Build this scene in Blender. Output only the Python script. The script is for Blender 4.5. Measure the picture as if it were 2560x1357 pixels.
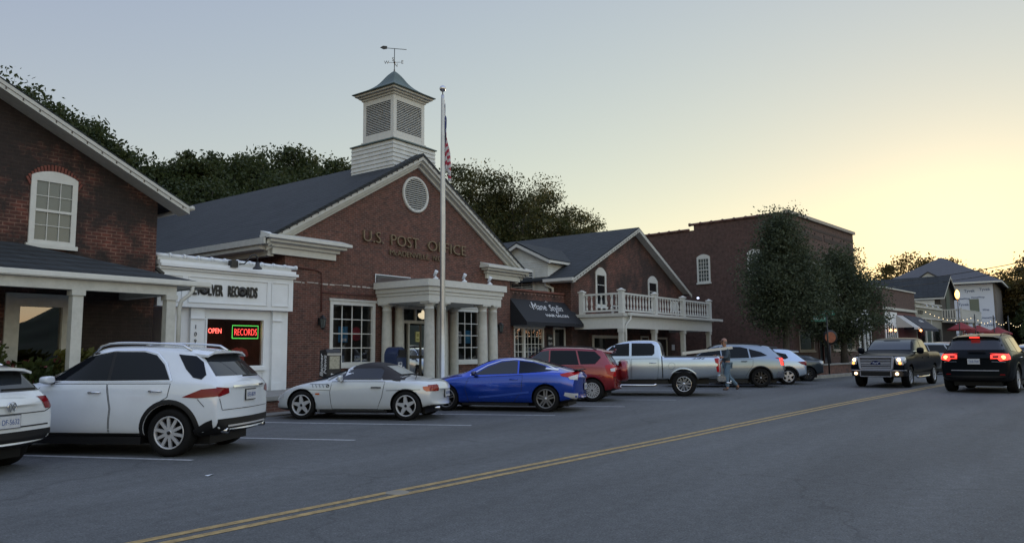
import bpy, bmesh, math, random
import numpy as np
from mathutils import Vector, Matrix
from mathutils.bvhtree import BVHTree
R_ = math.radians
scene = bpy.context.scene
for o in list(bpy.data.objects): bpy.data.objects.remove(o)
COL = scene.collection

# ---------------------------------------------------------------- camera
def cam_matrix():
    A, P, RL = R_(36.5), R_(6.05), R_(0.5)
    f = Vector((math.cos(A)*math.cos(P), math.sin(A)*math.cos(P), math.sin(P)))
    r = Vector((math.sin(A), -math.cos(A), 0)); u = r.cross(f)
    r2 = r*math.cos(RL)-u*math.sin(RL); u2 = u*math.cos(RL)+r*math.sin(RL)
    m = Matrix((r2, u2, -f)).transposed().to_4x4(); m.translation = Vector((0, 0, 1.6))
    return m
cd = bpy.data.cameras.new('camera'); cam = bpy.data.objects.new('camera', cd); COL.objects.link(cam)
cam.matrix_world = cam_matrix()
cd.sensor_width = 36; cd.lens = 36*1850/2560; cd.clip_end = 3000; cd.clip_start = .05
scene.camera = cam

# ---------------------------------------------------------------- world, sun, exposure
SUN_AZ, SUN_EL = 5.0, 1.0           # azimuth from +X towards +Y, elevation
world = bpy.data.worlds.new('World'); scene.world = world; world.use_nodes = True
nt = world.node_tree; nt.nodes.clear()
sky = nt.nodes.new('ShaderNodeTexSky'); sky.sky_type = 'NISHITA'; sky.sun_disc = False
sky.sun_elevation = R_(SUN_EL); sky.sun_rotation = R_(90-SUN_AZ)
sky.air_density = 1.0; sky.dust_density = .2; sky.ozone_density = 1.0; sky.altitude = 0
sep = nt.nodes.new('ShaderNodeSeparateColor'); com = nt.nodes.new('ShaderNodeCombineColor')
nt.links.new(sky.outputs[0], sep.inputs[0])
for i, (g, b) in enumerate(((.598, .551), (.581, .563), (.2, .600))):        # flattened like the phone's tone curve
    p = nt.nodes.new('ShaderNodeMath'); p.operation = 'POWER'; p.inputs[1].default_value = g
    q = nt.nodes.new('ShaderNodeMath'); q.operation = 'MULTIPLY'; q.inputs[1].default_value = b/(.15*2)
    nt.links.new(sep.outputs[i], p.inputs[0]); nt.links.new(p.outputs[0], q.inputs[0]); nt.links.new(q.outputs[0], com.inputs[i])
# sky boost added overhead and behind the view, to light the scene
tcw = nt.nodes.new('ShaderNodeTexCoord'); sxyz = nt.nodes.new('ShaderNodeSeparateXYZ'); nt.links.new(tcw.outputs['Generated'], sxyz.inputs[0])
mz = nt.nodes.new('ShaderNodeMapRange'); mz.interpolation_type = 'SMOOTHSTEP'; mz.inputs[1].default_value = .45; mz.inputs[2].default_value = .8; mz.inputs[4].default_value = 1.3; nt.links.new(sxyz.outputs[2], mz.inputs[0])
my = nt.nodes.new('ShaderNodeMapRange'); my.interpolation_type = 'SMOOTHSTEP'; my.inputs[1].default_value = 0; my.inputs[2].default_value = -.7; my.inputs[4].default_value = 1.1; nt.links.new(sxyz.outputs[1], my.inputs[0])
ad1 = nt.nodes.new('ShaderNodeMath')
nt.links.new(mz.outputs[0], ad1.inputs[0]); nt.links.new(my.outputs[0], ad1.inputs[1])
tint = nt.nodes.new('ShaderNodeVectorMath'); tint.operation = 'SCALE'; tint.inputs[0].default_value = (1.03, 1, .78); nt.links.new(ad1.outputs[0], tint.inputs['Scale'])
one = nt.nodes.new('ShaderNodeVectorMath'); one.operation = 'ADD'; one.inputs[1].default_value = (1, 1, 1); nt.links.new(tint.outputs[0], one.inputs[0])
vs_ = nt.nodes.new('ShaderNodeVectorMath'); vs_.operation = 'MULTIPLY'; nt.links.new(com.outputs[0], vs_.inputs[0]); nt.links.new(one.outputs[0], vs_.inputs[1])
# soft glow low in the west where the sun has just gone behind the trees
gd_ = nt.nodes.new('ShaderNodeVectorMath'); gd_.operation = 'DOT_PRODUCT'; gd_.inputs[1].default_value = (.9907, .0887, .1033); nt.links.new(tcw.outputs['Generated'], gd_.inputs[0])
gm = nt.nodes.new('ShaderNodeMath'); gm.operation = 'MAXIMUM'; gm.inputs[1].default_value = 0; nt.links.new(gd_.outputs['Value'], gm.inputs[0])
gp = nt.nodes.new('ShaderNodeMath'); gp.operation = 'POWER'; gp.inputs[1].default_value = 200; nt.links.new(gm.outputs[0], gp.inputs[0])
gc_ = nt.nodes.new('ShaderNodeVectorMath'); gc_.operation = 'SCALE'; gc_.inputs[0].default_value = (.55, .42, .20); nt.links.new(gp.outputs[0], gc_.inputs['Scale'])
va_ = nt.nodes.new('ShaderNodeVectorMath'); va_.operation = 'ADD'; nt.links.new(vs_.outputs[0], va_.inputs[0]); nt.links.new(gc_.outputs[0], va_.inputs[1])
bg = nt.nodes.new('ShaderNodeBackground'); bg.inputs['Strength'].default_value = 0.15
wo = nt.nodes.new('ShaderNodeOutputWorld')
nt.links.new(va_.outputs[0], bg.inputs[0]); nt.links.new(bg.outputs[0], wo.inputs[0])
sl = bpy.data.lights.new('sun', 'SUN'); sl.energy = 1.5; sl.angle = R_(0.6); sl.color = (1, .72, .42)
so = bpy.data.objects.new('sun', sl); COL.objects.link(so)
so.rotation_euler = Vector((-math.cos(R_(SUN_AZ))*math.cos(R_(SUN_EL)), -math.sin(R_(SUN_AZ))*math.cos(R_(SUN_EL)), -math.sin(R_(SUN_EL)))).to_track_quat('-Z', 'Y').to_euler()
so.location = (60, 10, 20)
scene.view_settings.view_transform = 'Standard'; scene.view_settings.look = 'None'
scene.view_settings.exposure = 1.0; scene.view_settings.gamma = 1; scene.view_settings.use_curve_mapping = False

# ---------------------------------------------------------------- helpers
WM = {}                                     # world matrices of things
I4 = Matrix.Identity(4)
def T_(x, y, z=0): return Matrix.Translation((x, y, z))
def RZ(deg): return Matrix.Rotation(R_(deg), 4, 'Z')
def tag(o, label=None, cat=None, group=None, kind=None):
    if label: o['label'] = label
    if cat: o['category'] = cat
    if group: o['group'] = group
    if kind: o['kind'] = kind
    return o
def thing(name, loc, label, cat, group=None, rot=0, parent=None):
    o = bpy.data.objects.new(name, None); COL.objects.link(o)
    m = (loc if isinstance(loc, Matrix) else T_(*loc) @ RZ(rot))
    if parent is None:
        o.matrix_world = m; WM[o.name] = m.copy()
    else:
        pm = WM[parent.name]; o.parent = parent; o.matrix_basis = pm.inverted() @ m; WM[o.name] = m.copy()
    o.empty_display_size = .3
    return tag(o, label, cat, group)
class MB:
    def __init__(s, frame=None):
        s.v = []; s.f = []; s.m = []; s.fr = frame; s.mi = 0; s.sm = []
    def add(s, vs, fs, smooth=False):
        n = len(s.v)
        for v in vs:
            v = Vector(v)
            s.v.append(s.fr @ v if s.fr else v)
        for f in fs:
            s.f.append([i+n for i in f]); s.m.append(s.mi); s.sm.append(smooth)
    def box(s, x0, x1, y0, y1, z0, z1):
        if x0 > x1: x0, x1 = x1, x0
        if y0 > y1: y0, y1 = y1, y0
        s.add([(x0,y0,z0),(x1,y0,z0),(x1,y1,z0),(x0,y1,z0),(x0,y0,z1),(x1,y0,z1),(x1,y1,z1),(x0,y1,z1)],
              [(0,3,2,1),(4,5,6,7),(0,1,5,4),(1,2,6,5),(2,3,7,6),(3,0,4,7)]); return s
    def obox(s, M, hx, hy, hz):
        c = [(-hx,-hy,-hz),(hx,-hy,-hz),(hx,hy,-hz),(-hx,hy,-hz),(-hx,-hy,hz),(hx,-hy,hz),(hx,hy,hz),(-hx,hy,hz)]
        s.add([M @ Vector(p) for p in c], [(0,3,2,1),(4,5,6,7),(0,1,5,4),(1,2,6,5),(2,3,7,6),(3,0,4,7)]); return s
    def prism(s, poly, a, b, ax='y'):
        """poly of 2D points extruded along an axis: ax y -> (x,z), ax x -> (y,z), ax z -> (x,y)"""
        def P(p, t): return (p[0], t, p[1]) if ax == 'y' else ((t, p[0], p[1]) if ax == 'x' else (p[0], p[1], t))
        n = len(poly)
        s.add([P(p, a) for p in poly]+[P(p, b) for p in poly],
              [tuple(range(n)), tuple(range(2*n-1, n-1, -1))]+[(i, n+i, n+(i+1) % n, (i+1) % n) for i in range(n)]); return s
    def bar(s, a, b, w, h=None):
        """square bar between two points"""
        a, b = Vector(a), Vector(b); d = b-a; L = d.length
        if L < 1e-6: return s
        M = Matrix.Translation((a+b)/2) @ d.to_track_quat('X', 'Z').to_matrix().to_4x4()
        return s.obox(M, L/2, w/2, (h or w)/2)
    def tube(s, pts, r, n=8, cap=True, smooth=True):
        pts = [Vector(p) for p in pts]; rs = r if isinstance(r, (list, tuple)) else [r]*len(pts)
        vs = []; fs = []; prev = None
        for i, p in enumerate(pts):
            d = (pts[min(i+1, len(pts)-1)]-pts[max(i-1, 0)])
            if d.length < 1e-9: d = Vector((0, 0, 1))
            d.normalize()
            if prev is None: a = d.orthogonal().normalized()
            else:
                a = prev-d*prev.dot(d)
                a = a.normalized() if a.length > 1e-6 else d.orthogonal().normalized()
            prev = a; b = d.cross(a)
            for k in range(n):
                t = 2*math.pi*k/n; vs.append(p+(a*math.cos(t)+b*math.sin(t))*rs[i])
        for i in range(len(pts)-1):
            for k in range(n):
                fs.append((i*n+k, i*n+(k+1) % n, (i+1)*n+(k+1) % n, (i+1)*n+k))
        if cap: fs.append(tuple(range(n-1, -1, -1))); fs.append(tuple((len(pts)-1)*n+k for k in range(n)))
        s.add(vs, fs, smooth); return s
    def lathe(s, prof, c=(0, 0, 0), n=20, axis='z', smooth=True, a0=0, a1=None):
        """prof = [(r, h)...] revolved about an axis through c"""
        vs = []; fs = []; full = a1 is None; a1 = 2*math.pi if full else a1
        m = n if full else n+1
        for r, h in prof:
            for k in range(m):
                t = a0+(a1-a0)*k/n; x, y = r*math.cos(t), r*math.sin(t)
                p = (x, y, h) if axis == 'z' else ((x, h, y) if axis == 'y' else (h, x, y))
                vs.append((p[0]+c[0], p[1]+c[1], p[2]+c[2]))
        for i in range(len(prof)-1):
            for k in range(n):
                k2 = (k+1) % m
                fs.append((i*m+k, i*m+k2, (i+1)*m+k2, (i+1)*m+k))
        s.add(vs, fs, smooth); return s
    def build(s, name, mats, parent=None, label=None, cat=None, group=None, kind=None, bevel=0, origin=None, autosmooth=None):
        me = bpy.data.meshes.new(name)
        inv = WM[parent.name].inverted() if parent else (T_(*origin).inverted() if origin is not None else None)
        vs = [inv @ v for v in s.v] if inv else s.v
        me.from_pydata([tuple(v) for v in vs], [], s.f)
        if not isinstance(mats, (list, tuple)): mats = [mats]
        for m in mats: me.materials.append(m)
        me.polygons.foreach_set('material_index', s.m)
        me.polygons.foreach_set('use_smooth', s.sm)
        bm = bmesh.new(); bm.from_mesh(me); bmesh.ops.recalc_face_normals(bm, faces=bm.faces)
        if bevel:
            es = [e for e in bm.edges if len(e.link_faces) == 2 and e.calc_face_angle(0) > .5]
            bmesh.ops.bevel(bm, geom=es, offset=bevel, segments=2, affect='EDGES', clamp_overlap=True)
        bm.to_mesh(me); bm.free(); me.update()
        o = bpy.data.objects.new(name, me); COL.objects.link(o)
        if parent: o.parent = parent; WM[o.name] = WM[parent.name].copy()
        else:
            if origin is not None: o.location = origin
            WM[o.name] = T_(*origin) if origin is not None else I4.copy()
        return tag(o, label, cat, group, kind)
def copy_tree(o, M=None, label=None, group=None):
    kids = {}
    for x in bpy.data.objects:
        if x.parent: kids.setdefault(x.parent.name, []).append(x)
    def rec(a, par):
        c = a.copy(); COL.objects.link(c); c.parent = par
        for ch in kids.get(a.name, []): rec(ch, c)
        return c
    c = rec(o, None); c.matrix_world = M; WM[c.name] = M.copy()
    if label: c['label'] = label
    if group: c['group'] = group
    return c

# ---------------------------------------------------------------- materials
MATS = {}
def nodes_of(m):
    m.use_nodes = True; n = m.node_tree; b = next(x for x in n.nodes if x.type == 'BSDF_PRINCIPLED'); return n, b
def mat(name, col, rough=.6, metal=0, noise=0, nscale=4, coat=0, emit=None, estr=0, spec=None, bump=0, bscale=60, col2=None):
    if name in MATS: return MATS[name]
    m = bpy.data.materials.new(name); MATS[name] = m; n, b = nodes_of(m)
    b.inputs['Base Color'].default_value = (*col, 1); b.inputs['Roughness'].default_value = rough; b.inputs['Metallic'].default_value = metal
    if coat: b.inputs['Coat Weight'].default_value = coat; b.inputs['Coat Roughness'].default_value = .04
    if spec is not None: b.inputs['Specular IOR Level'].default_value = spec
    if emit: b.inputs['Emission Color'].default_value = (*emit, 1); b.inputs['Emission Strength'].default_value = estr
    tc = None
    if noise or bump: tc = n.nodes.new('ShaderNodeTexCoord')
    if noise:
        t = n.nodes.new('ShaderNodeTexNoise'); t.inputs['Scale'].default_value = nscale; t.inputs['Detail'].default_value = 6; t.inputs['Roughness'].default_value = .65
        n.links.new(tc.outputs['Object'], t.inputs['Vector'])
        r = n.nodes.new('ShaderNodeMapRange'); r.inputs[1].default_value = .3; r.inputs[2].default_value = .7
        mx = n.nodes.new('ShaderNodeMix'); mx.data_type = 'RGBA'
        c2 = col2 or tuple(c*(1-noise) for c in col); c1 = col if col2 else tuple(min(1, c*(1+noise*.5)) for c in col)
        mx.inputs[6].default_value = (*c2, 1); mx.inputs[7].default_value = (*c1, 1)
        n.links.new(t.outputs[0], r.inputs[0]); n.links.new(r.outputs[0], mx.inputs[0]); n.links.new(mx.outputs[2], b.inputs['Base Color'])
    if bump:
        t2 = n.nodes.new('ShaderNodeTexNoise'); t2.inputs['Scale'].default_value = bscale; t2.inputs['Detail'].default_value = 4
        n.links.new(tc.outputs['Object'], t2.inputs['Vector'])
        bp = n.nodes.new('ShaderNodeBump'); bp.inputs['Strength'].default_value = bump; bp.inputs['Distance'].default_value = .02
        n.links.new(t2.outputs[0], bp.inputs['Height']); n.links.new(bp.outputs[0], b.inputs['Normal'])
    return m
def brick(name, c1, c2, mortar, stain=(.03, .025, .022), stain_amt=.35, sscale=.35, w=.215, h=.073, ms=.009, lo=.5, hi=.62, ev=0):
    m = bpy.data.materials.new(name); n, b = nodes_of(m); L = n.links.new
    tc = n.nodes.new('ShaderNodeTexCoord'); sp = n.nodes.new('ShaderNodeSeparateXYZ'); L(tc.outputs['Object'], sp.inputs[0])
    ad = n.nodes.new('ShaderNodeMath'); L(sp.outputs[0], ad.inputs[0]); L(sp.outputs[1], ad.inputs[1])
    cb = n.nodes.new('ShaderNodeCombineXYZ'); L(ad.outputs[0], cb.inputs[0]); L(sp.outputs[2], cb.inputs[1])
    # slight waviness of the courses
    wn = n.nodes.new('ShaderNodeTexNoise'); wn.inputs['Scale'].default_value = 3; L(tc.outputs['Object'], wn.inputs['Vector'])
    va = n.nodes.new('ShaderNodeVectorMath'); va.operation = 'MULTIPLY_ADD'; va.inputs[1].default_value = (.02, .02, 0); L(wn.outputs[1], va.inputs[0]); L(cb.outputs[0], va.inputs[2])
    t = n.nodes.new('ShaderNodeTexBrick'); L(va.outputs[0], t.inputs['Vector'])
    t.inputs['Scale'].default_value = 1; t.inputs['Brick Width'].default_value = w; t.inputs['Row Height'].default_value = h
    t.inputs['Mortar Size'].default_value = ms; t.inputs['Mortar Smooth'].default_value = .3; t.inputs['Bias'].default_value = -.1
    t.inputs['Color1'].default_value = (*c1, 1); t.inputs['Color2'].default_value = (*c2, 1); t.inputs['Mortar'].default_value = (*mortar, 1)
    # big stains and small variation
    s1 = n.nodes.new('ShaderNodeTexNoise'); s1.inputs['Scale'].default_value = sscale; s1.inputs['Detail'].default_value = 8; s1.inputs['Roughness'].default_value = .7; L(tc.outputs['Object'], s1.inputs['Vector'])
    mr = n.nodes.new('ShaderNodeMapRange'); mr.inputs[1].default_value = lo; mr.inputs[2].default_value = hi; mr.inputs[4].default_value = stain_amt; L(s1.outputs[0], mr.inputs[0])
    mx = n.nodes.new('ShaderNodeMix'); mx.data_type = 'RGBA'; L(mr.outputs[0], mx.inputs[0]); L(t.outputs[0], mx.inputs[6]); mx.inputs[7].default_value = (*stain, 1)
    s2 = n.nodes.new('ShaderNodeTexNoise'); s2.inputs['Scale'].default_value = 5; s2.inputs['Detail'].default_value = 5; L(va.outputs[0], s2.inputs['Vector'])
    m2 = n.nodes.new('ShaderNodeMapRange'); m2.inputs[1].default_value = .3; m2.inputs[2].default_value = .7; m2.inputs[3].default_value = .7; m2.inputs[4].default_value = 1.25; L(s2.outputs[0], m2.inputs[0])
    mm = n.nodes.new('ShaderNodeMix'); mm.data_type = 'RGBA'; mm.blend_type = 'MULTIPLY'; mm.inputs[0].default_value = 1; L(mx.outputs[2], mm.inputs[6]); L(m2.outputs[0], mm.inputs[7])
    L(mm.outputs[2], b.inputs['Base Color']); b.inputs['Roughness'].default_value = .85
    bp = n.nodes.new('ShaderNodeBump'); bp.inputs['Strength'].default_value = .5; bp.inputs['Distance'].default_value = .01; bp.invert = True
    L(t.outputs[1], bp.inputs['Height']); L(bp.outputs[0], b.inputs['Normal'])
    return m
def glass_thin(name, tint=.75, refl=1.0, rough=.01):
    m = bpy.data.materials.new(name); m.use_nodes = True; n = m.node_tree; n.nodes.clear(); L = n.links.new
    fr = n.nodes.new('ShaderNodeFresnel'); fr.inputs[0].default_value = 1.55
    mu = n.nodes.new('ShaderNodeMath'); mu.operation = 'MULTIPLY'; mu.inputs[1].default_value = refl*1.8; mu.use_clamp = True
    tr = n.nodes.new('ShaderNodeBsdfTransparent'); tr.inputs[0].default_value = (tint, tint, tint*1.02, 1)
    gl = n.nodes.new('ShaderNodeBsdfGlossy'); gl.inputs['Roughness'].default_value = rough
    mx = n.nodes.new('ShaderNodeMixShader'); o = n.nodes.new('ShaderNodeOutputMaterial')
    L(fr.outputs[0], mu.inputs[0]); L(mu.outputs[0], mx.inputs[0]); L(tr.outputs[0], mx.inputs[1]); L(gl.outputs[0], mx.inputs[2]); L(mx.outputs[0], o.inputs[0])
    return m
def road_mat(name, base, speck, seed=0):
    m = bpy.data.materials.new(name); n, b = nodes_of(m); L = n.links.new
    tc = n.nodes.new('ShaderNodeTexCoord')
    a = n.nodes.new('ShaderNodeTexNoise'); a.inputs['Scale'].default_value = 45; a.inputs['Detail'].default_value = 3; a.inputs['Roughness'].default_value = .7; L(tc.outputs['Object'], a.inputs['Vector'])
    mp = n.nodes.new('ShaderNodeMapping'); mp.inputs['Scale'].default_value = (.09, .55, 1); L(tc.outputs['Object'], mp.inputs[0])
    c_ = n.nodes.new('ShaderNodeTexNoise'); c_.inputs['Scale'].default_value = .9; c_.inputs['Detail'].default_value = 5; L(tc.outputs['Object'], c_.inputs['Vector'])
    c = n.nodes.new('ShaderNodeTexNoise'); c.inputs['Scale'].default_value = 1.2; c.inputs['Detail'].default_value = 7; c.inputs['Roughness'].default_value = .6; L(mp.outputs[0], c.inputs['Vector'])
    r1 = n.nodes.new('ShaderNodeMapRange'); r1.inputs[1].default_value = .3; r1.inputs[2].default_value = .75; r1.inputs[3].default_value = .55; r1.inputs[4].default_value = 1.6; L(a.outputs[0], r1.inputs[0])
    a2 = n.nodes.new('ShaderNodeTexNoise'); a2.inputs['Scale'].default_value = 7; a2.inputs['Detail'].default_value = 5; a2.inputs['Roughness'].default_value = .8; L(tc.outputs['Object'], a2.inputs['Vector'])
    r3 = n.nodes.new('ShaderNodeMapRange'); r3.inputs[1].default_value = .3; r3.inputs[2].default_value = .7; r3.inputs[3].default_value = .76; r3.inputs[4].default_value = 1.26; L(a2.outputs[0], r3.inputs[0])
    vo = n.nodes.new('ShaderNodeTexVoronoi'); vo.inputs['Scale'].default_value = 28; L(tc.outputs['Object'], vo.inputs['Vector'])
    gt = n.nodes.new('ShaderNodeMapRange'); gt.inputs[1].default_value = .10; gt.inputs[2].default_value = .16; gt.inputs[3].default_value = 1.9; gt.inputs[4].default_value = 1.0; L(vo.outputs[0], gt.inputs[0])
    cr = n.nodes.new('ShaderNodeTexVoronoi'); cr.feature = 'DISTANCE_TO_EDGE'; cr.inputs['Scale'].default_value = .23; wv = n.nodes.new('ShaderNodeVectorMath'); wv.operation = 'MULTIPLY_ADD'; wv.inputs[1].default_value = (1.5, 1.5, 0); L(c_.outputs[1], wv.inputs[0]); L(tc.outputs['Object'], wv.inputs[2]); L(wv.outputs[0], cr.inputs['Vector'])
    ck = n.nodes.new('ShaderNodeMapRange'); ck.inputs[1].default_value = 0; ck.inputs[2].default_value = .006; ck.inputs[3].default_value = .72; ck.inputs[4].default_value = 1.0; L(cr.outputs[0], ck.inputs[0])
    r2 = n.nodes.new('ShaderNodeMapRange'); r2.inputs[1].default_value = .3; r2.inputs[2].default_value = .7; r2.inputs[3].default_value = .74; r2.inputs[4].default_value = 1.24; L(c.outputs[0], r2.inputs[0])
    def mul(p, q):
        k = n.nodes.new('ShaderNodeMath'); k.operation = 'MULTIPLY'; L(p.outputs[0], k.inputs[0]); L(q.outputs[0], k.inputs[1]); return k
    mu = mul(mul(mul(mul(r1, r2), r3), gt), ck)
    mx = n.nodes.new('ShaderNodeMix'); mx.data_type = 'RGBA'; mx.blend_type = 'MULTIPLY'; mx.inputs[0].default_value = 1; mx.inputs[6].default_value = (*base, 1); L(mu.outputs[0], mx.inputs[7])
    L(mx.outputs[2], b.inputs['Base Color']); b.inputs['Roughness'].default_value = .8; b.inputs['Specular IOR Level'].default_value = .35
    bp = n.nodes.new('ShaderNodeBump'); bp.inputs['Strength'].default_value = .35; bp.inputs['Distance'].default_value = .01; L(a.outputs[0], bp.inputs['Height']); L(bp.outputs[0], b.inputs['Normal'])
    return m
def leaf_mat(name, c1, c2, trans=.35):
    m = bpy.data.materials.new(name); n, b = nodes_of(m); L = n.links.new
    tc = n.nodes.new('ShaderNodeTexCoord'); t = n.nodes.new('ShaderNodeTexNoise'); t.inputs['Scale'].default_value = .9; t.inputs['Detail'].default_value = 5; L(tc.outputs['Object'], t.inputs['Vector'])
    r = n.nodes.new('ShaderNodeMapRange'); r.inputs[1].default_value = .35; r.inputs[2].default_value = .65; L(t.outputs[0], r.inputs[0])
    mx = n.nodes.new('ShaderNodeMix'); mx.data_type = 'RGBA'; mx.inputs[6].default_value = (*c1, 1); mx.inputs[7].default_value = (*c2, 1); L(r.outputs[0], mx.inputs[0])
    L(mx.outputs[2], b.inputs['Base Color']); b.inputs['Roughness'].default_value = .6; b.inputs['Specular IOR Level'].default_value = .25
    tl = n.nodes.new('ShaderNodeBsdfTranslucent'); L(mx.outputs[2], tl.inputs[0])
    ms = n.nodes.new('ShaderNodeMixShader'); ms.inputs[0].default_value = trans
    out = next(x for x in n.nodes if x.type == 'OUTPUT_MATERIAL'); L(b.outputs[0], ms.inputs[1]); L(tl.outputs[0], ms.inputs[2]); L(ms.outputs[0], out.inputs[0])
    return m

WHITE = mat('white_trim_paint', (.56, .57, .54), .55, noise=.08, nscale=7)
WHITE2 = mat('aged_white_paint', (.47, .475, .44), .6, noise=.15, nscale=6)
RECW = mat('bright_white_siding', (.68, .71, .73), .5, noise=.06, nscale=3)
BLACK = mat('black_metal', (.012, .012, .013), .45)
DARK = mat('dark_void', (.006, .006, .007), .9)
ROOFM = brick('dark_shingle', (.022, .029, .034), (.013, .018, .022), (.004, .005, .006), stain=(.028, .033, .036), stain_amt=.5, sscale=.8, w=.45, h=.13, ms=.022, lo=.45, hi=.7)
BR_PO = brick('brick_post_office', (.125, .046, .032), (.060, .027, .022), (.16, .11, .09), stain_amt=.25, lo=.45, hi=.7)
BR_OLD = brick('brick_old_weathered', (.15, .043, .029), (.075, .026, .020), (.22, .13, .10), stain=(.018, .015, .014), stain_amt=.85, sscale=.45, lo=.36, hi=.55, ms=.014, w=.245, h=.092)
BR_LEFT = brick('brick_left_sooty', (.17, .045, .028), (.085, .028, .021), (.27, .15, .11), stain=(.015, .012, .011), stain_amt=.95, sscale=.38, lo=.33, hi=.49, ms=.013, w=.245, h=.092)
BR_BIG = brick('brick_tall_building', (.085, .043, .036), (.065, .034, .029), (.12, .09, .08), stain_amt=.3, lo=.5, hi=.7)
BR_DK = brick('brick_dark_retaining', (.12, .05, .036), (.08, .034, .026), (.15, .1, .08), stain_amt=.5)
CONC = mat('concrete', (.24, .235, .22), .85, noise=.25, nscale=2.2, bump=.2)
GLASS = glass_thin('window_glass')
GLASSM = glass_thin('mirrorlike_shop_glass', tint=.35, refl=3)
DGLASS = mat('dark_window_glass', (.010, .012, .014), .06, spec=.9)
GGLASS = mat('grey_curtained_glass', (.075, .088, .085), .12, noise=.15, spec=.8)
METAL = mat('brushed_grey_metal', (.42, .43, .45), .35, .8, noise=.12, nscale=3)
COPPER = mat('patina_copper', (.07, .105, .10), .65, noise=.3, nscale=2.5)
CLAP = mat('white_clapboard', (.55, .57, .55), .6, noise=.18, nscale=2)

def text(body, size, M, mt, parent, name='lettering', ext=.01, width=None, shear=0, off=0, space=1, align='LEFT'):
    cu = bpy.data.curves.new('t', 'FONT'); cu.body = body; cu.size = size; cu.extrude = ext; cu.shear = shear; cu.offset = off; cu.space_character = space; cu.align_x = align
    cu.resolution_u = 3
    o = bpy.data.objects.new('t', cu); COL.objects.link(o); bpy.context.view_layer.update()
    me = bpy.data.meshes.new_from_object(o.evaluated_get(bpy.context.evaluated_depsgraph_get()))
    bpy.data.objects.remove(o); xs = [v.co.x for v in me.vertices]
    k = 1
    if width and xs: k = width/(max(xs)-min(xs))
    S = Matrix.Diagonal((k, 1, 1, 1))
    inv = WM[parent.name].inverted() if parent else I4
    me.transform(inv @ M @ S); me.materials.clear(); me.materials.append(mt); me.name = name
    r = bpy.data.objects.new(name, me); COL.objects.link(r)
    if parent: r.parent = parent; WM[r.name] = WM[parent.name].copy()
    return r
FACE_S = Matrix.Rotation(R_(90), 4, 'X')     # text upright, facing -Y

def wall(mb, x0, x1, z0, z1, y, th, holes=()):
    """rectangular wall in the XZ plane (front face at y, thickness th behind) with rectangular holes"""
    xs = sorted({x0, x1, *[h[0] for h in holes], *[h[1] for h in holes]}); zs = sorted({z0, z1, *[h[2] for h in holes], *[h[3] for h in holes]})
    for i in range(len(xs)-1):
        for j in range(len(zs)-1):
            cx, cz = (xs[i]+xs[i+1])/2, (zs[j]+zs[j+1])/2
            if any(h[0] < cx < h[1] and h[2] < cz < h[3] for h in holes): continue
            mb.add([(xs[i], y, zs[j]), (xs[i+1], y, zs[j]), (xs[i+1], y, zs[j+1]), (xs[i], y, zs[j+1])], [(0, 1, 2, 3)])
    for h in holes:                                          # jambs
        a, b, c, d = h
        mb.add([(a, y, c), (b, y, c), (b, y+th, c), (a, y+th, c)], [(0, 1, 2, 3)]); mb.add([(a, y, d), (b, y, d), (b, y+th, d), (a, y+th, d)], [(3, 2, 1, 0)])
        mb.add([(a, y, c), (a, y, d), (a, y+th, d), (a, y+th, c)], [(0, 1, 2, 3)]); mb.add([(b, y, c), (b, y, d), (b, y+th, d), (b, y+th, c)], [(3, 2, 1, 0)])
def window(par, x0, x1, z0, z1, y, cols, rows, fw=.09, mw=.03, trim=WHITE, glass=GLASS, sill=True, inset=.07, fr=None, arch=0, rail=None, proud=.03, name='window', bars=True, deep=.12):
    """frame (with muntins), sill and glass pane; y = wall face"""
    f = MB(fr); top = z1
    f.box(x0, x0+fw, y-proud, y+deep, z0, z1); f.box(x1-fw, x1, y-proud, y+deep, z0, z1); f.box(x0+fw, x1-fw, y-proud-.002, y+deep, z1-fw, z1); f.box(x0+fw, x1-fw, y-proud-.002, y+deep, z0, z0+fw*.8)
    gy = y+inset
    w = window_part = f.build(name, trim, par)
    gx0, gx1, gz0, gz1 = x0+fw, x1-fw, z0+fw*.8, z1-fw
    if bars:
        m = MB(fr)
        for i in range(1, cols):
            x = gx0+(gx1-gx0)*i/cols; m.box(x-mw/2, x+mw/2, gy-.025, gy-.003, gz0, gz1)
        for j in range(1, rows):
            z = gz0+(gz1-gz0)*j/rows; m.box(gx0, gx1, gy-.028, gy-.004, z-mw/2, z+mw/2)
        if rail: m.box(gx0, gx1, gy-.05, gy-.005, (gz0+gz1)/2-.03, (gz0+gz1)/2+.03)
        if m.v: m.build('muntin', trim, w)
    g = MB(fr); g.add([(gx0, gy, gz0), (gx1, gy, gz0), (gx1, gy, gz1), (gx0, gy, gz1)], [(0, 1, 2, 3)]); g.build('pane', glass, w)
    if sill:
        s = MB(fr); s.box(x0-.05, x1+.05, y-.09, y-.001-0*deep, z0-.1, z0-.001); s.build('sill', trim, w)
    if arch:
        a = MB(fr); n = 12; pts = [(x0+(x1-x0)*k/n, z1+.001+arch*math.sin(math.pi*k/n)**.8) for k in range(n+1)]
        a.prism(pts, y-proud, y-.002); a.build('arch_panel', trim, w)
    return w

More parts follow.
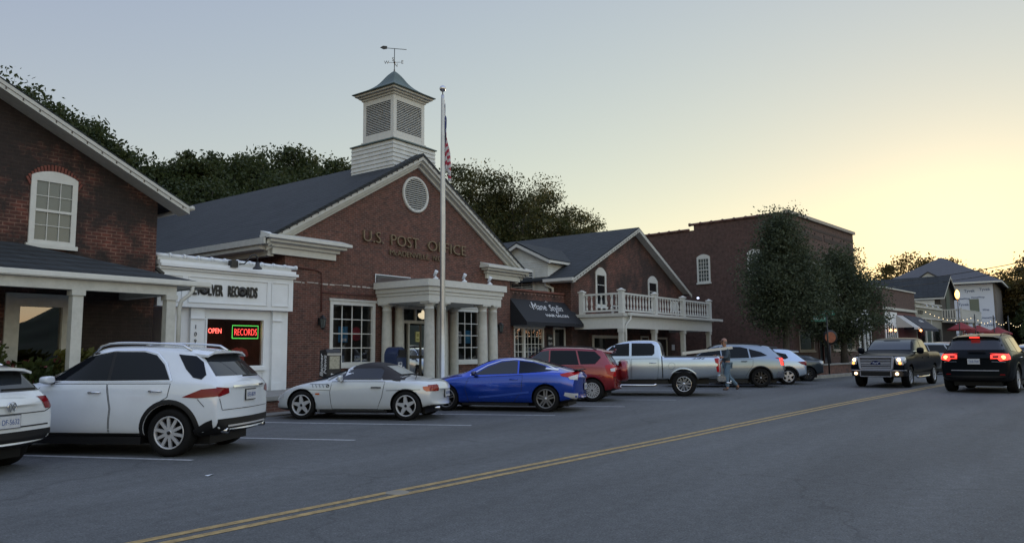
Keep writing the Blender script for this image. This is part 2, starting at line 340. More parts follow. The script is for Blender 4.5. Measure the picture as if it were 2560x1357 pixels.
# ================================================================ SETTING
T1 = .44                                     # raised terrace in front of the shops
ROAD = road_mat('asphalt', (.082, .086, .088), 1)
PAINTY = mat('yellow_road_paint', (.34, .235, .09), .7, noise=.55, nscale=9, bump=.1)
PAINTW = mat('white_road_paint', (.42, .43, .44), .7, noise=.45, nscale=12)
g = MB(); g.add([(-600, -600, 0), (1500, -600, 0), (1500, 1200, 0), (-600, 1200, 0)], [(0, 1, 2, 3)])
g.build('road', ROAD, kind='structure')
def ribbon(mb, pts, w, z=.004, off=0):
    pts = [Vector((p[0], p[1], 0)) for p in pts]; L = []; R = []
    for i, p in enumerate(pts):
        d = (pts[min(i+1, len(pts)-1)]-pts[max(i-1, 0)]).normalized(); nn = Vector((-d.y, d.x, 0))
        L.append(p+nn*(off+w/2)); R.append(p+nn*(off-w/2))
    vs = [(p.x, p.y, z) for p in L]+[(p.x, p.y, z) for p in R]; n = len(pts)
    mb.add(vs, [(n+i, n+i+1, i+1, i) for i in range(n-1)])
CLINE = [(-12, 6.9), (-2, 6.6), (3.3, 6.35), (6.2, 6.17), (12.6, 5.72), (22, 5.2), (34, 4.3), (50, 2.4), (70, -.6), (100, -7), (140, -18)]
m = MB(); ribbon(m, CLINE, .11, off=.11); ribbon(m, CLINE, .11, off=-.11)
m.build('yellow_centre_line', PAINTY, kind='structure')
m = MB()
def stall(x, y, L=6.9, az=113.5):
    ribbon(m, [(x, y), (x+L*math.cos(R_(az)), y+L*math.sin(R_(az)))], .1)
for x, y in ((-.1, 10.9), (3.1, 10.8), (6.24, 10.6), (9.27, 10.43), (12.43, 10.32), (15.39, 10.11), (18.72, 9.97), (21.9, 9.85), (24.9, 9.7), (28, 9.55), (31.1, 9.4), (34.2, 9.25)): stall(x, y)
m.build('parking_bay_lines', PAINTW, kind='structure')
# terrace, kerbs and the brick retaining wall
PY = 16.75
m = MB(); m.box(-25, 60, PY+.3, 26, .02, T1); m.build('pavement', CONC, kind='structure')
rw = thing('retaining_wall', (12, PY, 0), 'low brick retaining wall with a concrete coping in front of the parked cars', 'retaining wall')
m = MB(); m.box(-25, 36.3, PY+.06, PY+.295, 0, T1-.115); m.build('wall', BR_DK, rw)
m = MB(); m.box(-25, 36.4, PY-.02, PY+.299, T1-.113, T1+.004); m.build('coping', CONC, rw, bevel=.015)
m = MB(); m.box(-25, 36, PY-.75, PY+.05, 0, .035); m.build('kerb', mat('gutter_concrete', (.16, .155, .14), .85, noise=.3, nscale=3), kind='structure')
# bump-out with trees
KL = [(36.2, 16.6), (36.8, 12.6), (38.2, 10.75), (41, 10.1), (46, 9.5), (60, 7.9), (78, 5.4), (110, -1.5)]
def offs(pl, d): 
    out = []
    for i, p in enumerate(pl):
        a, b = Vector(pl[max(i-1, 0)]), Vector(pl[min(i+1, len(pl)-1)]); t = (b-a).normalized(); out.append((p[0]-t.y*d, p[1]+t.x*d))
    return out
K2 = offs(KL, .18); K3 = offs(KL, .75)
m = MB()
for i in range(len(KL)-1):
    m.prism([KL[i], KL[i+1], K2[i+1], K2[i]], 0, .15, 'z')
m.build('kerb', mat('kerb_concrete', (.26, .25, .22), .85, noise=.25, nscale=3), kind='structure')
m = MB(); m.prism(K2+[(110, 30), (36.2, 30)], .01, .13, 'z'); m.build('pavement', CONC, kind='structure')
rw2 = thing('retaining_wall', (44, 10.6, 0), 'low dark brick planter wall at the foot of the street trees', 'retaining wall')
m = MB(); m2 = MB()
Ka = offs(KL[1:6], .55); Kb = offs(KL[1:6], .8); Kc = offs(KL[1:6], .5); Kd = offs(KL[1:6], .85)
for i in range(len(Ka)-1):
    m.prism([Ka[i], Ka[i+1], Kb[i+1], Kb[i]], .12, .62, 'z'); m2.prism([Kc[i], Kc[i+1], Kd[i+1], Kd[i]], .621, .69, 'z')
m.build('wall', BR_DK, rw2); m2.build('coping', CONC, rw2)
m = MB(); m.prism(Kb+[(59.5, 11.6), (47.2, 12.9), (46.5, 20), (37, 20)], .131, .56, 'z'); m.build('terrace', CONC, kind='structure')
# distant ground / hills
HILL = mat('wooded_hill', (.02, .028, .013), .95, noise=.5, nscale=.35, bump=1, bscale=1.5)
def hill(name, cx, cy, rx, ry, h, seed, rot=0, nx=60, ny=26):
    random.seed(seed); from mathutils import noise
    vs = []; fs = []
    for j in range(ny+1):
        for i in range(nx+1):
            u, v = i/nx*2-1, j/ny*2-1; x, y = u*rx, v*ry
            hh = h*max(0, 1-abs(u)**3)*max(0, 1-v*v)
            hh += hh*.25*noise.noise(Vector((x*.05+seed, y*.05, 0)))+min(hh, 2)*1.2*noise.noise(Vector((x*.3, y*.3, seed)))
            c, s = math.cos(R_(rot)), math.sin(R_(rot)); vs.append((cx+x*c-y*s, cy+x*s+y*c, hh-.3))
    for j in range(ny):
        for i in range(nx): a = j*(nx+1)+i; fs.append((a, a+1, a+nx+2, a+nx+1))
    m = MB(); m.add(vs, fs, True); return m.build(name, HILL, kind='structure')
hill('hills', 30, 75, 120, 24, 9, 3)
hill('hills', 142, -62, 124, 26, 15, 5, rot=0)
hill('hills', 210, 20, 30, 90, 13, 8)
hill('hills', 125, -32, 80, 16, 14, 12)  # unseen tree belt added to darken reflections on the vehicles
hill('hills', -85, 20, 20, 90, 10, 9)

# ================================================================ POST OFFICE
po = thing('post_office', (21.1, 20.3, T1), 'brick post office with a wide white gable, raised gold lettering and a louvred cupola', 'post office')
PX0, PX1, PYF, PC = 14.93, 27.27, 20.3, 21.1
AP = 9.28; EV = 5.28; SL = (AP-EV)/6.85
holes = [(16.82, 18.92, 1.12, 3.36), (20.1, 22.15, T1, 3.32), (23.1, 25.1, 1.12, 3.36)]
m = MB(); wall(m, PX0, PX1, T1, 5.2, PYF, .3, holes)
m.add([(PX0, PYF, 5.2), (PX1, PYF, 5.2), (PX1, PYF, AP-.25-SL*(PX1-PC)), (PC, PYF, AP-.25), (PX0, PYF, AP-.25-SL*(PC-PX0))], [(0, 1, 2, 3, 4)])
m.add([(PX0, PYF, T1), (PX0, 42, T1), (PX0, 42, 5.2), (PX0, PYF, 5.2)], [(0, 1, 2, 3)])
m.add([(PX1, PYF, T1), (PX1, 42, T1), (PX1, 42, 5.2), (PX1, PYF, 5.2)], [(0, 1, 2, 3)])
m.build('wall', BR_PO, po)
# efflorescence line and painted conduit
def conduit(pts, r, mt, par, name='conduit'):
    m = MB(); m.tube(pts, r, 6); return m.build(name, mt, par)
conduit([(14.95, 20.26, 4.42), (16.2, 20.26, 4.36), (16.4, 20.26, 4.3), (16.42, 20.26, 4.1), (16.42, 20.26, 2.95)], .022, mat('brown_conduit', (.09, .03, .024), .6), po)
conduit([(16.42, 20.25, 3.62), (18.9, 20.25, 3.62)], .02, mat('brown_conduit', (.09, .03, .024), .6), po)
random.seed(4); m = MB()
x = 15.0
while x < 18.9:
    L = random.uniform(.05, .35); m.box(x, x+L, 20.289, 20.297, 3.9+random.uniform(-.02, .02), 3.93+random.uniform(-.02, .02)); x += L+random.uniform(0, .12)
m.build('lime_stain', mat('lime_streak', (.4, .37, .34), .8), po)
# roof
rf = MB(); OV = .35; yb = 42.3
for s in (-1, 1):
    e = PC+s*7.15; ez = AP-SL*7.15
    rf.prism([(PC, AP+.02), (e, ez+.02), (e, ez+.12), (PC, AP+.14)], PYF-OV, yb)
rf.build('roof', ROOFM, po)
# raking cornice: stepped fascia boards
m = MB()
for s in (-1, 1):
    def rake(o0, o1, y0, y1, ex=7.1):
        m.prism([(PC, AP-o0), (PC+s*ex, AP-SL*ex-o0), (PC+s*ex, AP-SL*ex-o1), (PC, AP-o1)], y0, y1)
    rake(-.015, .13, PYF-.34, PYF-.001); rake(.132, .25, PYF-.25, PYF-.002, 7.0); rake(.252, .40, PYF-.10, PYF-.003, 6.95)
m.build('raking_cornice', WHITE2, po)
# row of small festoon bulbs along the rakes
for s in (-1, 1):
    m = MB()
    for k in range(24):
        d = .3+k*.285; m.lathe([(0, -.02), (.02, -.01), (.022, .02), (0, .04)], (PC+s*d, PYF-.37, AP-SL*d-.02), 6)
    m.tube([(PC, PYF-.36, AP+.01), (PC+s*7.0, PYF-.36, AP-SL*7.0+.01)], .008, 4); m.build('light_string', mat('dark_bulbs', (.03, .02, .015), .4), po)
# eave returns
for xa, xb, n in ((13.95, 17.35, -1), (25.05, 28.35, 1)):
    m = MB(); d = 0
    xo = xa if n < 0 else xb
    for z0, z1, pr in ((4.75, 4.98, .10), (4.982, 5.10, .2), (5.102, 5.2, .38), (5.202, 5.3, .52)):
        k = (.52-pr)
        m.box(xa+k*(1 if n < 0 else .9), xb-k*(.9 if n < 0 else 1), PYF-pr, PYF-.002, z0, z1)
    m.prism([(PYF-.5, 5.302), (PYF-.004, 5.302), (PYF-.004, 5.45)], xa+.03, xb-.03, 'x')
    m.build('eave_return', WHITE, po)
# side eave on the left with gutter
for s in (-1, 1):
    m = MB(); x = PC+s*6.9
    x2 = PC+s*7.16; m.box(x2, x2+s*.07, PYF-.34, 42.2, 5.0, 5.2); m.box(x2-s*.01, x2-s*.32, PYF-.02, 42, 4.86, 5.02); m.box(x2-s*.33, x-s*.72, PYF+.01, 42, 4.93, 5.0); m.box(x2-s*.33, x2-s*.55, PYF+.012, 42, 4.68, 4.929)
    m.build('eave_soffit', WHITE2, po)
# round louvred vent
VX, VZ, VR = 21.0, 7.76, .72
m = MB(); prof = [(VR-.09, 0), (VR-.09, -.07), (VR, -.07), (VR, 0)]
m.lathe([(r, h) for r, h in prof], (VX, PYF-.002, VZ), 40, 'y'); v = m.build('round_vent', WHITE, po)
m = MB(); m.lathe([(0, 0), (VR-.08, 0)], (VX, PYF-.004, VZ), 40, 'y'); m.build('vent_backing', DARK, v)
m = MB(); k = 15
for i in range(k):
    z = VZ-VR+.1+(2*VR-.2)*(i+.5)/k; hw = math.sqrt(max(.001, (VR-.09)**2-(z-VZ)**2)); m.prism([(PYF-.012, z+.018), (PYF-.05, z-.018), (PYF-.052, z-.002), (PYF-.012, z+.026)], VX-hw, VX+hw, 'x')
m.build('louvre', WHITE, v)
# lettering
GOLD = mat('dull_bronze_letters', (.17, .13, .085), .5, .3)
for w_, xa, xb in (('U.S.', 18.2, 19.19), ('POST', 19.58, 21.08), ('OFFICE', 21.63, 23.99)): text(w_, .60, T_(xa, PYF-.05, 5.60) @ FACE_S, GOLD, po, 'lettering', .045, width=xb-xa, off=-.008)
for w_, xa, xb in (('McADENVILLE,', 19.57, 21.77), ('N.C.', 21.99, 22.47)): text(w_, .30, T_(xa, PYF-.04, 5.22) @ FACE_S, GOLD, po, 'lettering', .03, width=xb-xa, off=-.004)
# windows with posters behind the glass, dark rooms
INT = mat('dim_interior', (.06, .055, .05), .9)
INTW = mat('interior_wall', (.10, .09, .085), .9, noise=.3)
def room(par, x0, x1, z0, z1, y, d, mt=INT, fr=None):
    m = MB(fr)
    m.add([(x0, y, z0), (x1, y, z0), (x1, y+d, z0), (x0, y+d, z0), (x0, y, z1), (x1, y, z1), (x1, y+d, z1), (x0, y+d, z1)], [(0, 1, 2, 3), (7, 6, 5, 4), (0, 4, 7, 3), (1, 2, 6, 5), (3, 7, 6, 2)])
    return m.build('interior', mt, par)
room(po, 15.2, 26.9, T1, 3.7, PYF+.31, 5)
w = window(po, 16.82, 18.92, 1.12, 3.36, PYF, 4, 4, fw=.13, sill=True)
window(po, 23.1, 25.1, 1.12, 3.36, PYF, 4, 4, fw=.13)
for a, b in ((16.78, 18.96), (23.06, 25.14)): m = MB(); m.box(a, b, PYF-.06, PYF-.001, 3.361, 3.44); m.build('window_head', WHITE2, po)
BLUEP = mat('blue_poster', (.02, .2, .42), .5); REDP = mat('red_poster', (.38, .03, .05), .5); PAPER = mat('white_paper', (.62, .66, .7), .6); YELP = mat('yellow_notice', (.55, .55, .25), .6)
def poster(par, x, z, w, h, mt, y=PYF+.13, extra=None, name='poster'):
    m = MB(); m.box(x, x+w, y, y+.004, z, z+h); o = m.build(name, mt, par)
    if extra:
        for (ex, ez, ew, eh, emt) in extra:
            m = MB(); m.box(x+ex, x+ex+ew, y-.004, y-.001, z+ez, z+ez+eh); m.build('print', emt, o)
    return o
poster(po, 17.32, 1.92, .42, .56, BLUEP, extra=[(.14, .04, .1, .1, PAPER), (.27, .04, .1, .1, PAPER), (.04, .32, .2, .16, mat('light_blue_print', (.06, .33, .55), .5))])
m = MB(); m.lathe([(0, 0), (.25, 0), (.25, .01), (0, .01)], (18.15, PYF+.13, 2.22), 24, 'y'); m.build('poster', REDP, po)
poster(po, 18.1, 2.04, .3, .12, mat('dark_red_print', (.2, .02, .04), .5), y=PYF+.125)
poster(po, 23.17, 1.95, .3, .5, mat('dark_blue_red_poster', (.1, .03, .09), .5)); poster(po, 23.62, 1.9, .34, .5, PAPER, extra=[(.03, .03, .28, .44, mat('grey_print', (.4, .43, .47), .6)), (.05, .38, .24, .03, BLUEP), (.05, .28, .24, .02, BLUEP), (.05, .2, .24, .02, BLUEP)])
poster(po, 24.2, 1.9, .42, .55, BLUEP, extra=[(.1, .2, .2, .2, mat('light_blue_print', (.06, .33, .55), .5))])
# entrance door with transom
dr = MB(); Y = PYF
for a in (20.1, 21.02, 21.36, 22.03): pass
dr.box(20.1, 20.2, Y-.03, Y+.14, T1, 3.32); dr.box(22.05, 22.15, Y-.03, Y+.14, T1, 3.32); dr.box(20.2, 22.05, Y-.03, Y+.14, 3.22, 3.32); dr.box(20.2, 22.05, Y, Y+.12, 2.66, 2.78); dr.box(20.66, 20.74, Y, Y+.12, T1, 2.66); dr.box(21.05, 21.13, Y, Y+.12, 2.78, 3.22)
d = dr.build('door', WHITE2, po)
m = MB(); m.add([(20.2, Y+.07, T1), (20.66, Y+.07, T1), (20.66, Y+.07, 2.66), (20.2, Y+.07, 2.66)], [(0, 1, 2, 3)]); m.add([(20.74, Y+.05, T1+.1), (22.05, Y+.05, T1+.1), (22.05, Y+.05, 2.6), (20.74, Y+.05, 2.6)], [(0, 1, 2, 3)]); m.add([(20.2, Y+.07, 2.78), (22.05, Y+.07, 2.78), (22.05, Y+.07, 3.22), (20.2, Y+.07, 3.22)], [(0, 1, 2, 3)]); m.build('pane', GLASS, d)
m = MB(); m.box(21.35, 21.43, Y+.02, Y+.049, T1, 2.66); m.box(20.74, 22.05, Y+.02, Y+.048, 1.3, 1.42); m.build('door_rail', mat('dark_bronze', (.05, .045, .04), .4), d)
poster(po, 21.1, 1.95, .22, .4, YELP, y=Y+.03, extra=[(.04, .05, .14, .08, mat('olive_print', (.3, .3, .1), .6)), (.05, .2, .12, .12, mat('olive_print', (.3, .3, .1), .6))], name='notice')
poster(po, 20.3, 1.84, .2, .2, PAPER, y=Y+.05, name='notice')
# pendant lamps inside
LAMPW = mat('warm_lamp_glow', (.9, .85, .7), .4, emit=(1, .84, .55), estr=.55)
for (x, y, z) in ((22.0, 20.8, 3.02), (24.2, 21.2, 3.16), (21.6, 22.6, 2.97)):
    m = MB(); m.lathe([(.0, .2), (.05, .2), (.06, .12), (.19, .08), (.2, 0), (.15, -.09), (.05, -.14), (0, -.15)], (x, y, z), 18); m.tube([(x, y, z+.2), (x, y, 3.69)], .012, 5)
    m.build('pendant_lamp', LAMPW, po)
# portico
PF = 17.62
pt = MB()
for z0, z1, e in ((3.33, 3.58, .0), (3.582, 3.70, .05), (3.702, 3.86, .13), (3.862, 4.10, .26)):
    pt.box(19.02-e*.7, 23.18+e*.7, PF+.08-e*.6, PYF-.002, z0, z1)
pt.build('portico', WHITE, po)
m = MB(); m.prism([(PF-.05, 4.102), (PYF-.003, 4.102), (PYF-.003, 4.3)], 18.95, 23.25, 'x'); m.build('portico_roof', METAL, po)
m = MB(); m.box(18.88, 20.7, PYF-.05, PYF-.004, 4.31, 4.42); m.build('flashing', mat('dark_flashing', (.05, .055, .06), .5), po)
m = MB(); m.box(18.86, 20.72, PYF-.06, PYF-.051, 4.41, 4.44); m.box(18.86, 18.89, PYF-.06, PYF-.051, 4.12, 4.409); m.build('flashing_edge', PAPER, po)
def column(x, y, z0, z1, r=.21):
    h = z1-z0
    m = MB(); m.box(x-r*1.25, x+r*1.25, y-r*1.25, y+r*1.25, z0, z0+.07)
    m.lathe([(r*1.2, z0+.07), (r*1.22, z0+.11), (r*1.05, z0+.15), (r, z0+.18), (r*1.0, z0+h*.35), (r*.93, z0+h*.7), (r*.84, z1-.27), (r*.9, z1-.26), (r*.9, z1-.235), (r*.84, z1-.23), (r*.84, z1-.13), (r*1.08, z1-.09), (r*1.12, z1-.06)], (x, y, 0), 24)
    m.box(x-r*1.2, x+r*1.2, y-r*1.2, y+r*1.2, z1-.062, z1-.002)
    return m.build('column', WHITE2, po)
for x, y in ((19.28, 17.92), (19.92, 17.92), (22.28, 17.92), (22.92, 17.92), (19.22, 19.98), (19.86, 19.98), (22.34, 19.98), (22.96, 19.98)): column(x, y, T1, 3.33, .195)
# spot lights on the portico roof
for x in (19.7, 21.3, 22.85):
    t = thing('spotlight', (x, 18.0, 4.1), {19.7: 'small white spotlight nearest the left end of the portico roof', 21.3: 'small white spotlight in the middle of the portico roof, right of the flagpole', 22.85: 'small white spotlight at the right end of the portico roof'}[x], 'spotlight', 'spotlights on the portico roof')
    m = MB(); m.lathe([(0, 4.14), (.1, 4.14), (.1, 4.2), (.03, 4.24), (.03, 4.28)], (x, 18, 0), 12); m.build('base', PAPER, t)
    m = MB(); M = T_(x, 18.02, 4.36) @ Matrix.Rotation(R_(35), 4, 'X'); k = MB(M); k.lathe([(0, -.1), (.045, -.1), (.06, .03), (.07, .12), (0, .1)], (0, 0, 0), 12); k.build('lamp_head', PAPER, t)
# wall lanterns
for x, lb in ((16.36, 'black wall lantern left of the tall window on the post office wall'), (26.3, 'black wall lantern on the brick beside the salon awning')):
    t = thing('wall_lantern', (x, PYF, 2.4), lb, 'lantern', 'lanterns on the post office wall')
    y = PYF-.2; m = MB(); m.box(x-.05, x+.05, PYF-.03, PYF-.003, 2.5, 2.75); m.tube([(x, PYF-.03, 2.68), (x, PYF-.1, 2.8), (x, y, 2.82)], .015, 6); m.build('bracket', BLACK, t)
    m = MB()
    m.lathe([(0, 2.85), (.03, 2.82), (.13, 2.72), (.13, 2.7)], (x, y, 0), 6, smooth=False); m.lathe([(.07, 2.4), (.05, 2.36), (0, 2.33)], (x, y, 0), 6, smooth=False)
    for k in range(6): a = k*math.pi/3; m.bar((x+.12*math.cos(a), y+.12*math.sin(a), 2.71), (x+.075*math.cos(a), y+.075*math.sin(a), 2.4), .014)
    m.build('lantern_frame', BLACK, t)
    m = MB(); m.lathe([(.112, 2.7), (.07, 2.41)], (x, y, 0), 6, smooth=False); m.build('pane', GGLASS, t)
# cupola
cx, cy = 21.09, 21.62
cu = thing('cupola', (cx, cy, 8.4), None, None, parent=po); 
def clap(mb, x0, x1, y0, y1, z0, z1, n):
    for i in range(n):
        a = z0+(z1-z0)*i/n; b = z0+(z1-z0)*(i+1)/n; e = .03
        mb.add([(x0-e, y0-e, a), (x1+e, y0-e, a), (x1+e, y1+e, a), (x0-e, y1+e, a), (x0, y0, b), (x1, y0, b), (x1, y1, b), (x0, y1, b)], [(0, 1, 5, 4), (1, 2, 6, 5), (2, 3, 7, 6), (3, 0, 4, 7), (0, 3, 2, 1), (4, 5, 6, 7)])
h = 1.19
m = MB(); clap(m, cx-h, cx+h, cy-h, cy+h, 8.3, 9.82, 9); m.build('clapboard_base', CLAP, cu)
m = MB(); k = .92
m.add([(cx-h-.07, cy-h-.07, 9.821), (cx+h+.07, cy-h-.07, 9.821), (cx+h+.07, cy+h+.07, 9.821), (cx-h-.07, cy+h+.07, 9.821), (cx-h-.07, cy-h-.07, 9.86), (cx+h+.07, cy-h-.07, 9.86), (cx+h+.07, cy+h+.07, 9.86), (cx-h-.07, cy+h+.07, 9.86), (cx-k, cy-k, 10.02), (cx+k, cy-k, 10.02), (cx+k, cy+k, 10.02), (cx-k, cy+k, 10.02)],
      [(0, 3, 2, 1), (0, 1, 5, 4), (1, 2, 6, 5), (2, 3, 7, 6), (3, 0, 4, 7), (4, 5, 9, 8), (5, 6, 10, 9), (6, 7, 11, 10), (7, 4, 8, 11), (8, 9, 10, 11)])
m.build('skirt_flashing', COPPER, cu)
k = .885; z0, z1 = 10.0, 11.8
m = MB(); m.box(cx-k+.03, cx+k-.03, cy-k+.03, cy+k-.03, z0, z1-.02); m.build('vent_backing', DARK, cu)
m = MB(); c = .17
for sx in (-1, 1):
    for sy in (-1, 1): m.box(cx+sx*k, cx+sx*(k-c), cy+sy*k, cy+sy*(k-c), z0+.021, z1)
for z_0, z_1 in ((z0+.02, z0+.34), (z1-.22, z1-.001)):
    m.box(cx-k+c, cx+k-c, cy-k+.004, cy-k+.06, z_0, z_1); m.box(cx-k+c, cx+k-c, cy+k-.06, cy+k-.004, z_0, z_1); m.box(cx-k+.004, cx-k+.06, cy-k+c, cy+k-c, z_0, z_1); m.box(cx+k-.06, cx+k-.004, cy-k+c, cy+k-c, z_0, z_1)
m.box(cx-k-.05, cx+k+.05, cy-k-.05, cy+k+.05, z0+.0, z0+.06)
m.build('tower_frame', WHITE, cu)
m = MB(); n = 17
for i in range(n):
    z = z0+.36+(z1-.24-z0-.36)*(i+.5)/n; a, b = k-c, .055
    m.prism([(cy-k+.025, z+.012), (cy-k-.0, z-.018), (cy-k-.0, z-.002), (cy-k+.025, z+.020)], cx-a, cx+a, 'x')
    m.prism([(cx-k+.025, z+.012), (cx-k-.0, z-.018), (cx-k-.0, z-.002), (cx-k+.025, z+.020)], cy-a, cy+a, 'y')
    m.prism([(cx+k-.03, z+.03), (cx+k, z-.025), (cx+k, z-.012), (cx+k-.03, z+.043)], cy-a, cy+a, 'y')
m2 = m.build('louvre', WHITE, cu)
m = MB()
for z_0, z_1, e in ((z1+.001, z1+.09, .05), (z1+.091, z1+.17, .14), (z1+.171, z1+.25, .25)): m.box(cx-k-e, cx+k+e, cy-k-e, cy+k+e, z_0, z_1)
m.build('cornice', WHITE2, cu)
m = MB(); prev = None; zt = z1+.251; N = 12; rows = []
for i in range(N+1):
    t = i/N; r = (k+.33)*(1-t)**1.0*(1-.32*math.sin(math.pi*t)**1)+.012; rows.append((r, zt+.03+1.12*t))
rows = [(k+.33, zt)]+rows
vs = []; fs = []
for r, z in rows: vs += [(cx-r, cy-r, z), (cx+r, cy-r, z), (cx+r, cy+r, z), (cx-r, cy+r, z)]
for i in range(len(rows)-1):
    for q in range(4): fs.append((i*4+q, i*4+(q+1) % 4, (i+1)*4+(q+1) % 4, (i+1)*4+q))
m.add(vs, fs, False); m.add(vs[:4], [(3, 2, 1, 0)]); m.build('copper_roof', COPPER, cu)
# weather vane
zv = zt+1.1
wv = thing('weather_vane', (cx, cy, zv), 'dark weather vane with compass letters on top of the cupola', 'weather vane')
m = MB(); m.tube([(cx, cy, zv), (cx, cy, zv+1.02)], .018, 6); m.lathe([(0, -.05), (.06, 0), (0, .05)], (cx, cy, zv+.42), 8); m.lathe([(0, -.04), (.045, 0), (0, .04)], (cx, cy, zv+.08), 8); m.build('spindle', BLACK, wv)
m = MB(); a = R_(-36.5-8); dx, dy = math.cos(a), math.sin(a)
L = .5; m.bar((cx-dx*L, cy-dy*L, zv+1.03), (cx+dx*L, cy+dy*L, zv+1.0), .02)
M = T_(cx-dx*L*.85, cy-dy*L*.85, zv+1.05) @ Matrix.Rotation(a, 4, 'Z'); q = MB(M); q.prism([(-.17, -.02), (-.05, .06), (.12, .055), (.12, -.06), (-.03, -.09)], -.012, .012)
m.build('arrow', BLACK, wv); q.build('tail', BLACK, wv)
m = MB()
for ang in (0, 90): 
    b = R_(ang+35); ex, ey = math.cos(b)*.27, math.sin(b)*.27; m.bar((cx-ex, cy-ey, zv+.42), (cx+ex, cy+ey, zv+.42), .014)
m.build('compass_arm', BLACK, wv)
for ang, ch in ((35, 'N'), (125, 'W'), (215, 'S'), (305, 'E')):
    b = R_(ang); text(ch, .2, T_(cx+math.cos(b)*.33, cy+math.sin(b)*.33, zv+.36) @ Matrix.Rotation(R_(-53.5), 4, 'Z') @ FACE_S, BLACK, wv, 'compass_letter', .008, align='CENTER')

# flagpole
fp = thing('flagpole', (18.95, 17.0, T1), 'tall grey metal flagpole in front of the post office portico', 'flagpole')
m = MB(); m.lathe([(.15, T1), (.15, T1+.1), (.1, T1+.14), (.094, 2.5), (.085, 6), (.06, 10.42), (.055, 10.57), (0, 10.59)], (18.95, 17, 0), 16); m.build('pole', METAL, fp)
m = MB(); m.lathe([(0, 10.57), (.02, 10.57), (.02, 10.69)]+[(.115*math.sin(t*math.pi/10), 10.80-.115*math.cos(t*math.pi/10)) for t in range(1, 11)], (18.95, 17, 0), 16); m.build('ball', mat('polished_ball', (.5, .5, .52), .12, 1), fp)
m = MB(); m.tube([(19.03, 16.98, 10.4), (19.06, 16.98, 6), (19.05, 16.98, 1.6)], .008, 4); m.build('halyard', PAPER, fp)
# limp flag hanging in folds
fl = thing('flag', (19.05, 17, 6.2), 'limp red, white and blue striped flag hanging from the flagpole', 'flag')
def flagmat():
    m = bpy.data.materials.new('flag_cloth'); n, b = nodes_of(m); L = n.links.new
    uv = n.nodes.new('ShaderNodeUVMap'); sp = n.nodes.new('ShaderNodeSeparateXYZ'); L(uv.outputs[0], sp.inputs[0])
    mu = n.nodes.new('ShaderNodeMath'); mu.operation = 'MULTIPLY'; mu.inputs[1].default_value = 6.5; L(sp.outputs[1], mu.inputs[0])
    fr = n.nodes.new('ShaderNodeMath'); fr.operation = 'FRACT'; L(mu.outputs[0], fr.inputs[0])
    gt = n.nodes.new('ShaderNodeMath'); gt.operation = 'GREATER_THAN'; gt.inputs[1].default_value = .5; L(fr.outputs[0], gt.inputs[0])
    mx = n.nodes.new('ShaderNodeMix'); mx.data_type = 'RGBA'; mx.inputs[6].default_value = (.5, .5, .52, 1); mx.inputs[7].default_value = (.36, .03, .06, 1); L(gt.outputs[0], mx.inputs[0])
    lx = n.nodes.new('ShaderNodeMath'); lx.operation = 'LESS_THAN'; lx.inputs[1].default_value = .4; L(sp.outputs[0], lx.inputs[0])
    ly = n.nodes.new('ShaderNodeMath'); ly.operation = 'GREATER_THAN'; ly.inputs[1].default_value = .462; L(sp.outputs[1], ly.inputs[0])
    an = n.nodes.new('ShaderNodeMath'); an.operation = 'MULTIPLY'; L(lx.outputs[0], an.inputs[0]); L(ly.outputs[0], an.inputs[1])
    vo = n.nodes.new('ShaderNodeTexVoronoi'); vo.inputs['Scale'].default_value = 16; L(uv.outputs[0], vo.inputs['Vector'])
    st = n.nodes.new('ShaderNodeMath'); st.operation = 'LESS_THAN'; st.inputs[1].default_value = .22; L(vo.outputs[0], st.inputs[0])
    bl = n.nodes.new('ShaderNodeMix'); bl.data_type = 'RGBA'; bl.inputs[6].default_value = (.02, .03, .12, 1); bl.inputs[7].default_value = (.5, .5, .55, 1); L(st.outputs[0], bl.inputs[0])
    m2 = n.nodes.new('ShaderNodeMix'); m2.data_type = 'RGBA'; L(an.outputs[0], m2.inputs[0]); L(mx.outputs[2], m2.inputs[6]); L(bl.outputs[2], m2.inputs[7])
    L(m2.outputs[2], b.inputs['Base Color']); b.inputs['Roughness'].default_value = .8
    return m
def limp_flag():
    NX, NZ = 40, 60; vs = []; fs = []; uvs = []
    H = 3.4
    for j in range(NZ+1):
        v = j/NZ
        for i in range(NX+1):
            u = i/NX
            # cloth gathered in folds near the hoist; lower edge droops with u
            x = .04+.31*u*(.35+.65*min(1, (1-v)*1.8+.12))+.05*math.sin(u*19+v*3)
            y = .085*math.sin(u*25+1.3*math.sin(v*4))*(.35+.65*(1-v))
            z = 10.3-(1-v)*2.1-1.75*u**.8*(.35+.65*v)-.12*math.sin(u*9)*(1-v)
            vs.append((18.99+x, 16.98+y, z)); uvs.append((u, v))
    for j in range(NZ):
        for i in range(NX): a = j*(NX+1)+i; fs.append((a, a+1, a+NX+2, a+NX+1))
    m = MB(); m.add(vs, fs, True); o = m.build('cloth', flagmat(), fl)
    ul = o.data.uv_layers.new(name='UVMap')
    for p in o.data.polygons:
        for li in p.loop_indices: ul.data[li].uv = uvs[o.data.loops[li].vertex_index]
limp_flag()

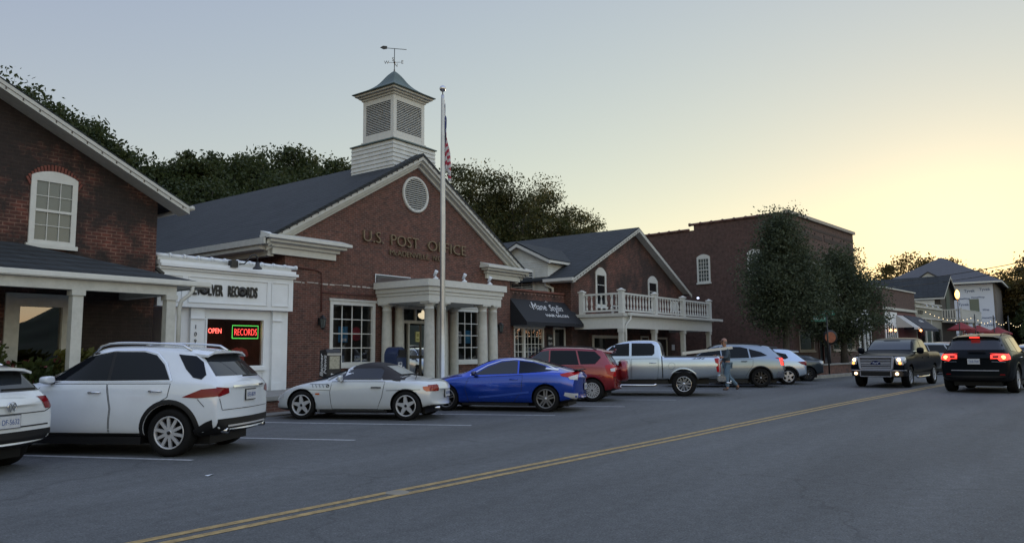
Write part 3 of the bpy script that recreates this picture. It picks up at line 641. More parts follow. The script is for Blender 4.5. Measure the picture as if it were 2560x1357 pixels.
# ================================================================ RECORD SHOP
rs = thing('record_shop', (12.4, 19.7, T1), 'white panelled record shop front with black raised name and neon signs', 'shop')
RY = 19.7
m = MB(); wall(m, 11.15, 14.6, T1, 2.87, RY, .2, [(11.83, 13.8, 1.16, 2.62)]); m.box(10.28, 14.66, RY-.22, RY+.3, 2.871, 4.0); m.add([(14.6, RY, T1), (14.6, 26, T1), (14.6, 26, 4), (14.6, RY, 4)], [(0, 1, 2, 3)]); m.box(10.9, 11.149, RY+.0, RY+1.6, T1, 2.87)
m.build('wall', RECW, rs)
m = MB(); m.box(10.28, 14.72, RY-.28, RY-.221, 3.88, 3.95); m.box(10.28, 14.76, RY-.36, RY+.3, 3.951, 4.03); m.box(10.28, 14.7, RY-.30, RY+.3, 4.031, 4.12); m.build('cornice', RECW, rs)
m = MB(); m.box(10.28, 14.62, RY-.16, RY+.25, 4.121, 4.21); m.build('parapet', WHITE2, rs)
m = MB(); random.seed(7); x = 10.28
while x < 14.55:
    L = .42; 
    m.tube([(x, RY-.04, 4.27), (x+L*.9, RY-.04, 4.26)], .062, 8); m.tube([(x+L*.86, RY-.04, 4.275), (x+L, RY-.04, 4.272)], .078, 8); x += L
m.build('tile_coping', PAPER, rs)
def panel_mould(par, x0, x1, z0, z1, y, w=.025, mt=RECW):
    m = MB(); m.box(x0, x1, y-.025, y-.001, z1-w, z1); m.box(x0, x1, y-.025, y-.001, z0, z0+w); m.box(x0, x0+w, y-.025, y-.001, z0+w, z1-w); m.box(x1-w, x1, y-.025, y-.001, z0+w, z1-w); return m.build('panel_moulding', mt, par)
panel_mould(rs, 10.4, 10.98, 3.0, 3.74, RY-.221); panel_mould(rs, 11.15, 13.72, 3.0, 3.74, RY-.221); panel_mould(rs, 13.86, 14.5, 3.0, 3.74, RY-.221)
for a, b in ((11.33, 11.74), (14.02, 14.34)):
    m = MB(); m.box(a, b, RY-.1, RY-.001, T1, 2.87); m.box(a-.03, b+.03, RY-.14, RY-.101, 2.55, 2.58); m.box(a-.03, b+.03, RY-.14, RY-.101, T1+.0, T1+.22); m.build('pilaster', RECW, rs)
m = MB(); m.box(14.36, 14.6, RY-.06, RY-.002, T1, 2.87); m.build('pilaster', RECW, rs)
w = window(rs, 11.83, 13.8, 1.16, 2.62, RY, 1, 1, fw=.05, bars=False, trim=RECW, inset=.06)
panel_mould(rs, 11.85, 13.78, .6, 1.0, RY)
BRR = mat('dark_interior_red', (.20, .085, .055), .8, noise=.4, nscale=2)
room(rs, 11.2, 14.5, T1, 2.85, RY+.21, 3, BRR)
m = MB(); m.box(10.25, 11.15, RY+1.58, RY+1.6, T1, 2.87); m.box(10.2, 10.26, RY, RY+1.6, T1, 2.87); m.build('entry_recess', mat('dark_red_entry', (.05, .012, .01), .7), rs)
m = MB(); m.box(10.35, 11.05, RY+1.5, RY+1.57, T1, 2.5); m.build('door', BLACK, rs)
BLKL = mat('black_letters', (.008, .008, .01), .4)
for w_, xa, xb in (('REV', 11.17, 11.51), ('LVER', 11.74, 12.20), ('REC', 12.36, 12.70), ('RDS', 12.98, 13.34)): text(w_, .43, T_(xa, RY-.24, 3.23) @ FACE_S, BLKL, rs, 'lettering', .02, width=xb-xa, off=.012)
for x in (11.625, 12.84):
    m = MB(); m.lathe([(.022, 0), (.022, -.03), (.15, -.03), (.15, 0)], (x, RY-.223, 3.38), 28, 'y'); m.build('record_disc', BLKL, rs)
for i, ch in enumerate('109'):
    text(ch, .16, T_(11.48, RY-.112, 2.27-.2*i) @ FACE_S, BLACK, rs, 'house_number', .006, align='CENTER')
NEONR = mat('neon_red', (.9, .1, .1), .4, emit=(1, .07, .06), estr=1.5); NEONG = mat('neon_green', (.1, .9, .2), .4, emit=(.12, .8, .12), estr=.8); NEONW = mat('neon_red_bright', (.9, .2, .2), .4, emit=(1, .12, .09), estr=1.9)
ns = thing('neon_sign', (12.0, RY+.12, 2.1), 'red neon sign reading OPEN in the record shop window', 'neon sign', 'neon signs in the record shop window')
text('OPEN', .21, T_(11.98, RY+.10, 2.16) @ FACE_S, NEONW, ns, 'lettering', .006, width=.42)
ns = thing('neon_sign', (13.2, RY+.12, 2.1), 'red neon sign reading RECORDS with a green neon border', 'neon sign', 'neon signs in the record shop window')
text('RECORDS', .29, T_(12.85, RY+.14, 2.11) @ FACE_S, NEONR, ns, 'lettering', .004, width=.76, off=-.004)
m = MB(); a, b, c, e = 12.79, 13.67, 2.02, 2.4; m.tube([(a, RY+.14, c), (b, RY+.14, c), (b, RY+.14, e), (a, RY+.14, e), (a, RY+.14, c)], .011, 6); m.build('border', NEONG, ns)
def shirt(x, y, z, s, label, mt):
    m = MB(); 
    for pts in ([(-.28, 0), (.28, 0), (.27, .8), (.1, .86), (0, .80), (-.1, .86), (-.27, .8)], [(.272, .8), (.272, .58), (.40, .38), (.52, .46), (.42, .74)], [(-.272, .8), (-.42, .74), (-.52, .46), (-.40, .38), (-.272, .58)]): m.prism([(x+a*s, z+b*s) for a, b in pts], y, y+.05)
    m.lathe([(0, 0), (.07*s, 0)], (x, y-.004, z+.45*s), 16, 'y'); return m.build('t_shirt', mt, origin=(x, y, z), label=label, cat='shirt')
SHRT = mat('red_shirt', (.42, .07, .06), .8)
shirt(12.06, RY+.5, 1.72, .33, 'small red shirt hanging in the shop window under the OPEN sign', SHRT); shirt(13.25, RY+.45, 1.22, .62, 'large faded red T-shirt hanging under the RECORDS neon sign', SHRT)
m = MB(); m.box(12.0, 13.5, RY+1.5, RY+1.7, 2.78, 2.82); m.build('shop_fill_panel', mat('shop_fill_glow', (.9, .7, .5), .5, emit=(1, .62, .38), estr=2.2), rs)  # unseen glowing panel added to brighten the shop interior
m = MB(); m.box(12.3, 12.6, RY+2.9, RY+2.95, 1.9, 2.3); m.build('wall_picture', mat('faint_picture', (.12, .1, .08), .6), rs)
# gooseneck lamp
gn = thing('gooseneck_lamp', (12.55, RY-.3, 4.05), 'black gooseneck barn lamp over the record shop name', 'lamp')
m = MB(); X = 12.5; m.box(X-.13, X+.08, RY-.38, RY-.2, 4.08, 4.28); m.build('junction_box', BLACK, gn)
m = MB(); m.tube([(X+.08, RY-.42, 4.17), (X+.2, RY-.5, 4.18), (X+.28, RY-.56, 4.3), (X+.36, RY-.6, 4.44), (X+.45, RY-.64, 4.47), (X+.53, RY-.66, 4.4), (X+.54, RY-.66, 4.24)], .02, 8); m.build('arm', BLACK, gn)
m = MB(); m.lathe([(.02, 4.26), (.06, 4.24), (.07, 4.14), (.13, 4.08), (.14, 4.05)], (X+.54, RY-.66, 0), 16); m.build('lamp_shade', BLACK, gn)

# ================================================================ LEFT BRICK BUILDING WITH PORCH
lb = thing('brick_building', (3.4, 19.5, T1), 'weathered brick gabled building with a white shed porch at the left', 'building')
LY = 19.5; LX0, LX1 = -4.0, 10.2; LC = 3.1; LS = .487
def lz(x): return 5.55+LS*(10.83-x) if x > LC else 5.55+LS*(10.83-LC)-LS*(LC-x)
AZ = lz(LC)
m = MB(); wall(m, LX0, LX1, T1, 5.3, LY, .3, [(6.72, 8.24, .9, 3.02)])
m.add([(LX0, LY, 5.3), (LX1, LY, 5.3), (LX1, LY, lz(LX1)-.12), (LC, LY, AZ-.12), (LX0, LY, lz(LX0)-.12)], [(0, 1, 2, 3, 4)])
m.add([(LX1, LY, T1), (LX1, 34, T1), (LX1, 34, lz(LX1)-.12), (LX1, LY, lz(LX1)-.12)], [(0, 1, 2, 3)])
m.build('wall', BR_LEFT, lb)
m = MB()
for s, e in ((1, 10.85), (-1, LC*2-10.85)): m.prism([(LC, AZ), (e, lz(e)), (e, lz(e)+.07), (LC, AZ+.07)], LY-.5, 34)
m.build('roof', ROOFM, lb)
m = MB()
for s, e in ((1, 10.8), (-1, LC*2-10.8)):
    m.prism([(LC, AZ-.001), (e, lz(e)-.001), (e, lz(e)-.2), (LC, AZ-.2)], LY-.56, LY-.48); m.prism([(LC, AZ-.13), (e, lz(e)-.13), (e, lz(e)-.2), (LC, AZ-.2)], LY-.479, LY-.001)
m.build('rake_board', WHITE2, lb)
m = MB(); m.tube([(10.86, LY-.6, 5.53), (10.86, 33, 5.53)], .07, 8); m.build('gutter', WHITE2, lb)
m = MB()
for k in range(30):
    d = 10.6-k*.36; m.box(d-.012, d+.012, LY-.575, LY-.561, lz(d)-.16, lz(d)-.1)
m.tube([(10.7, LY-.568, lz(10.7)-.1), (LC, LY-.568, AZ-.1)], .006, 4); m.build('light_string', mat('dark_bulbs', (.03, .02, .015), .4), lb)
SASH = dict(proud=.05, deep=-.002, inset=-.012)
w = window(lb, 7.1, 8.14, 4.22, 5.86, LY, 3, 4, fw=.12, mw=.016, rail=True, glass=GGLASS, arch=.15, **SASH)
# brick arch over window
m = MB()
for k in range(19):
    t = math.pi*(.18+.64*k/18); cx0, cz0, rr = 7.62, 5.30, .86; x, z = cx0+rr*math.cos(t)*.78, cz0+rr*math.sin(t)*.9; a = math.atan2(z-cz0+.6, x-cx0)
    m.obox(T_(x, LY-.012, z) @ Matrix.Rotation(-(a-math.pi/2), 4, 'Y'), .026, .02, .1)
m.build('arch_bricks', mat('arch_brick', (.17, .055, .04), .85, noise=.3, nscale=6), lb)
# big shop window under porch
window(lb, 6.72, 8.24, .9, 3.02, LY, 1, 1, fw=.3, bars=False, glass=GLASSM, trim=WHITE2, inset=.04, sill=False, proud=.06)
room(lb, 6.3, 8.8, T1, 3.1, LY+.31, 2.5, INT)
# porch
pm = MB(); QY = 17.2
pm.add([(-3, LY-.002, 4.2), (6.9, LY-.002, 4.2), (-3, QY-.12, 3.32), (10.25, QY-.12, 3.32), (10.25, LY-.002, 3.62), (9.0, LY-.002, 3.86),
        (-3, LY-.002, 4.1), (6.9, LY-.002, 4.1), (-3, QY-.12, 3.24), (10.25, QY-.12, 3.24), (10.25, LY-.002, 3.5)],
       [(0, 2, 3, 1), (1, 3, 4, 5), (2, 8, 9, 3), (3, 9, 10, 4), (6, 7, 9, 8), (7, 10, 9)])
pm.build('porch_roof', ROOFM, lb)
m = MB(); m.box(-3, 10.32, QY-.24, QY-.122, 3.21, 3.34); m.box(10.255, 10.36, QY-.2, LY-.01, 3.2, 3.33); m.build('gutter', WHITE, lb, bevel=.02)
m = MB(); m.box(-3, 9.5, QY-.1, QY+.12, 2.98, 3.22); m.box(9.28, 9.49, QY+.121, LY-.003, 2.98, 3.22); m.box(-3, 10.2, QY-.1, LY-.004, 3.221, 3.239); m.build('porch_beam', WHITE2, lb)
for x in (1.0, 4.2, 7.28, 9.38):
    m = MB(); m.box(x-.11, x+.11, QY-.09, QY+.11, T1, 2.98); m.box(x-.14, x+.14, QY-.12, QY+.14, 2.86, 2.979); m.build('porch_post', WHITE2, lb)
m = MB(); m.tube([(9.85, QY-.18, 3.22), (9.85, QY-.18, 3.1), (9.78, QY-.17, 3.0), (9.62, QY-.12, 2.86), (9.58, QY-.1, 2.7), (9.58, QY-.1, .5)], .05, 8); m.build('downpipe', WHITE2, lb)
sp_ = thing('spotlight', (9.75, 18.6, 3.6), 'small black floodlight on the corner of the porch roof', 'spotlight')
m = MB(); m.box(9.6, 9.86, 18.25, 18.4, 3.42, 3.5); m.tube([(9.78, 18.33, 3.5), (9.78, 18.33, 3.6)], .015, 6); m.build('base', BLACK, sp_)
m = MB(T_(9.72, 18.33, 3.66) @ Matrix.Rotation(R_(35), 4, 'Y')); m.box(-.13, .1, -.05, .05, -.035, .035); m.build('lamp_head', BLACK, sp_)

# ================================================================ GABLED BUILDING WITH BALCONY
gb = thing('brick_building', (39, 19.95, T1), 'brick gabled building with a white balustraded balcony over its porch', 'building')
GY = 19.95; GX0, GX1, GC = 32.0, 45.95, 38.95; GA = 8.61; GS = (8.61-5.33)/7.0
def gz(x): return GA-GS*abs(x-GC)
m = MB(); wall(m, GX0, GX1, T1, 5.1, GY, .3)
m.add([(GX0, GY, 5.1), (GX1, GY, 5.1), (GX1, GY, gz(GX1)-.1), (GC, GY, GA-.1), (GX0, GY, gz(GX0)-.1)], [(0, 1, 2, 3, 4)])
m.add([(GX0, GY, T1), (GX0, 38, T1), (GX0, 38, 5.3), (GX0, GY, 5.3)], [(0, 1, 2, 3)]); m.add([(GX1, GY, T1), (GX1, 38, T1), (GX1, 38, 5.3), (GX1, GY, 5.3)], [(0, 1, 2, 3)])
m.build('wall', BR_OLD, gb)
m = MB()
for s in (-1, 1): m.prism([(GC, GA), (GC+s*7.45, gz(GC+7.45)), (GC+s*7.45, gz(GC+7.45)+.08), (GC, GA+.08)], GY-.42, 38.2)
m.build('roof', ROOFM, gb)
m = MB()
for s in (-1, 1): m.prism([(GC, GA-.001), (GC+s*7.42, gz(GC+7.42)-.001), (GC+s*7.42, gz(GC+7.42)-.2), (GC, GA-.2)], GY-.45, GY-.38); m.prism([(GC, GA-.12), (GC+s*7.0, gz(GC+7)-.12), (GC+s*7.0, gz(GC+7)-.19), (GC, GA-.19)], GY-.379, GY-.002)
m.build('rake_board', WHITE2, gb)
m = MB(); m.box(31.42, 31.58, GY-.44, 21.3, 5.05, 5.2); m.box(31.585, 31.99, GY-.3, 21.3, 5.0, 5.06); m.build('gutter', WHITE, gb)
m = MB()
for k in range(26):
    d = .3+k*.28; m.box(GC-d-.02, GC-d+.02, GY-.47, GY-.451, gz(GC-d)-.14, gz(GC-d)-.08)
m.tube([(GC, GY-.46, GA-.08), (GC-7.3, GY-.46, gz(GC-7.3)-.08)], .006, 4); m.build('light_string', mat('dark_bulbs', (.03, .02, .015), .4), gb)
m = MB(); m.tube([(31.75, 21.4, 5.05), (31.75, 21.3, 4.9), (31.9, 21.0, 4.75), (31.9, 21.0, 4.3)], .075, 8); m.build('downpipe', WHITE, gb)
# dormer on the left slope
dm = thing('dormer', (31.9, 23.05, 5.2), None, None, parent=gb)
DF = 31.85
m = MB(); z = 4.4; k = 0
rows = 15
for i in range(rows):
    a = 4.4+i*.125
    y0, y1 = 21.25, 24.9; e = .02
    m.add([(DF-e, y0-e, a), (DF-e, y1, a), (DF, y1, a+.125), (DF, y0, a+.125)], [(0, 1, 2, 3)]); m.add([(DF-e, y0-e, a), (34.5, y0-e, a), (34.5, y0, a+.125), (DF, y0, a+.125)], [(0, 1, 2, 3)])
m.add([(DF, 21.25, 6.275), (DF, 24.9, 6.275), (DF, 23.07, 7.2)], [(0, 1, 2)])
m.build('clapboard', CLAP, dm)
m = MB()
for s in (-1, 1): m.prism([(23.07, 7.22), (23.07+s*2.1, 6.18), (23.07+s*2.1, 6.26), (23.07, 7.32)], DF-.25, 36.5, 'x')
m.build('roof', ROOFM, dm)
m = MB()
for s in (-1, 1): m.prism([(23.07, 7.219), (23.07+s*2.12, 6.179), (23.07+s*2.12, 6.02), (23.07, 7.05)], DF-.28, DF-.2, 'x')
m.box(DF-.2, 34.6, 20.95, 21.02, 6.08, 6.2)
m.build('fascia', WHITE, dm)
SIDE = lambda X: T_(X, 0, 0) @ RZ(-90)
window(dm, -23.7, -22.1, 4.3, 5.85, 0, 2, 3, fr=SIDE(DF), fw=.1, glass=DGLASS, **SASH)
# upper windows
for a, b, zz in ((34.45, 35.6, 1), (40.75, 42.05, 1)):
    window(gb, a, b, 3.9, 5.72, GY, 1, 3, fw=.14, mw=.03, glass=DGLASS, arch=.3, **SASH)
# shop windows below
window(gb, 34.0, 37.0, .9, 2.35, GY, 1, 1, fw=.16, bars=False, glass=DGLASS, trim=WHITE2, **SASH)
m = MB(); m.box(39.6, 40.6, GY-.05, GY-.001, T1, 2.35); m.build('door', WHITE2, gb); m = MB(); m.box(39.72, 40.48, GY-.06, GY-.051, 1.2, 2.25); m.build('pane', DGLASS, gb)
window(gb, 41.5, 43.2, .9, 2.3, GY, 1, 1, fw=.12, bars=False, glass=DGLASS, trim=WHITE2, **SASH)
m = MB(); m.box(43.9, 44.3, GY-.03, GY-.001, 1.5, 1.85); m.build('notice', mat('grey_print', (.4, .43, .47), .6), gb)
# porch and balcony
QF = 17.2; X0, X1 = 32.3, 43.7
m = MB(); m.box(X0-.02, X1+.02, QF-.02, QF+.16, 2.61, 3.2); m.box(X0-.02, X0+.16, QF+.161, GY-.002, 2.61, 3.2); m.box(X1-.16, X1+.02, QF+.161, GY-.003, 2.61, 3.2)
m.build('porch_beam', WHITE, gb)
m = MB(); m.box(X0-.12, X1+.12, QF-.12, GY-.004, 3.201, 3.36); m.build('balcony_deck', WHITE2, gb)
m = MB(); m.box(X0+.3, X1+1.3, QF-.26, QF-.121, 3.23, 3.38); m.build('gutter', WHITE, gb, bevel=.02)
m = MB(); m.tube([(32.75, QF-.2, 3.23), (32.74, QF-.2, 3.05), (32.55, QF-.12, 2.85), (32.5, QF-.06, 2.7), (32.5, QF-.06, .5)], .05, 8); m.build('downpipe', WHITE, gb)
for x in (32.36, 35.98, 39.66, 43.45):
    m = MB(); m.box(x-.12, x+.12, QF-.0, QF+.22, T1, 2.6); m.box(x-.15, x+.15, QF-.04, QF+.25, 2.42, 2.609); m.build('porch_post', WHITE2, gb)
bal = thing('balustrade', (38, QF, 3.37), None, None, parent=gb)
posts = [(32.4, 19.55), (32.4, QF+.1), (36.1, QF+.1), (39.75, QF+.1), (43.65, QF+.1)]
for x, y in posts: m = MB(); m.box(x-.12, x+.12, y-.12, y+.12, 3.361, 4.45); m.box(x-.16, x+.16, y-.16, y+.16, 4.451, 4.52); m.lathe([(.17, 4.521), (.1, 4.56), (0, 4.6)], (x, y, 0), 8, smooth=False); m.build('newel_post', WHITE, bal)
def baluster():
    m = MB(); m.lathe([(0, 0), (.05, 0), (.05, .12), (.03, .14), (.025, .2), (.055, .34), (.045, .42), (.022, .6), (.028, .64), (.05, .66), (.05, .78), (0, .78)], (0, 0, 0), 8); return m
proto = None
for i in range(4):
    a, b = posts[i], posts[i+1]
    m = MB(); m.bar((a[0], a[1], 4.33), (b[0], b[1], 4.33), .12, .09); m.bar((a[0], a[1], 3.5), (b[0], b[1], 3.5), .1, .08); m.build('rail', WHITE, bal)
    n = 7 if i == 0 else 10
    for k in range(1, n+1):
        t = k/(n+1); x, y = a[0]+(b[0]-a[0])*t, a[1]+(b[1]-a[1])*t
        if proto is None:
            proto = baluster().build('baluster', WHITE, None); o = proto; o.parent = bal
        else:
            o = proto.copy(); COL.objects.link(o); o.parent = bal
        o.matrix_basis = WM[bal.name].inverted() @ T_(x, y, 3.53)
sp_ = thing('spotlight', (42.0, QF, 4.52), 'small bright security lamp at the right of the balcony rail', 'spotlight')
m = MB(); m.lathe([(0, 4.52), (.05, 4.54), (.08, 4.58), (.05, 4.62), (0, 4.64)], (42.0, QF+.1, 0), 10); m.build('lamp_head', mat('cool_lamp_glow', (.8, .8, 1), .4, emit=(.6, .7, 1), estr=1.2), sp_)
def pchair(x, y, rz, label):
    M = T_(x, y, 3.36) @ RZ(rz); t = thing('deck_chair', M, label, 'chair', 'chairs on the balcony')
    k = MB(M); k.box(-.25, .25, -.25, .25, .4, .45); k.build('seat', WHITE, t)
    k = MB(M); 
    for i in range(5): k.box(-.24+i*.1, -.17+i*.1, .24, .27, .46, 1.0)
    k.box(-.25, .25, .235, .275, .96, 1.04); k.build('backrest', WHITE, t)
    for sx in (-.22, .22):
        for sy in (-.22, .22): k = MB(M); k.box(sx-.025, sx+.025, sy-.025, sy+.025, 0, .399); k.build('leg', WHITE, t)
pchair(33.6, 18.2, 20, 'white slatted chair behind the left bay of the balcony rail'); pchair(41.2, 18.3, -30, 'white slatted chair behind the right half of the balcony rail')

# ================================================================ SALON
sa = thing('hair_salon', (29.7, 20.35, T1), 'small brick hair salon shop with a black sloping awning', 'shop')
SY = 20.35
m = MB(); wall(m, 27.28, 31.99, T1, 4.36, SY, .3, [(27.6, 30.05, 1.1, 2.66)]); m.add([(27.28, SY, 4.36), (31.99, SY, 4.36), (31.99, 30, 4.36), (27.28, 30, 4.36)], [(0, 1, 2, 3)]); m.build('wall', BR_OLD, sa)
m = MB(); m.box(27.29, 31.98, SY-.06, SY+.2, 4.362, 4.45); m.build('coping', mat('brick_red_coping', (.16, .06, .045), .8, noise=.3), sa)
m = MB()
for k in range(15): m.lathe([(0, 4.20), (.025, 4.22), (.025, 4.25), (0, 4.28)], (27.5+k*.3, SY-.06, 0), 6)
m.tube([(27.4, SY-.06, 4.275), (31.8, SY-.06, 4.275)], .006, 4); m.build('light_string', mat('dim_bulbs', (.25, .15, .12), .4), sa)
window(sa, 27.6, 28.42, 1.1, 2.66, SY, 2, 4, fw=.07, mw=.03, sill=False); window(sa, 28.42, 30.05, 1.1, 2.66, SY, 5, 4, fw=.07, mw=.028, sill=False)
m = MB(); m.box(27.55, 30.1, SY-.07, SY-.001, 2.661, 2.78); m.build('window_head', WHITE2, sa)
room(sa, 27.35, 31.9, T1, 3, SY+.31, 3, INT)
m = MB(); m.box(30.88, 30.98, SY-.05, SY+.0-.001, T1, 2.72); m.box(31.85, 31.97, SY-.05, SY-.001, T1, 2.72); m.box(30.98, 31.85, SY-.05, SY-.001, 2.62, 2.72); m.build('door_frame', WHITE2, sa)
m = MB(); m.box(30.98, 31.85, SY-.02, SY-.002, T1, 2.62); m.build('door', DGLASS, sa)
pl = poster(sa, 30.32, 1.5, .46, .86, BLACK, y=SY-.04, name='wall_sign')
PALE = mat('white_lettering', (.6, .62, .64), .6)
text('Mane', .2, T_(30.38, SY-.045, 2.1) @ FACE_S, PALE, sa, 'lettering', .002, width=.36, shear=.3); text('Stylin', .2, T_(30.38, SY-.045, 1.84) @ FACE_S, PALE, sa, 'lettering', .002, width=.36, shear=.3); text('HAIR SALON', .1, T_(30.37, SY-.045, 1.62) @ FACE_S, PALE, sa, 'lettering', .002, width=.38)
random.seed(3)
WLED = mat('warm_fairy_bulb', (1, .7, .5), .4, emit=(1, .5, .25), estr=1.6)
fy = thing('fairy_lights', (28.8, SY+.1, 2.5), 'warm fairy lights hanging in the top of the salon window', 'string lights')
m = MB()
for i in range(9): m.tube([(27.75+i*.27, SY+.14, 2.6), (27.7+i*.27, SY+.14, 2.6-random.uniform(.3, .5))], .004, 4)
m.build('cord', BLACK, fy)
for k in range(46):
    b = MB(); x, z = random.uniform(27.7, 29.95), random.uniform(2.12, 2.58); b.lathe([(0, -.013), (.013, 0), (0, .013)], (x, SY+.13, z), 6); b.build('bulb', WLED, fy)
AWN = mat('black_awning_cloth', (.010, .012, .017), .8)
m = MB(); a0, a1, af, at, ab = 27.32, 32.3, 19.4, 3.97, 2.72
m.add([(a0, SY-.003, at), (a1, SY-.003, at), (a1, af, ab+.15), (a0, af, ab+.15), (a0, SY-.003, ab+.15), (a1, SY-.003, ab+.15)], [(0, 3, 2, 1), (0, 4, 3), (1, 2, 5)])
m.add([(a0, af, ab+.149), (a1, af, ab+.149), (a1, af, ab), (a0, af, ab)], [(0, 1, 2, 3)]); m.add([(a0, af, ab+.149), (a0, af, ab), (a0, SY, ab), (a0, SY, ab+.149)], [(0, 1, 2, 3)]); m.add([(a1, af, ab+.149), (a1, af, ab), (a1, SY, ab), (a1, SY, ab+.149)], [(0, 1, 2, 3)])
m.build('awning', AWN, sa)
sl_a = math.atan2(at-ab-.15, SY-af)
MA = lambda x, t: T_(x, af+(SY-af)*t-.02*math.sin(sl_a), ab+.15+(at-ab-.15)*t+.02*math.cos(sl_a)) @ Matrix.Rotation(sl_a, 4, 'X')
text('Mane', .64, MA(28.55, .55), PALE, sa, 'lettering', .004, width=1.25, shear=.5, off=-.004); text('Stylin', .60, MA(30.0, .54), PALE, sa, 'lettering', .004, width=1.2, shear=.5, off=-.004)
m = MB(MA(28.6, .56))
def swash(p): m.tube([(x, y, .0) for x, y in p], .014, 5)
swash([(-.05, .28), (-.12, .2), (-.08, .1), (.0, .1), (.08, .2), (.2, .46), (.24, .5), (.22, .3), (.24, .05)]); swash([(1.5, .55), (1.62, .62), (1.7, .55)]); swash([(1.95, -.02), (1.88, -.16), (1.95, -.2), (2.05, -.02)])
m.build('lettering', PALE, sa)
text('HAIR SALON', .24, MA(29.3, .26), PALE, sa, 'lettering', .004, width=1.95, off=.002)

# ================================================================ TALL BRICK BUILDING
BM = T_(46.6, 13.25, 0) @ RZ(-5.5)
bb = thing('brick_building', BM, 'tall two storey brick building with a pale front cornice behind the street trees', 'building')
m = MB(BM); BH = 9.9
wall(m, 0, 12.5, .3, BH, 0, .3, [(1.1, 3.6, 1.39, 2.7), (4.3, 6.3, .56, 2.75), (7.0, 11.6, 1.39, 2.7)])
m.add([(0, 0, .1), (0, 6.35, .1), (0, 6.35, BH), (0, 0, BH)], [(0, 1, 2, 3)]); m.add([(0, 6.35, .1), (0, 26, .1), (0, 26, 9.55), (0, 6.35, 9.55)], [(0, 1, 2, 3)])
m.add([(12.5, 0, .1), (12.5, 26, .1), (12.5, 26, 9.4), (12.5, 0, BH)], [(0, 1, 2, 3)]); m.add([(0, 0, BH-.4), (12.5, 0, BH-.4), (12.5, 26, 9.3), (0, 26, 9.3)], [(0, 1, 2, 3)])
m.add([(0, 6.35, 9.5), (0, 6.36, BH), (.3, 6.36, BH), (.3, 6.35, 9.5)], [(0, 1, 2, 3)])
m.build('wall', BR_BIG, bb)
m = MB(BM); m.box(-.12, 12.62, -.16, .2, BH+.001, BH+.2); m.build('cornice', mat('tan_coping', (.33, .3, .26), .7, noise=.2), bb)
m = MB(BM)
for z0, z1, a, b in ((8.75, 9.02, .5, 6.0), (8.75, 9.02, 6.4, 12.0), (7.35, 7.55, .5, 6.0), (7.35, 7.55, 6.4, 12.0), (9.3, 9.45, .2, 12.3)): m.box(a, b, -.02, -.001, z0, z1)
m.build('brick_band', mat('dark_brick_band', (.045, .03, .026), .85, noise=.4), bb)  # bands in a darker brick tone than the wall
m = MB(BM)
for k in range(7): m.box(1.2+k*1.7, 1.35+k*1.7, -.03, -.021, 9.05, 9.2)
m.build('vent_slot', DARK, bb)
TC = mat('clay_coping', (.12, .06, .05), .7, noise=.3)
m = MB(BM); y = .3
while y < 25:
    zt = BH+.04 if y < 6.3 else 9.6
    m.tube([(0, y, zt), (0, min(y+.75, 25.9), zt)], .09, 8); m.tube([(0, y+.7, zt+.01), (0, y+.8, zt+.01)], .12, 8); y += .8
m.build('tile_coping', TC, bb)
SF = BM @ RZ(-90)
for n0, n1 in ((5.24, 6.2), (1.68, 2.64)):
    window(bb, -n1, -n0, 5.95, 7.65, 0, 4, 6, fr=SF, fw=.12, mw=.03, glass=GGLASS, rail=True, arch=.2, **SASH)
for s in (1.6, 4.6, 7.6, 10.2): window(bb, s, s+1.1, 5.3, 7.0, 0, 2, 2, fr=BM, fw=.12, glass=DGLASS, **SASH)
m = MB(BM); m.box(.0, 12.5, -.08, -.002, 7.05, 7.2); m.build('lintel_band', mat('pale_band', (.34, .33, .31), .7), bb)
room(bb, .3, 12.2, .35, 3, .31, 4, INT, fr=BM)
window(bb, 1.1, 3.6, 1.39, 2.7, 0, 1, 1, fr=BM, fw=.1, bars=False, glass=GLASSM, trim=mat('taupe_trim', (.3, .27, .23), .6)); window(bb, 7.0, 11.6, 1.39, 2.7, 0, 3, 1, fr=BM, fw=.1, mw=.1, glass=GLASSM, trim=mat('taupe_trim', (.3, .27, .23), .6))
m = MB(BM); m.box(4.3, 4.42, -.05, .1, .56, 2.75); m.box(6.18, 6.3, -.05, .1, .56, 2.75); m.box(5.2, 5.3, -.03, .1, .56, 2.75); m.build('door', mat('dark_red_entry', (.05, .012, .01), .7), bb)
for a, b in ((4.42, 5.2), (5.3, 6.18)): m = MB(BM); m.box(a, b, .04, .05, .56, 2.7); m.build('pane', DGLASS, bb)
m = MB(BM); m.box(3.2, 12.9, -1.1, -.001, 2.84, 2.98); m.build('canopy', mat('dark_canopy_edge', (.13, .13, .13), .6), bb)
m = MB(BM); m.prism([(-1.0, 2.981), (-.002, 2.981), (-.002, 3.7)], 3.25, 12.85, 'x'); m.build('canopy_roof', mat('pale_canopy', (.42, .42, .4), .6, noise=.2), bb)
for s in (4.5, 8, 11.5):
    m = MB(BM); m.bar((s, -1.0, 2.99), (s, -.02, 4.1), .04); m.build('tie_rod', BLACK, bb)

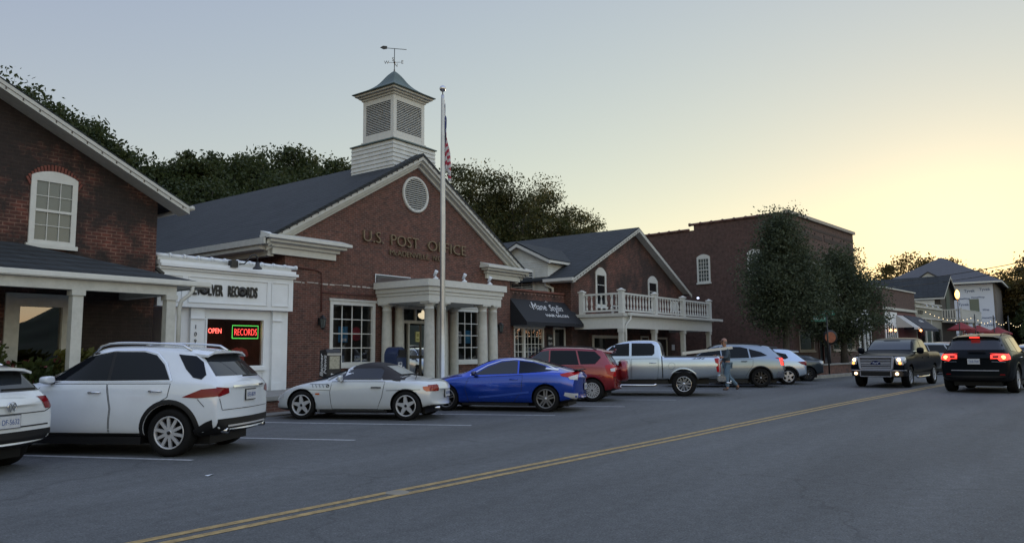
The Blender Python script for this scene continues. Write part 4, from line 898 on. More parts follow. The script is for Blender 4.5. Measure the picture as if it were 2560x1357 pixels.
# ---------------------------------------------------------------- white shop, brick shop, cream shop, dark gable
RA = -5.5
WM1 = T_(60.1, 11.95, 0) @ RZ(RA)
ws = thing('shop', WM1, 'narrow white painted shop front between the tall brick building and the awnings', 'shop')
m = MB(WM1); m.box(-1.0, 2.1, -.0, 9, .1, 4.4); m.box(-.6, 2.1, -.12, -.002, 3.7, 3.9); m.build('wall', RECW, ws)
for a in (-.5, .35, 1.25): 
    m = MB(WM1); m.box(a, a+.5, -.03, -.002, 1.0, 3.0); m.build('pane', DGLASS, ws)
m = MB(WM1); m.box(.1, .3, -.1, -.004, .1, 3.69); m.box(.95, 1.15, -.1, -.004, .1, 3.69); m.build('pilaster', RECW, ws)
F1 = T_(62.2, 10.88, 0) @ RZ(RA)
br = thing('brick_shop', F1, 'one storey brick shop with a striped awning and a dark blue awning', 'shop')
m = MB(F1); wall(m, 0, 9.3, .1, 6.1, 0, .3, []); m.add([(0, 0, .1), (0, 14, .1), (0, 14, 6.1), (0, 0, 6.1)], [(0, 1, 2, 3)]); m.add([(0, 0, 6.0), (9.3, 0, 6.0), (9.3, 14, 6.0), (0, 14, 6.0)], [(0, 1, 2, 3)]); m.build('wall', BR_BIG, br)
m = MB(F1); m.box(-.1, 9.4, -.1, .2, 6.101, 6.2); m.box(0, 9.3, -.12, -.002, 4.45, 4.65); m.build('cornice', WHITE2, br)
m = MB(F1); m.box(.3, 3.6, -.04, -.003, .2, 4.3); m.build('white_panel', RECW, br)
m = MB(F1)
for k in range(5): m.box(.6+k*.55, .85+k*.55, -.06, -.041, 1.0, 3.6-.12*k)
m.build('pane', DGLASS, br)
m = MB(F1); m.box(3.61, 9.2, -.04, -.003, .2, 4.3); m.build('painted_panel', mat('maroon_panel', (.1, .03, .035), .7), br)
m = MB(F1); m.add([(3.3, -.05, 4.1), (5.2, -.05, 4.1), (5.2, -1.3, 3.1), (3.3, -1.3, 3.1), (3.3, -.05, 3.1), (5.2, -1.3, 2.95), (3.3, -1.3, 2.95)], [(0, 3, 2, 1), (0, 4, 3), (3, 6, 5, 2)]); m.build('awning', mat('pale_grey_awning', (.4, .4, .4), .8), br)
m = MB(F1); m.add([(5.4, -.05, 4.15), (10.6, -.05, 4.15), (10.6, -1.4, 3.05), (5.4, -1.4, 3.05), (5.4, -.05, 3.0), (10.6, -1.4, 2.85), (5.4, -1.4, 2.85)], [(0, 3, 2, 1), (0, 4, 3), (3, 6, 5, 2)]); m.build('awning', mat('dark_blue_awning', (.018, .023, .04), .8), br)
text('cafe', .5, F1 @ T_(7.3, -.8, 3.62) @ Matrix.Rotation(R_(40), 4, 'X'), PALE, br, 'lettering', .004, width=1.3, shear=.3)
WARM = mat('warm_bulb_glow', (1, .6, .3), .4, emit=(1, .42, .13), estr=3)
for s in (.9, 2.1, 4.6):
    t = thing('wall_lamp', F1 @ T_(s, -.3, 2.85), {.9: 'small glowing orange lamp under the shop eaves, leftmost of three', 2.1: 'small glowing orange lamp under the shop eaves, middle of three', 4.6: 'small glowing orange lamp under the shop eaves, rightmost of three'}[s], 'lamp', 'orange lamps on the brick shop')
    m = MB(F1); m.lathe([(0, 2.75), (.09, 2.82), (.07, 2.92), (0, 2.95)], (s, -1.45 if s > 4 else -.25, 0), 8); m.build('bulb', WARM, t)
F2 = T_(71.45, 10.0, 0) @ RZ(RA)
cr = thing('shop', F2, 'cream painted shop with a flat parapet beside the balcony', 'shop')
CREAM = mat('cream_render', (.27, .27, .225), .8, noise=.15)
m = MB(F2); m.box(0, 9.3, 0, 8, .1, 5.35); m.build('wall', CREAM, cr)
m = MB(F2); m.box(-.05, 9.4, -.1, -.001, 4.95, 5.1); m.box(-.05, 9.4, -.1, .3, 5.351, 5.45); m.box(0, 9.35, -.12, -.002, 4.0, 4.12); m.build('cornice', WHITE2, cr)
text('SHOP', .5, F2 @ T_(.9, -.03, 4.4) @ FACE_S, BLACK, cr, 'lettering', .01, width=1.6); 
for s in (2.2, 4.2, 6.2):
    m = MB(F2); m.tube([(s, 0, 5.2), (s, -.35, 5.3), (s, -.45, 5.2)], .02, 5); m.lathe([(.03, 5.2), (.12, 5.08), (.1, 5.06)], (s, -.45, 0), 8); m.build('barn_lamp', PAPER, cr)
m = MB(F2); m.box(3.4, 4.9, -.03, -.003, .6, 3.3); m.build('door', mat('dark_green_door', (.03, .05, .04), .6), cr)
m = MB(F2); m.box(.4, 2.8, -.03, -.003, 1.0, 3.4); m.box(5.6, 8.8, -.03, -.003, 1.0, 3.2); m.build('pane', DGLASS, cr)
m = MB(F2); m.box(3.0, 3.3, -.08, -.004, .1, 3.99); m.box(5.0, 5.25, -.08, -.004, .1, 3.99); m.build('pilaster', WHITE2, cr)
F3 = T_(80.8, 9.1, 0) @ RZ(RA)
gd = thing('gabled_house', F3, 'dark roofed gabled house with a pale balcony and string lights in front', 'house')
m = MB(F3); m.box(0, 5.8, 0, 11, .1, 6.3); m.prism([(0, 6.3), (5.8, 6.3), (2.9, 8.3)], 0, 11); m.build('wall', mat('dark_board_wall', (.06, .05, .042), .8, noise=.3, nscale=5), gd)
m = MB(F3)
for s in (-1, 1): m.prism([(2.9, 8.4), (2.9+s*3.2, 6.2), (2.9+s*3.2, 6.28), (2.9, 8.5)], -.4, 11.3)
m.build('roof', ROOFM, gd)
m = MB(F3)
for s in (-1, 1): m.prism([(2.9, 8.399), (2.9+s*3.2, 6.199), (2.9+s*3.2, 6.05), (2.9, 8.24)], -.42, -.36)
m.box(-.34, -.22, -.35, 11, 6.05, 6.19); m.build('fascia', WHITE2, gd)
m = MB(F3); m.box(-.03, -.002, .5, 8, 5.0, 6.02); m.build('white_board', RECW, gd)
m = MB(F3); m.box(2.1, 3.6, -.06, -.002, 4.8, 7.2); m.build('shutter_door', mat('dark_green_door', (.03, .05, .04), .6), gd)
m = MB(F3); m.box(0, 9.3, -1.7, -.003, 3.85, 4.1); m.build('balcony_deck', WHITE2, gd)
m = MB(F3); m.bar((0, -1.65, 5.02), (9.3, -1.65, 5.02), .08); m.bar((0, -1.65, 5.02), (0, -.02, 5.02), .08); m.bar((0, -1.65, 4.2), (0, -.02, 4.2), .07); m.bar((0, -1.65, 4.2), (9.3, -1.65, 4.2), .07)
for y in (-1.65, -.05): m.box(-.07, .07, y-.07, y+.07, 4.1, 5.15)
for k in range(7): m.box(-.03, .03, -1.45+k*.22, -1.35+k*.22, 4.2, 5.0)
m.box(.1, 9.3, -1.67, -1.63, 4.24, 4.98); m.build('balustrade', WHITE2, gd)
for s in (.2, 3.2, 6.2, 9.1): m = MB(F3); m.box(s-.1, s+.1, -1.6, -1.4, .1, 3.849); m.build('post', WHITE2, gd)

# ---------------------------------------------------------------- unfinished house with house wrap
hw = thing('unfinished_house', (97, 11.2, 0), 'large grey hip roofed house half covered in white house wrap', 'house')
m = MB(); m.box(97, 116, 5.6, 16.9, .1, 8.7); m.build('wall', mat('tan_stone_wall', (.17, .15, .13), .85, noise=.25, nscale=1.5), hw)
m = MB(); m.box(96.96, 96.999, 5.8, 10.1, .5, 8.45); m.build('house_wrap', mat('house_wrap', (.62, .66, .74), .5), hw)
m = MB(); E0, E1, G0, G1 = 96.3, 116.7, 4.9, 17.6; ez, rz = 8.7, 12.3
m.add([(E0, G0, ez), (E1, G0, ez), (E1, G1, ez), (E0, G1, ez), (102.8, 11.2, rz), (110.2, 11.2, rz)], [(0, 1, 5, 4), (1, 2, 5), (2, 3, 4, 5), (3, 0, 4), (0, 3, 2, 1)]); m.build('roof', mat('grey_shingle', (.075, .078, .09), .8, noise=.2, nscale=6), hw)
m = MB(); m.box(E0-.03, E0+.1, G0, G1, ez-.2, ez-.002); m.box(E0+.11, E1, G0-.03, G0+.1, ez-.2, ez-.002); m.build('fascia', WHITE, hw)
m = MB(); m.prism([(10.4, 9.0), (13.4, 9.0), (11.9, 10.0)], 96.4, 100.5, 'x'); m.build('gablet', CLAP, hw)
m = MB(); 
for s in (-1, 1): m.prism([(11.9, 10.05), (11.9+s*1.8, 8.9), (11.9+s*1.8, 8.98), (11.9, 10.15)], 96.2, 100.7, 'x')
m.build('gablet_roof', mat('grey_shingle', (.075, .078, .09), .8), hw)
m = MB(); m.box(96.92, 96.958, 7.2, 8.1, 5.1, 6.8); m.build('boarded_window', mat('dull_green_board', (.16, .18, .13), .7), hw)
TYV = mat('faded_blue_print', (.16, .2, .3), .6); MW = T_(96.94, 0, 0) @ RZ(-90) 
random.seed(5)
for (y, z, b) in ((10.0, 7.7, 'Tyvek'), (8.55, 7.6, 'Tyvek'), (7.1, 7.7, 'Tyvek'), (9.3, 6.8, 'HomeWrap'), (7.9, 6.9, 'HomeWrap'), (9.2, 6.1, 'Tyvek'), (10.0, 5.6, 'HomeWrap'), (7.0, 4.6, 'HomeWrap'), (6.9, 3.8, 'Tyvek'), (6.9, 5.5, 'Wrap'), (8.8, 4.9, 'HomeWrap'), (9.4, 5.3, 'Tyvek'), (7.4, 3.2, 'HomeWrap')):
    text(b, .42 if b == 'Tyvek' else .26, MW @ T_(-y, 0, z) @ FACE_S, TYV, hw, 'lettering', .002, off=.008)
m = MB(); m.prism([(4.2, 8.0), (-1.5, 6.9), (-1.5, 7.1), (1.6, 9.5), (4.2, 9.0)], 112, 124, 'x'); m.build('side_wing_roof', mat('grey_shingle', (.075, .078, .09), .8), hw)
m = MB(); m.box(112.5, 123, -1, 4.0, .1, 7.0); m.build('side_wing', mat('tan_stone_wall', (.17, .15, .13), .85), hw)

# umbrellas, string lights, lamp, cables
REDC = mat('red_canvas', (.20, .018, .022), .8)
for (x, y, z, r, lb) in ((78.6, 7.35, 3.75, 1.15, 'red patio umbrella nearest the cream shop'), (82.5, 6.35, 3.55, 1.25, 'red patio umbrella in the middle of the terrace'), (85.5, 5.0, 3.4, 1.2, 'red patio umbrella furthest right on the terrace')):
    t = thing('patio_umbrella', (x, y, .13), lb, 'umbrella', 'red umbrellas on the cafe terrace')
    m = MB(); m.lathe([(0, z), (.1, z-.03), (r*.5, z-.3), (r, z-.62), (r, z-.75)], (x, y, 0), 8, smooth=False); m.build('canopy', REDC, t)
    m = MB(); m.tube([(x, y, .13), (x, y, z)], .03, 6); m.build('pole', BLACK, t)
m = MB(); m.box(79.4, 80.4, 7.3, 7.36, .6, 3.4); m.build('banner', mat('red_banner', (.25, .02, .02), .8), origin=(79.9, 7.3, .6), label='dark red cloth panel hanging under the balcony by the first umbrella', cat='banner')
for (x, y) in ((79.7, 6.35), (84.5, 5.2), (87.0, 4.15)):
    m = MB(); m.tube([(x, y, .13), (x, y, 4.5)], .05, 6); m.build('light_post', BLACK, origin=(x, y, .13), label={79.7: 'black light post right of the first umbrella', 84.5: 'black light post between the second and third umbrellas', 87.0: 'black light post furthest right on the terrace'}[x], cat='post', group='string light posts on the terrace')
BULB = mat('string_bulb_glow', (1, .9, .7), .4, emit=(1, .76, .42), estr=1.2)
sg = thing('string_lights', (78, 6.5, 4.2), 'string of small warm bulbs drooping across the cafe terrace', 'string lights')
m = MB(); P = []
ends = [(71.5, 9.2, 4.55), (79.7, 6.35, 4.25), (84.5, 5.2, 4.2), (87.0, 4.15, 4.1), (92, 3.2, 3.9)]
for a, b in zip(ends[:-1], ends[1:]):
    n = 12 if a[0] < 75 else 6; seg = []
    for k in range(n+1):
        t = k/n; seg.append((a[0]+(b[0]-a[0])*t, a[1]+(b[1]-a[1])*t, a[2]+(b[2]-a[2])*t-.5*math.sin(math.pi*t)))
    m.tube(seg, .012, 4); P += seg[:-1]
m.build('cord', BLACK, sg)
for p in P:
    b = MB(); b.lathe([(0, -.045), (.038, 0), (0, .045)], (p[0], p[1], p[2]-.05), 6); b.build('bulb', BULB, sg)
sl2 = thing('street_lamp', (75, 7.14, .13), 'glowing yellow acorn street lamp in front of the gabled house', 'street lamp')
m = MB(); m.tube([(75, 7.14, .13), (75, 7.14, 5.6)], [.05, .03], 8); m.build('post', BLACK, sl2)
m = MB(); m.lathe([(.08, 5.72), (.16, 5.9), (.19, 6.12), (.13, 6.35), (.04, 6.48), (0, 6.52)], (75, 7.14, 0), 12); m.build('lamp_globe', mat('street_lamp_glow', (1, .7, .3), .4, emit=(1, .52, .12), estr=2.6), sl2)
for k, (a, b, lb) in enumerate((((36, -7, 6.75), (61.5, 11.5, 6.35), 'upper black overhead cable crossing the sunset sky'), ((36, -7, 6.4), (61.5, 11.5, 5.95), 'lower black overhead cable crossing in front of the hip roof'))):
    m = MB(); m.tube([(a[0]+(b[0]-a[0])*t/12, a[1]+(b[1]-a[1])*t/12, a[2]+(b[2]-a[2])*t/12-.55*math.sin(math.pi*t/12)) for t in range(13)], .018 if k else .022, 5)
    m.build('overhead_cable', BLACK, origin=(50, 2, 6), label=lb, cat='cable', group='overhead cables')

# ================================================================ VEGETATION
LEAF_D = leaf_mat('dark_green_leaves', (.030, .046, .016), (.058, .074, .026)); LEAF_O = leaf_mat('autumn_tinged_leaves', (.040, .052, .016), (.072, .068, .022)); LEAF_S = leaf_mat('street_tree_leaves', (.046, .062, .036), (.080, .098, .055), .3)
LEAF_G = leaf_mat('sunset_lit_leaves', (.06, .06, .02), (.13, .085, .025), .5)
BARK = mat('grey_bark', (.06, .052, .045), .9, noise=.35, nscale=6)
def tree(x, y, ztop, r, name, label, group, lm, seed, zg=0, low=.25, leaf=.34, nl=3200, ncl=60, shape='round', cat='tree'):
    rnd = random.Random(seed); H = ztop-zg; zc0 = zg+H*low
    t = thing(name, (x, y, zg), label, cat, group)
    ch = ztop-zc0; cen = []
    for i in range(ncl):
        for _ in range(30):
            u, v, w = rnd.uniform(-1, 1), rnd.uniform(-1, 1), rnd.uniform(-1, 1)
            d = u*u+v*v+w*w
            if .25 < d < 1 or (d <= .25 and rnd.random() < .3): break
        hz = (w+1)/2
        if shape == 'egg': k = min(1, .62+hz*1.9)*(1.0 if hz < .28 else max(.05, 1-1.38*(hz-.25)))
        else: k = 1.0
        rr = .86+.2*rnd.random()
        cen.append((x+u*r*rr*k, y+v*r*rr*k, zc0+hz*ch*.93, r*rnd.uniform(.15, .36)))
    m = MB(); tr = max(.09, r*.07); bx, by = x+rnd.uniform(-.1, .1)*r, y
    top = zc0+ch*.55
    m.tube([(x, y, zg), (x+.02*r, y, zg+H*.12), (bx, by, zc0+ch*.2), (bx+.05*r, by, top)], [tr*1.35, tr, tr*.75, tr*.3], 8)
    for i in range(0, ncl, max(1, ncl//14)):
        c = cen[i]; z0 = zc0+ch*rnd.uniform(-.02, .3); m.tube([(bx, by, z0), ((bx+c[0])/2, (by+c[1])/2, z0*.45+c[2]*.55-.1), (c[0], c[1], c[2])], [tr*.45, tr*.25, tr*.08], 5)
    m.build('trunk', BARK, t)
    per = nl//ncl; g = np.random.default_rng(seed); N = per*ncl
    C4 = np.repeat(np.array(cen), per, axis=0); off = np.clip(g.normal(0, 1, (N, 3)), -1.9, 1.9)*np.array([.62, .62, .5]); P = C4[:, :3]+off*C4[:, 3:4]*np.array([1.25, 1.25, 1.0])
    ax = g.normal(0, 1, (N, 3)); ax /= np.linalg.norm(ax, axis=1, keepdims=True); q = np.cross(ax, g.normal(0, 1, (N, 3))); q /= np.linalg.norm(q, axis=1, keepdims=True); w_ = np.cross(ax, q)
    s = (leaf*g.uniform(.5, 1.25, (N, 1))); V = np.stack([P-q*s*.5, P+w_*s*.28, P+q*s*.5, P-w_*s*.28], axis=1).reshape(-1, 3)-np.array([x, y, zg])
    me = bpy.data.meshes.new('crown'); me.vertices.add(4*N); me.vertices.foreach_set('co', V.ravel().astype('f')); me.loops.add(4*N); me.loops.foreach_set('vertex_index', np.arange(4*N, dtype='i')); me.polygons.add(N); me.polygons.foreach_set('loop_start', np.arange(0, 4*N, 4, dtype='i')); me.update(calc_edges=True); me.materials.append(lm)
    o = bpy.data.objects.new('crown', me); COL.objects.link(o); o.parent = t; WM[o.name] = WM[t.name].copy()
    return t
bgt = [(12.0, 40, 15.3, 2.8), (12.6, 37, 14.4, 1.7), (15.3, 40, 14.4, 1.9), (16.2, 38, 13.8, 1.7), (19.4, 43, 14.1, 1.3), (22.5, 46, 14.4, 2.0), (26.3, 50, 15.7, 2.3), (25.9, 46, 15.6, 2.0), (29.3, 48, 16.9, 2.6), (33.1, 50, 17.5, 2.5), (33.1, 46, 17.5, 2.8), (39.6, 50, 18.6, 2.9), (39.7, 47, 17.7, 2.3), (46.6, 52, 19.4, 2.6), (49.7, 43, 18.9, 2.7), (54.7, 44, 20.6, 3.3), (57.6, 42, 20.4, 3.5), (64.7, 43, 19.6, 3.2), (68.7, 42, 18.2, 2.9), (75.7, 44, 17.1, 1.9), (20.4, 41, 11.5, 2.1), (25.1, 42, 12.8, 2.5), (29.3, 41, 13.4, 2.8), (55.6, 46, 16.8, 3.8), (65.9, 47, 17.7, 4.4), (75.0, 47, 16.6, 3.4), (62.7, 48, 13.4, 3.9)]
desc = ['crown cut by the left edge of the photo', 'tallest crown above the left rake board', 'dark crown behind the middle of the left rake', 'rounded crown ending the left tree group', 'low crown in the dip left of the post office roof', 'crown starting the tree line over the post office roof', 'crown second in the tree line over the dark roof', 'pointed crown third in the tree line over the dark roof', 'broad crown in the middle of the tree line over the dark roof', 'crown right of the middle of the tree line over the roof', 'tall crown with a notched top left of the cupola', 'crown two places left of the cupola', 'crown next to the cupola louvres', 'crown half hidden behind the cupola base', 'crown directly right of the flag', 'tall crown right of the flagpole with thin gaps', 'broad crown highest of those right of the flagpole', 'crown sloping down toward the gabled building', 'crown low above the gabled roof', 'last small crown right of the tree line above the gabled roof', 'low front crown over the dark roof by the rake', 'low front crown over the middle of the dark roof', 'low front crown over the roof near the cupola', 'lower crown behind the flag and right rake', 'lower crown in front of the broad tree right of the flagpole', 'lower crown just above the gabled roof', 'low crown behind the dormer']
for i, (x, y, z, r) in enumerate(bgt):
    lm = LEAF_O if 14 <= i <= 19 else LEAF_D
    zg = 5.5 if y > 44 else 3.2
    tree(x, y, z, r*1.12, 'tree', 'dark slope tree, '+desc[i], 'trees on the slope behind the shops', lm, 100+i, zg=zg, low=.18, nl=18000, ncl=64, leaf=.29 if y > 44 else .26)
far = [(112, 18.3, 13.1, 2.2), (122, 17.9, 15.4, 3.0), (125, 15.5, 15.9, 3.2), (125, 13.0, 15.3, 3.0), (135, 9.0, 13.7, 2.9), (135, 6.6, 13.4, 2.6), (118, 3.2, 13.3, 2.0), (110, 4.3, 9.9, 2.0), (110, 1.5, 13.4, 2.6), (103, 20.5, 10.8, 2.2), (104, 1.2, 7.0, 2.2), (96, 1.0, 5.0, 1.5)]
fdesc = ['left end beside the street tree', 'left shoulder above the hip roof', 'top of the group above the hip roof', 'right of the top above the hip roof', 'small crown right of the hip roof ridge', 'small crown under the overhead cables', 'crown near the right edge of the photo', 'dark crown beside the stone wall', 'crown cut by the right edge of the photo', 'low crown behind the brick shop', 'low dark tree beside the parked vehicles', 'lowest rounded tree by the stone wall']
for i, (x, y, z, r) in enumerate(far):
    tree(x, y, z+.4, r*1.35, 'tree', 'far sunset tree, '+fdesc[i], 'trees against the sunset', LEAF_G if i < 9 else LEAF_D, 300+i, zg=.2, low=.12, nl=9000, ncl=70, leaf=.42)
tree(40.1, 11.75, 9.1, 2.5, 'street_tree', 'dense dark green street tree left, in front of the tall brick building', 'street trees', LEAF_S, 11, zg=.56, low=.2, nl=44000, ncl=150, leaf=.15, shape='egg')
tree(48.9, 10.85, 8.1, 2.75, 'street_tree', 'dense dark green street tree right, beside the front of the tall building', 'street trees', LEAF_S, 12, zg=.56, low=.17, nl=34000, ncl=110, leaf=.16, shape='egg')
FLP = mat('dark_red_petals', (.16, .04, .045), .7); FLW = mat('pale_pink_petals', (.38, .27, .27), .7); LEAF_B = leaf_mat('garden_leaves', (.03, .05, .015), (.07, .085, .02)); LEAF_Y = leaf_mat('yellowish_leaves', (.08, .09, .02), (.13, .12, .03))
def shrub(x, y, z0, r, h, seed, label, fl, lm):
    rnd = random.Random(seed); t = thing('flowering_shrub', (x, y, z0), label, 'shrub', 'shrubs in front of the porch')
    vs = []; fs = []; fv = []; ff = []; m = MB()
    for i in range(26):
        a = rnd.uniform(0, 6.28); rr = r*math.sqrt(rnd.random()); tx, ty, tz = x+rr*math.cos(a), y+rr*math.sin(a)*.7, z0+h*rnd.uniform(.45, 1.05)
        m.tube([(x+rr*.2*math.cos(a), y+rr*.2*math.sin(a), z0), (tx, ty, tz)], [.012, .005], 4)
        for j in range(42):
            p = Vector((tx+rnd.gauss(0, .11), ty+rnd.gauss(0, .11), tz-abs(rnd.gauss(0, .3)))); s = rnd.uniform(.04, .1); ax = Vector((rnd.gauss(0, 1), rnd.gauss(0, 1), rnd.gauss(0, 1))).normalized(); q = ax.orthogonal(); w_ = ax.cross(q); n = len(vs)
            vs += [p-q*s, p+w_*s*.5, p+q*s, p-w_*s*.5]; fs.append((n, n+1, n+2, n+3))
        if fl and rnd.random() < .6:
            for j in range(8):
                p = Vector((tx+rnd.gauss(0, .03), ty-.06+rnd.gauss(0, .03), tz+rnd.gauss(0, .03))); s = .035; ax = Vector((rnd.gauss(0, 1), rnd.gauss(0, 1), rnd.gauss(0, 1))).normalized(); q = ax.orthogonal(); w_ = ax.cross(q); n = len(fv)
                fv += [p-q*s, p+w_*s, p+q*s, p-w_*s]; ff.append((n, n+1, n+2, n+3))
    m.build('stem', BARK, t); k = MB(); k.add(vs, fs); k.build('foliage', lm, t)
    if fv: k = MB(); k.add(fv, ff); k.build('blossom', fl, t)
shrub(5.75, 18.3, T1, .5, 1.5, 1, 'tall shrub with round pale seed heads by the left window frame', FLW, LEAF_B)
shrub(6.5, 18.2, T1, .5, .95, 2, 'dark red flowered shrub in front of the shop window', FLP, LEAF_B)
shrub(7.1, 18.2, T1, .45, 1.05, 3, 'shrub with dark red and pink flowers under the window corner', FLP, LEAF_B)
shrub(7.75, 18.1, T1, .4, 1.2, 4, 'yellowish green shrub beside the middle porch post', None, LEAF_Y)
shrub(5.0, 18.2, T1, .6, 1.0, 5, 'low shrub at the left edge behind the parked car', FLP, LEAF_B)
# ================================================================ STREET FURNITURE
# newspaper box
nb = thing('newspaper_box', T_(15.55, 18.7, T1) @ RZ(-8), 'black newspaper vending box with white lettering beside the tall window', 'newspaper box')
NM = WM[nb.name]
m = MB(NM); m.box(-.26, .26, -.22, .22, .35, 1.12); m.prism([(-.22, 1.12), (.22, 1.12), (.22, 1.2), (-.14, 1.24)], -.26, .26, 'x'); m.box(-.24, .24, -.2, .2, 0, .04); m.box(-.06, .06, -.06, .06, .04, .35); m.build('cabinet', BLACK, nb, bevel=.01)
m = MB(NM); m.box(-.17, .19, -.235, -.221, .62, 1.02); m.build('display_window', mat('yellowed_newspaper', (.34, .33, .26), .6, noise=.4, nscale=18), nb)
m = MB(NM); m.box(-.26, .26, -.25, -.221, 1.04, 1.11); m.build('coin_panel', METAL, nb)
PALE = mat('white_lettering', (.6, .62, .64), .6)
SD = NM @ T_(-.262, 0, 0) @ RZ(-90) @ FACE_S @ Matrix.Rotation(R_(90), 4, 'Z')
text('Banner', .24, SD @ T_(.38, .01, 0), PALE, nb, 'lettering', .002, width=.72, shear=.2, off=.005); text('News', .24, SD @ T_(.46, -.19, 0), PALE, nb, 'lettering', .002, width=.58, shear=.2, off=.005)
text('Banner', .09, NM @ T_(-.12, -.224, .42) @ FACE_S, PALE, nb, 'lettering', .002, width=.3, shear=.2, off=.003)
text('News', .1, NM @ T_(-.14, -.1, 1.235) @ Matrix.Rotation(R_(-6), 4, 'X'), PALE, nb, 'lettering', .002, width=.3, off=.003)
# mailbox
mbx = thing('mailbox', T_(18.25, 18.55, T1) @ RZ(12), 'dark blue rounded collection mailbox in front of the portico columns', 'mailbox')
NM = WM[mbx.name]; BLUEM = mat('mailbox_blue', (.012, .025, .07), .35, coat=.3)
m = MB(NM); pr = [(-.3, .22), (.3, .22), (.3, .98)]+[(.3*math.cos(a), .98+.32*math.sin(a)) for a in [math.pi*k/12 for k in range(1, 12)]]+[(-.3, .98)]
m.prism([(p[0], p[1]) for p in pr], -.26, .26, 'y'); m.build('body', BLUEM, mbx, bevel=.012)
m = MB(NM)
for sx in (-.26, .26):
    for sy in (-.22, .22): m.box(sx-.02, sx+.02, sy-.02, sy+.02, 0, .23)
m.build('leg', BLUEM, mbx)
m = MB(NM); m.box(-.28, .28, -.285, -.262, .95, .98); m.prism([(-.275, .98), (-.262, .98), (-.262, 1.2), (-.32, 1.2)], -.2, .24, 'x'); m.build('hatch', BLACK, mbx)
m = MB(NM); m.box(-.2, .02, -.268, -.2605, .62, .78); m.build('emblem', PALE, mbx); m = MB(NM); m.prism([(-.18, .64), (-.02, .7), (0, .76), (-.14, .76), (-.17, .7), (-.06, .71)], -.271, -.2685); m.build('emblem_mark', BLUEM, mbx)
m = MB(NM); m.box(.1, .16, -.268, -.2605, .5, .62); m.build('pickup_card', PALE, mbx)
# street sign post and round sign
ss = thing('street_sign', (42.6, 10.25, .15), 'black post with green street name blades beside the black pickup', 'street sign')
GRN = mat('sign_green', (.02, .17, .12), .5)
m = MB(); m.tube([(42.6, 10.25, .15), (42.6, 10.25, 3.5)], .045, 8); m.build('post', BLACK, ss)
SM = T_(42.6, 10.25, 3.12) @ RZ(-40)
m = MB(SM); m.box(-.95, -.03, -.015, .015, -.13, .17); m.build('sign_blade', GRN, ss)
text('WATER ST', .17, SM @ T_(-.88, -.02, -.04) @ FACE_S, PALE, ss, 'lettering', .003, width=.78)
SM2 = T_(42.6, 10.25, 3.45) @ RZ(-75); m = MB(SM2); m.box(-.42, .42, -.015, .015, -.12, .15); m.build('sign_blade', GRN, ss)
text('MAIN ST', .16, SM2 @ T_(-.33, -.02, -.05) @ FACE_S, PALE, ss, 'lettering', .003, width=.66)
rsn = thing('round_sign', (44.6, 10.6, .15), 'round orange sign with a dark rim on a black post beside the street trees', 'sign')
m = MB(); m.tube([(44.6, 10.64, .15), (44.6, 10.64, 1.85)], .04, 8); m.build('post', BLACK, rsn)
SM = T_(44.6, 10.58, 2.16) @ RZ(-50); m = MB(SM); m.lathe([(0, 0), (.42, 0), (.42, .04), (0, .04)], (0, 0, 0), 28, 'y'); m.build('rim', BLACK, rsn); m = MB(SM); m.lathe([(0, -.004), (.31, -.004)], (0, 0, 0), 28, 'y'); m.build('face', mat('faded_orange', (.3, .1, .05), .7, noise=.35, nscale=6), rsn)
# litter
for (x, y, a, lb) in ((5.6, 9.1, 20, 'scrap of white paper lying on the road behind the white SUV'), (2.5, 7.1, 5, 'tiny white scrap on the road near the yellow line')):
    m = MB(T_(x, y, 0) @ RZ(a)); m.add([(-.07, -.03, .008), (.07, -.02, .02), (.08, .02, .008), (-.06, .03, .012)], [(0, 1, 2, 3)]); m.build('paper_scrap', PAPER, origin=(x, y, 0), label=lb, cat='litter')
m = MB(); m.lathe([(0, .012), (.1, .012), (.14, .004)], (6.15, 6.2, 0), 10); m.build('road_stud', mat('dull_stud', (.2, .18, .14), .6), origin=(6.15, 6.2, 0), label='worn flat road marker between the two yellow lines', cat='road marker')

# ================================================================ VEHICLES
def paint(name, col, metal=.0, rough=.28, coat=1.0):
    return mat(name, col, rough, metal, coat=coat, noise=.04, nscale=3)
CARGLASS = mat('car_window_glass', (.005, .007, .010), .03, spec=.18); CARGLASS2 = mat('lighter_car_glass', (.018, .022, .027), .04, spec=.5)
TYRE = mat('tyre_rubber', (.007, .007, .0075), .8, spec=.2); PLAST = mat('black_plastic', (.008, .008, .009), .5, spec=.3); CHROME = mat('chrome', (.62, .63, .65), .12, 1)
GAP = mat('panel_gap_shadow', (.01, .01, .012), .8); ALLOY = mat('silver_alloy', (.46, .47, .49), .3, .35); ALLOYD = mat('dark_alloy', (.05, .05, .055), .35, .7)
REDL = mat('tail_light_red', (.17, .004, .007), .15, coat=.1, spec=.3); REDLB = mat('bright_tail_red', (.34, .006, .009), .15, coat=.15, spec=.3); REDON = mat('lit_tail_light', (.9, .05, .04), .2, emit=(1, .04, .025), estr=1.1); REDHOT = mat('lit_brake_core', (1, .3, .1), .2, emit=(1, .28, .08), estr=3.5)
AMBER = mat('amber_lens', (.45, .09, .02), .15, coat=.6); CLEAR = mat('clear_lens', (.45, .46, .48), .1, coat=.8); HEADON = mat('lit_headlight', (1, .8, .6), .2, emit=(1, .62, .33), estr=3.2); AMBON = mat('lit_amber', (1, .5, .2), .2, emit=(1, .28, .05), estr=2)
PLATE = mat('licence_plate', (.5, .52, .55), .4, noise=.15, nscale=20); PLTXT = mat('plate_text', (.05, .09, .25), .5)
def lin(pl, x):
    if x <= pl[0][0]: return pl[0][1]
    for (a, va), (b, vb) in zip(pl[:-1], pl[1:]):
        if x <= b: return va+(vb-va)*(x-a)/(b-a)
    return pl[-1][1]
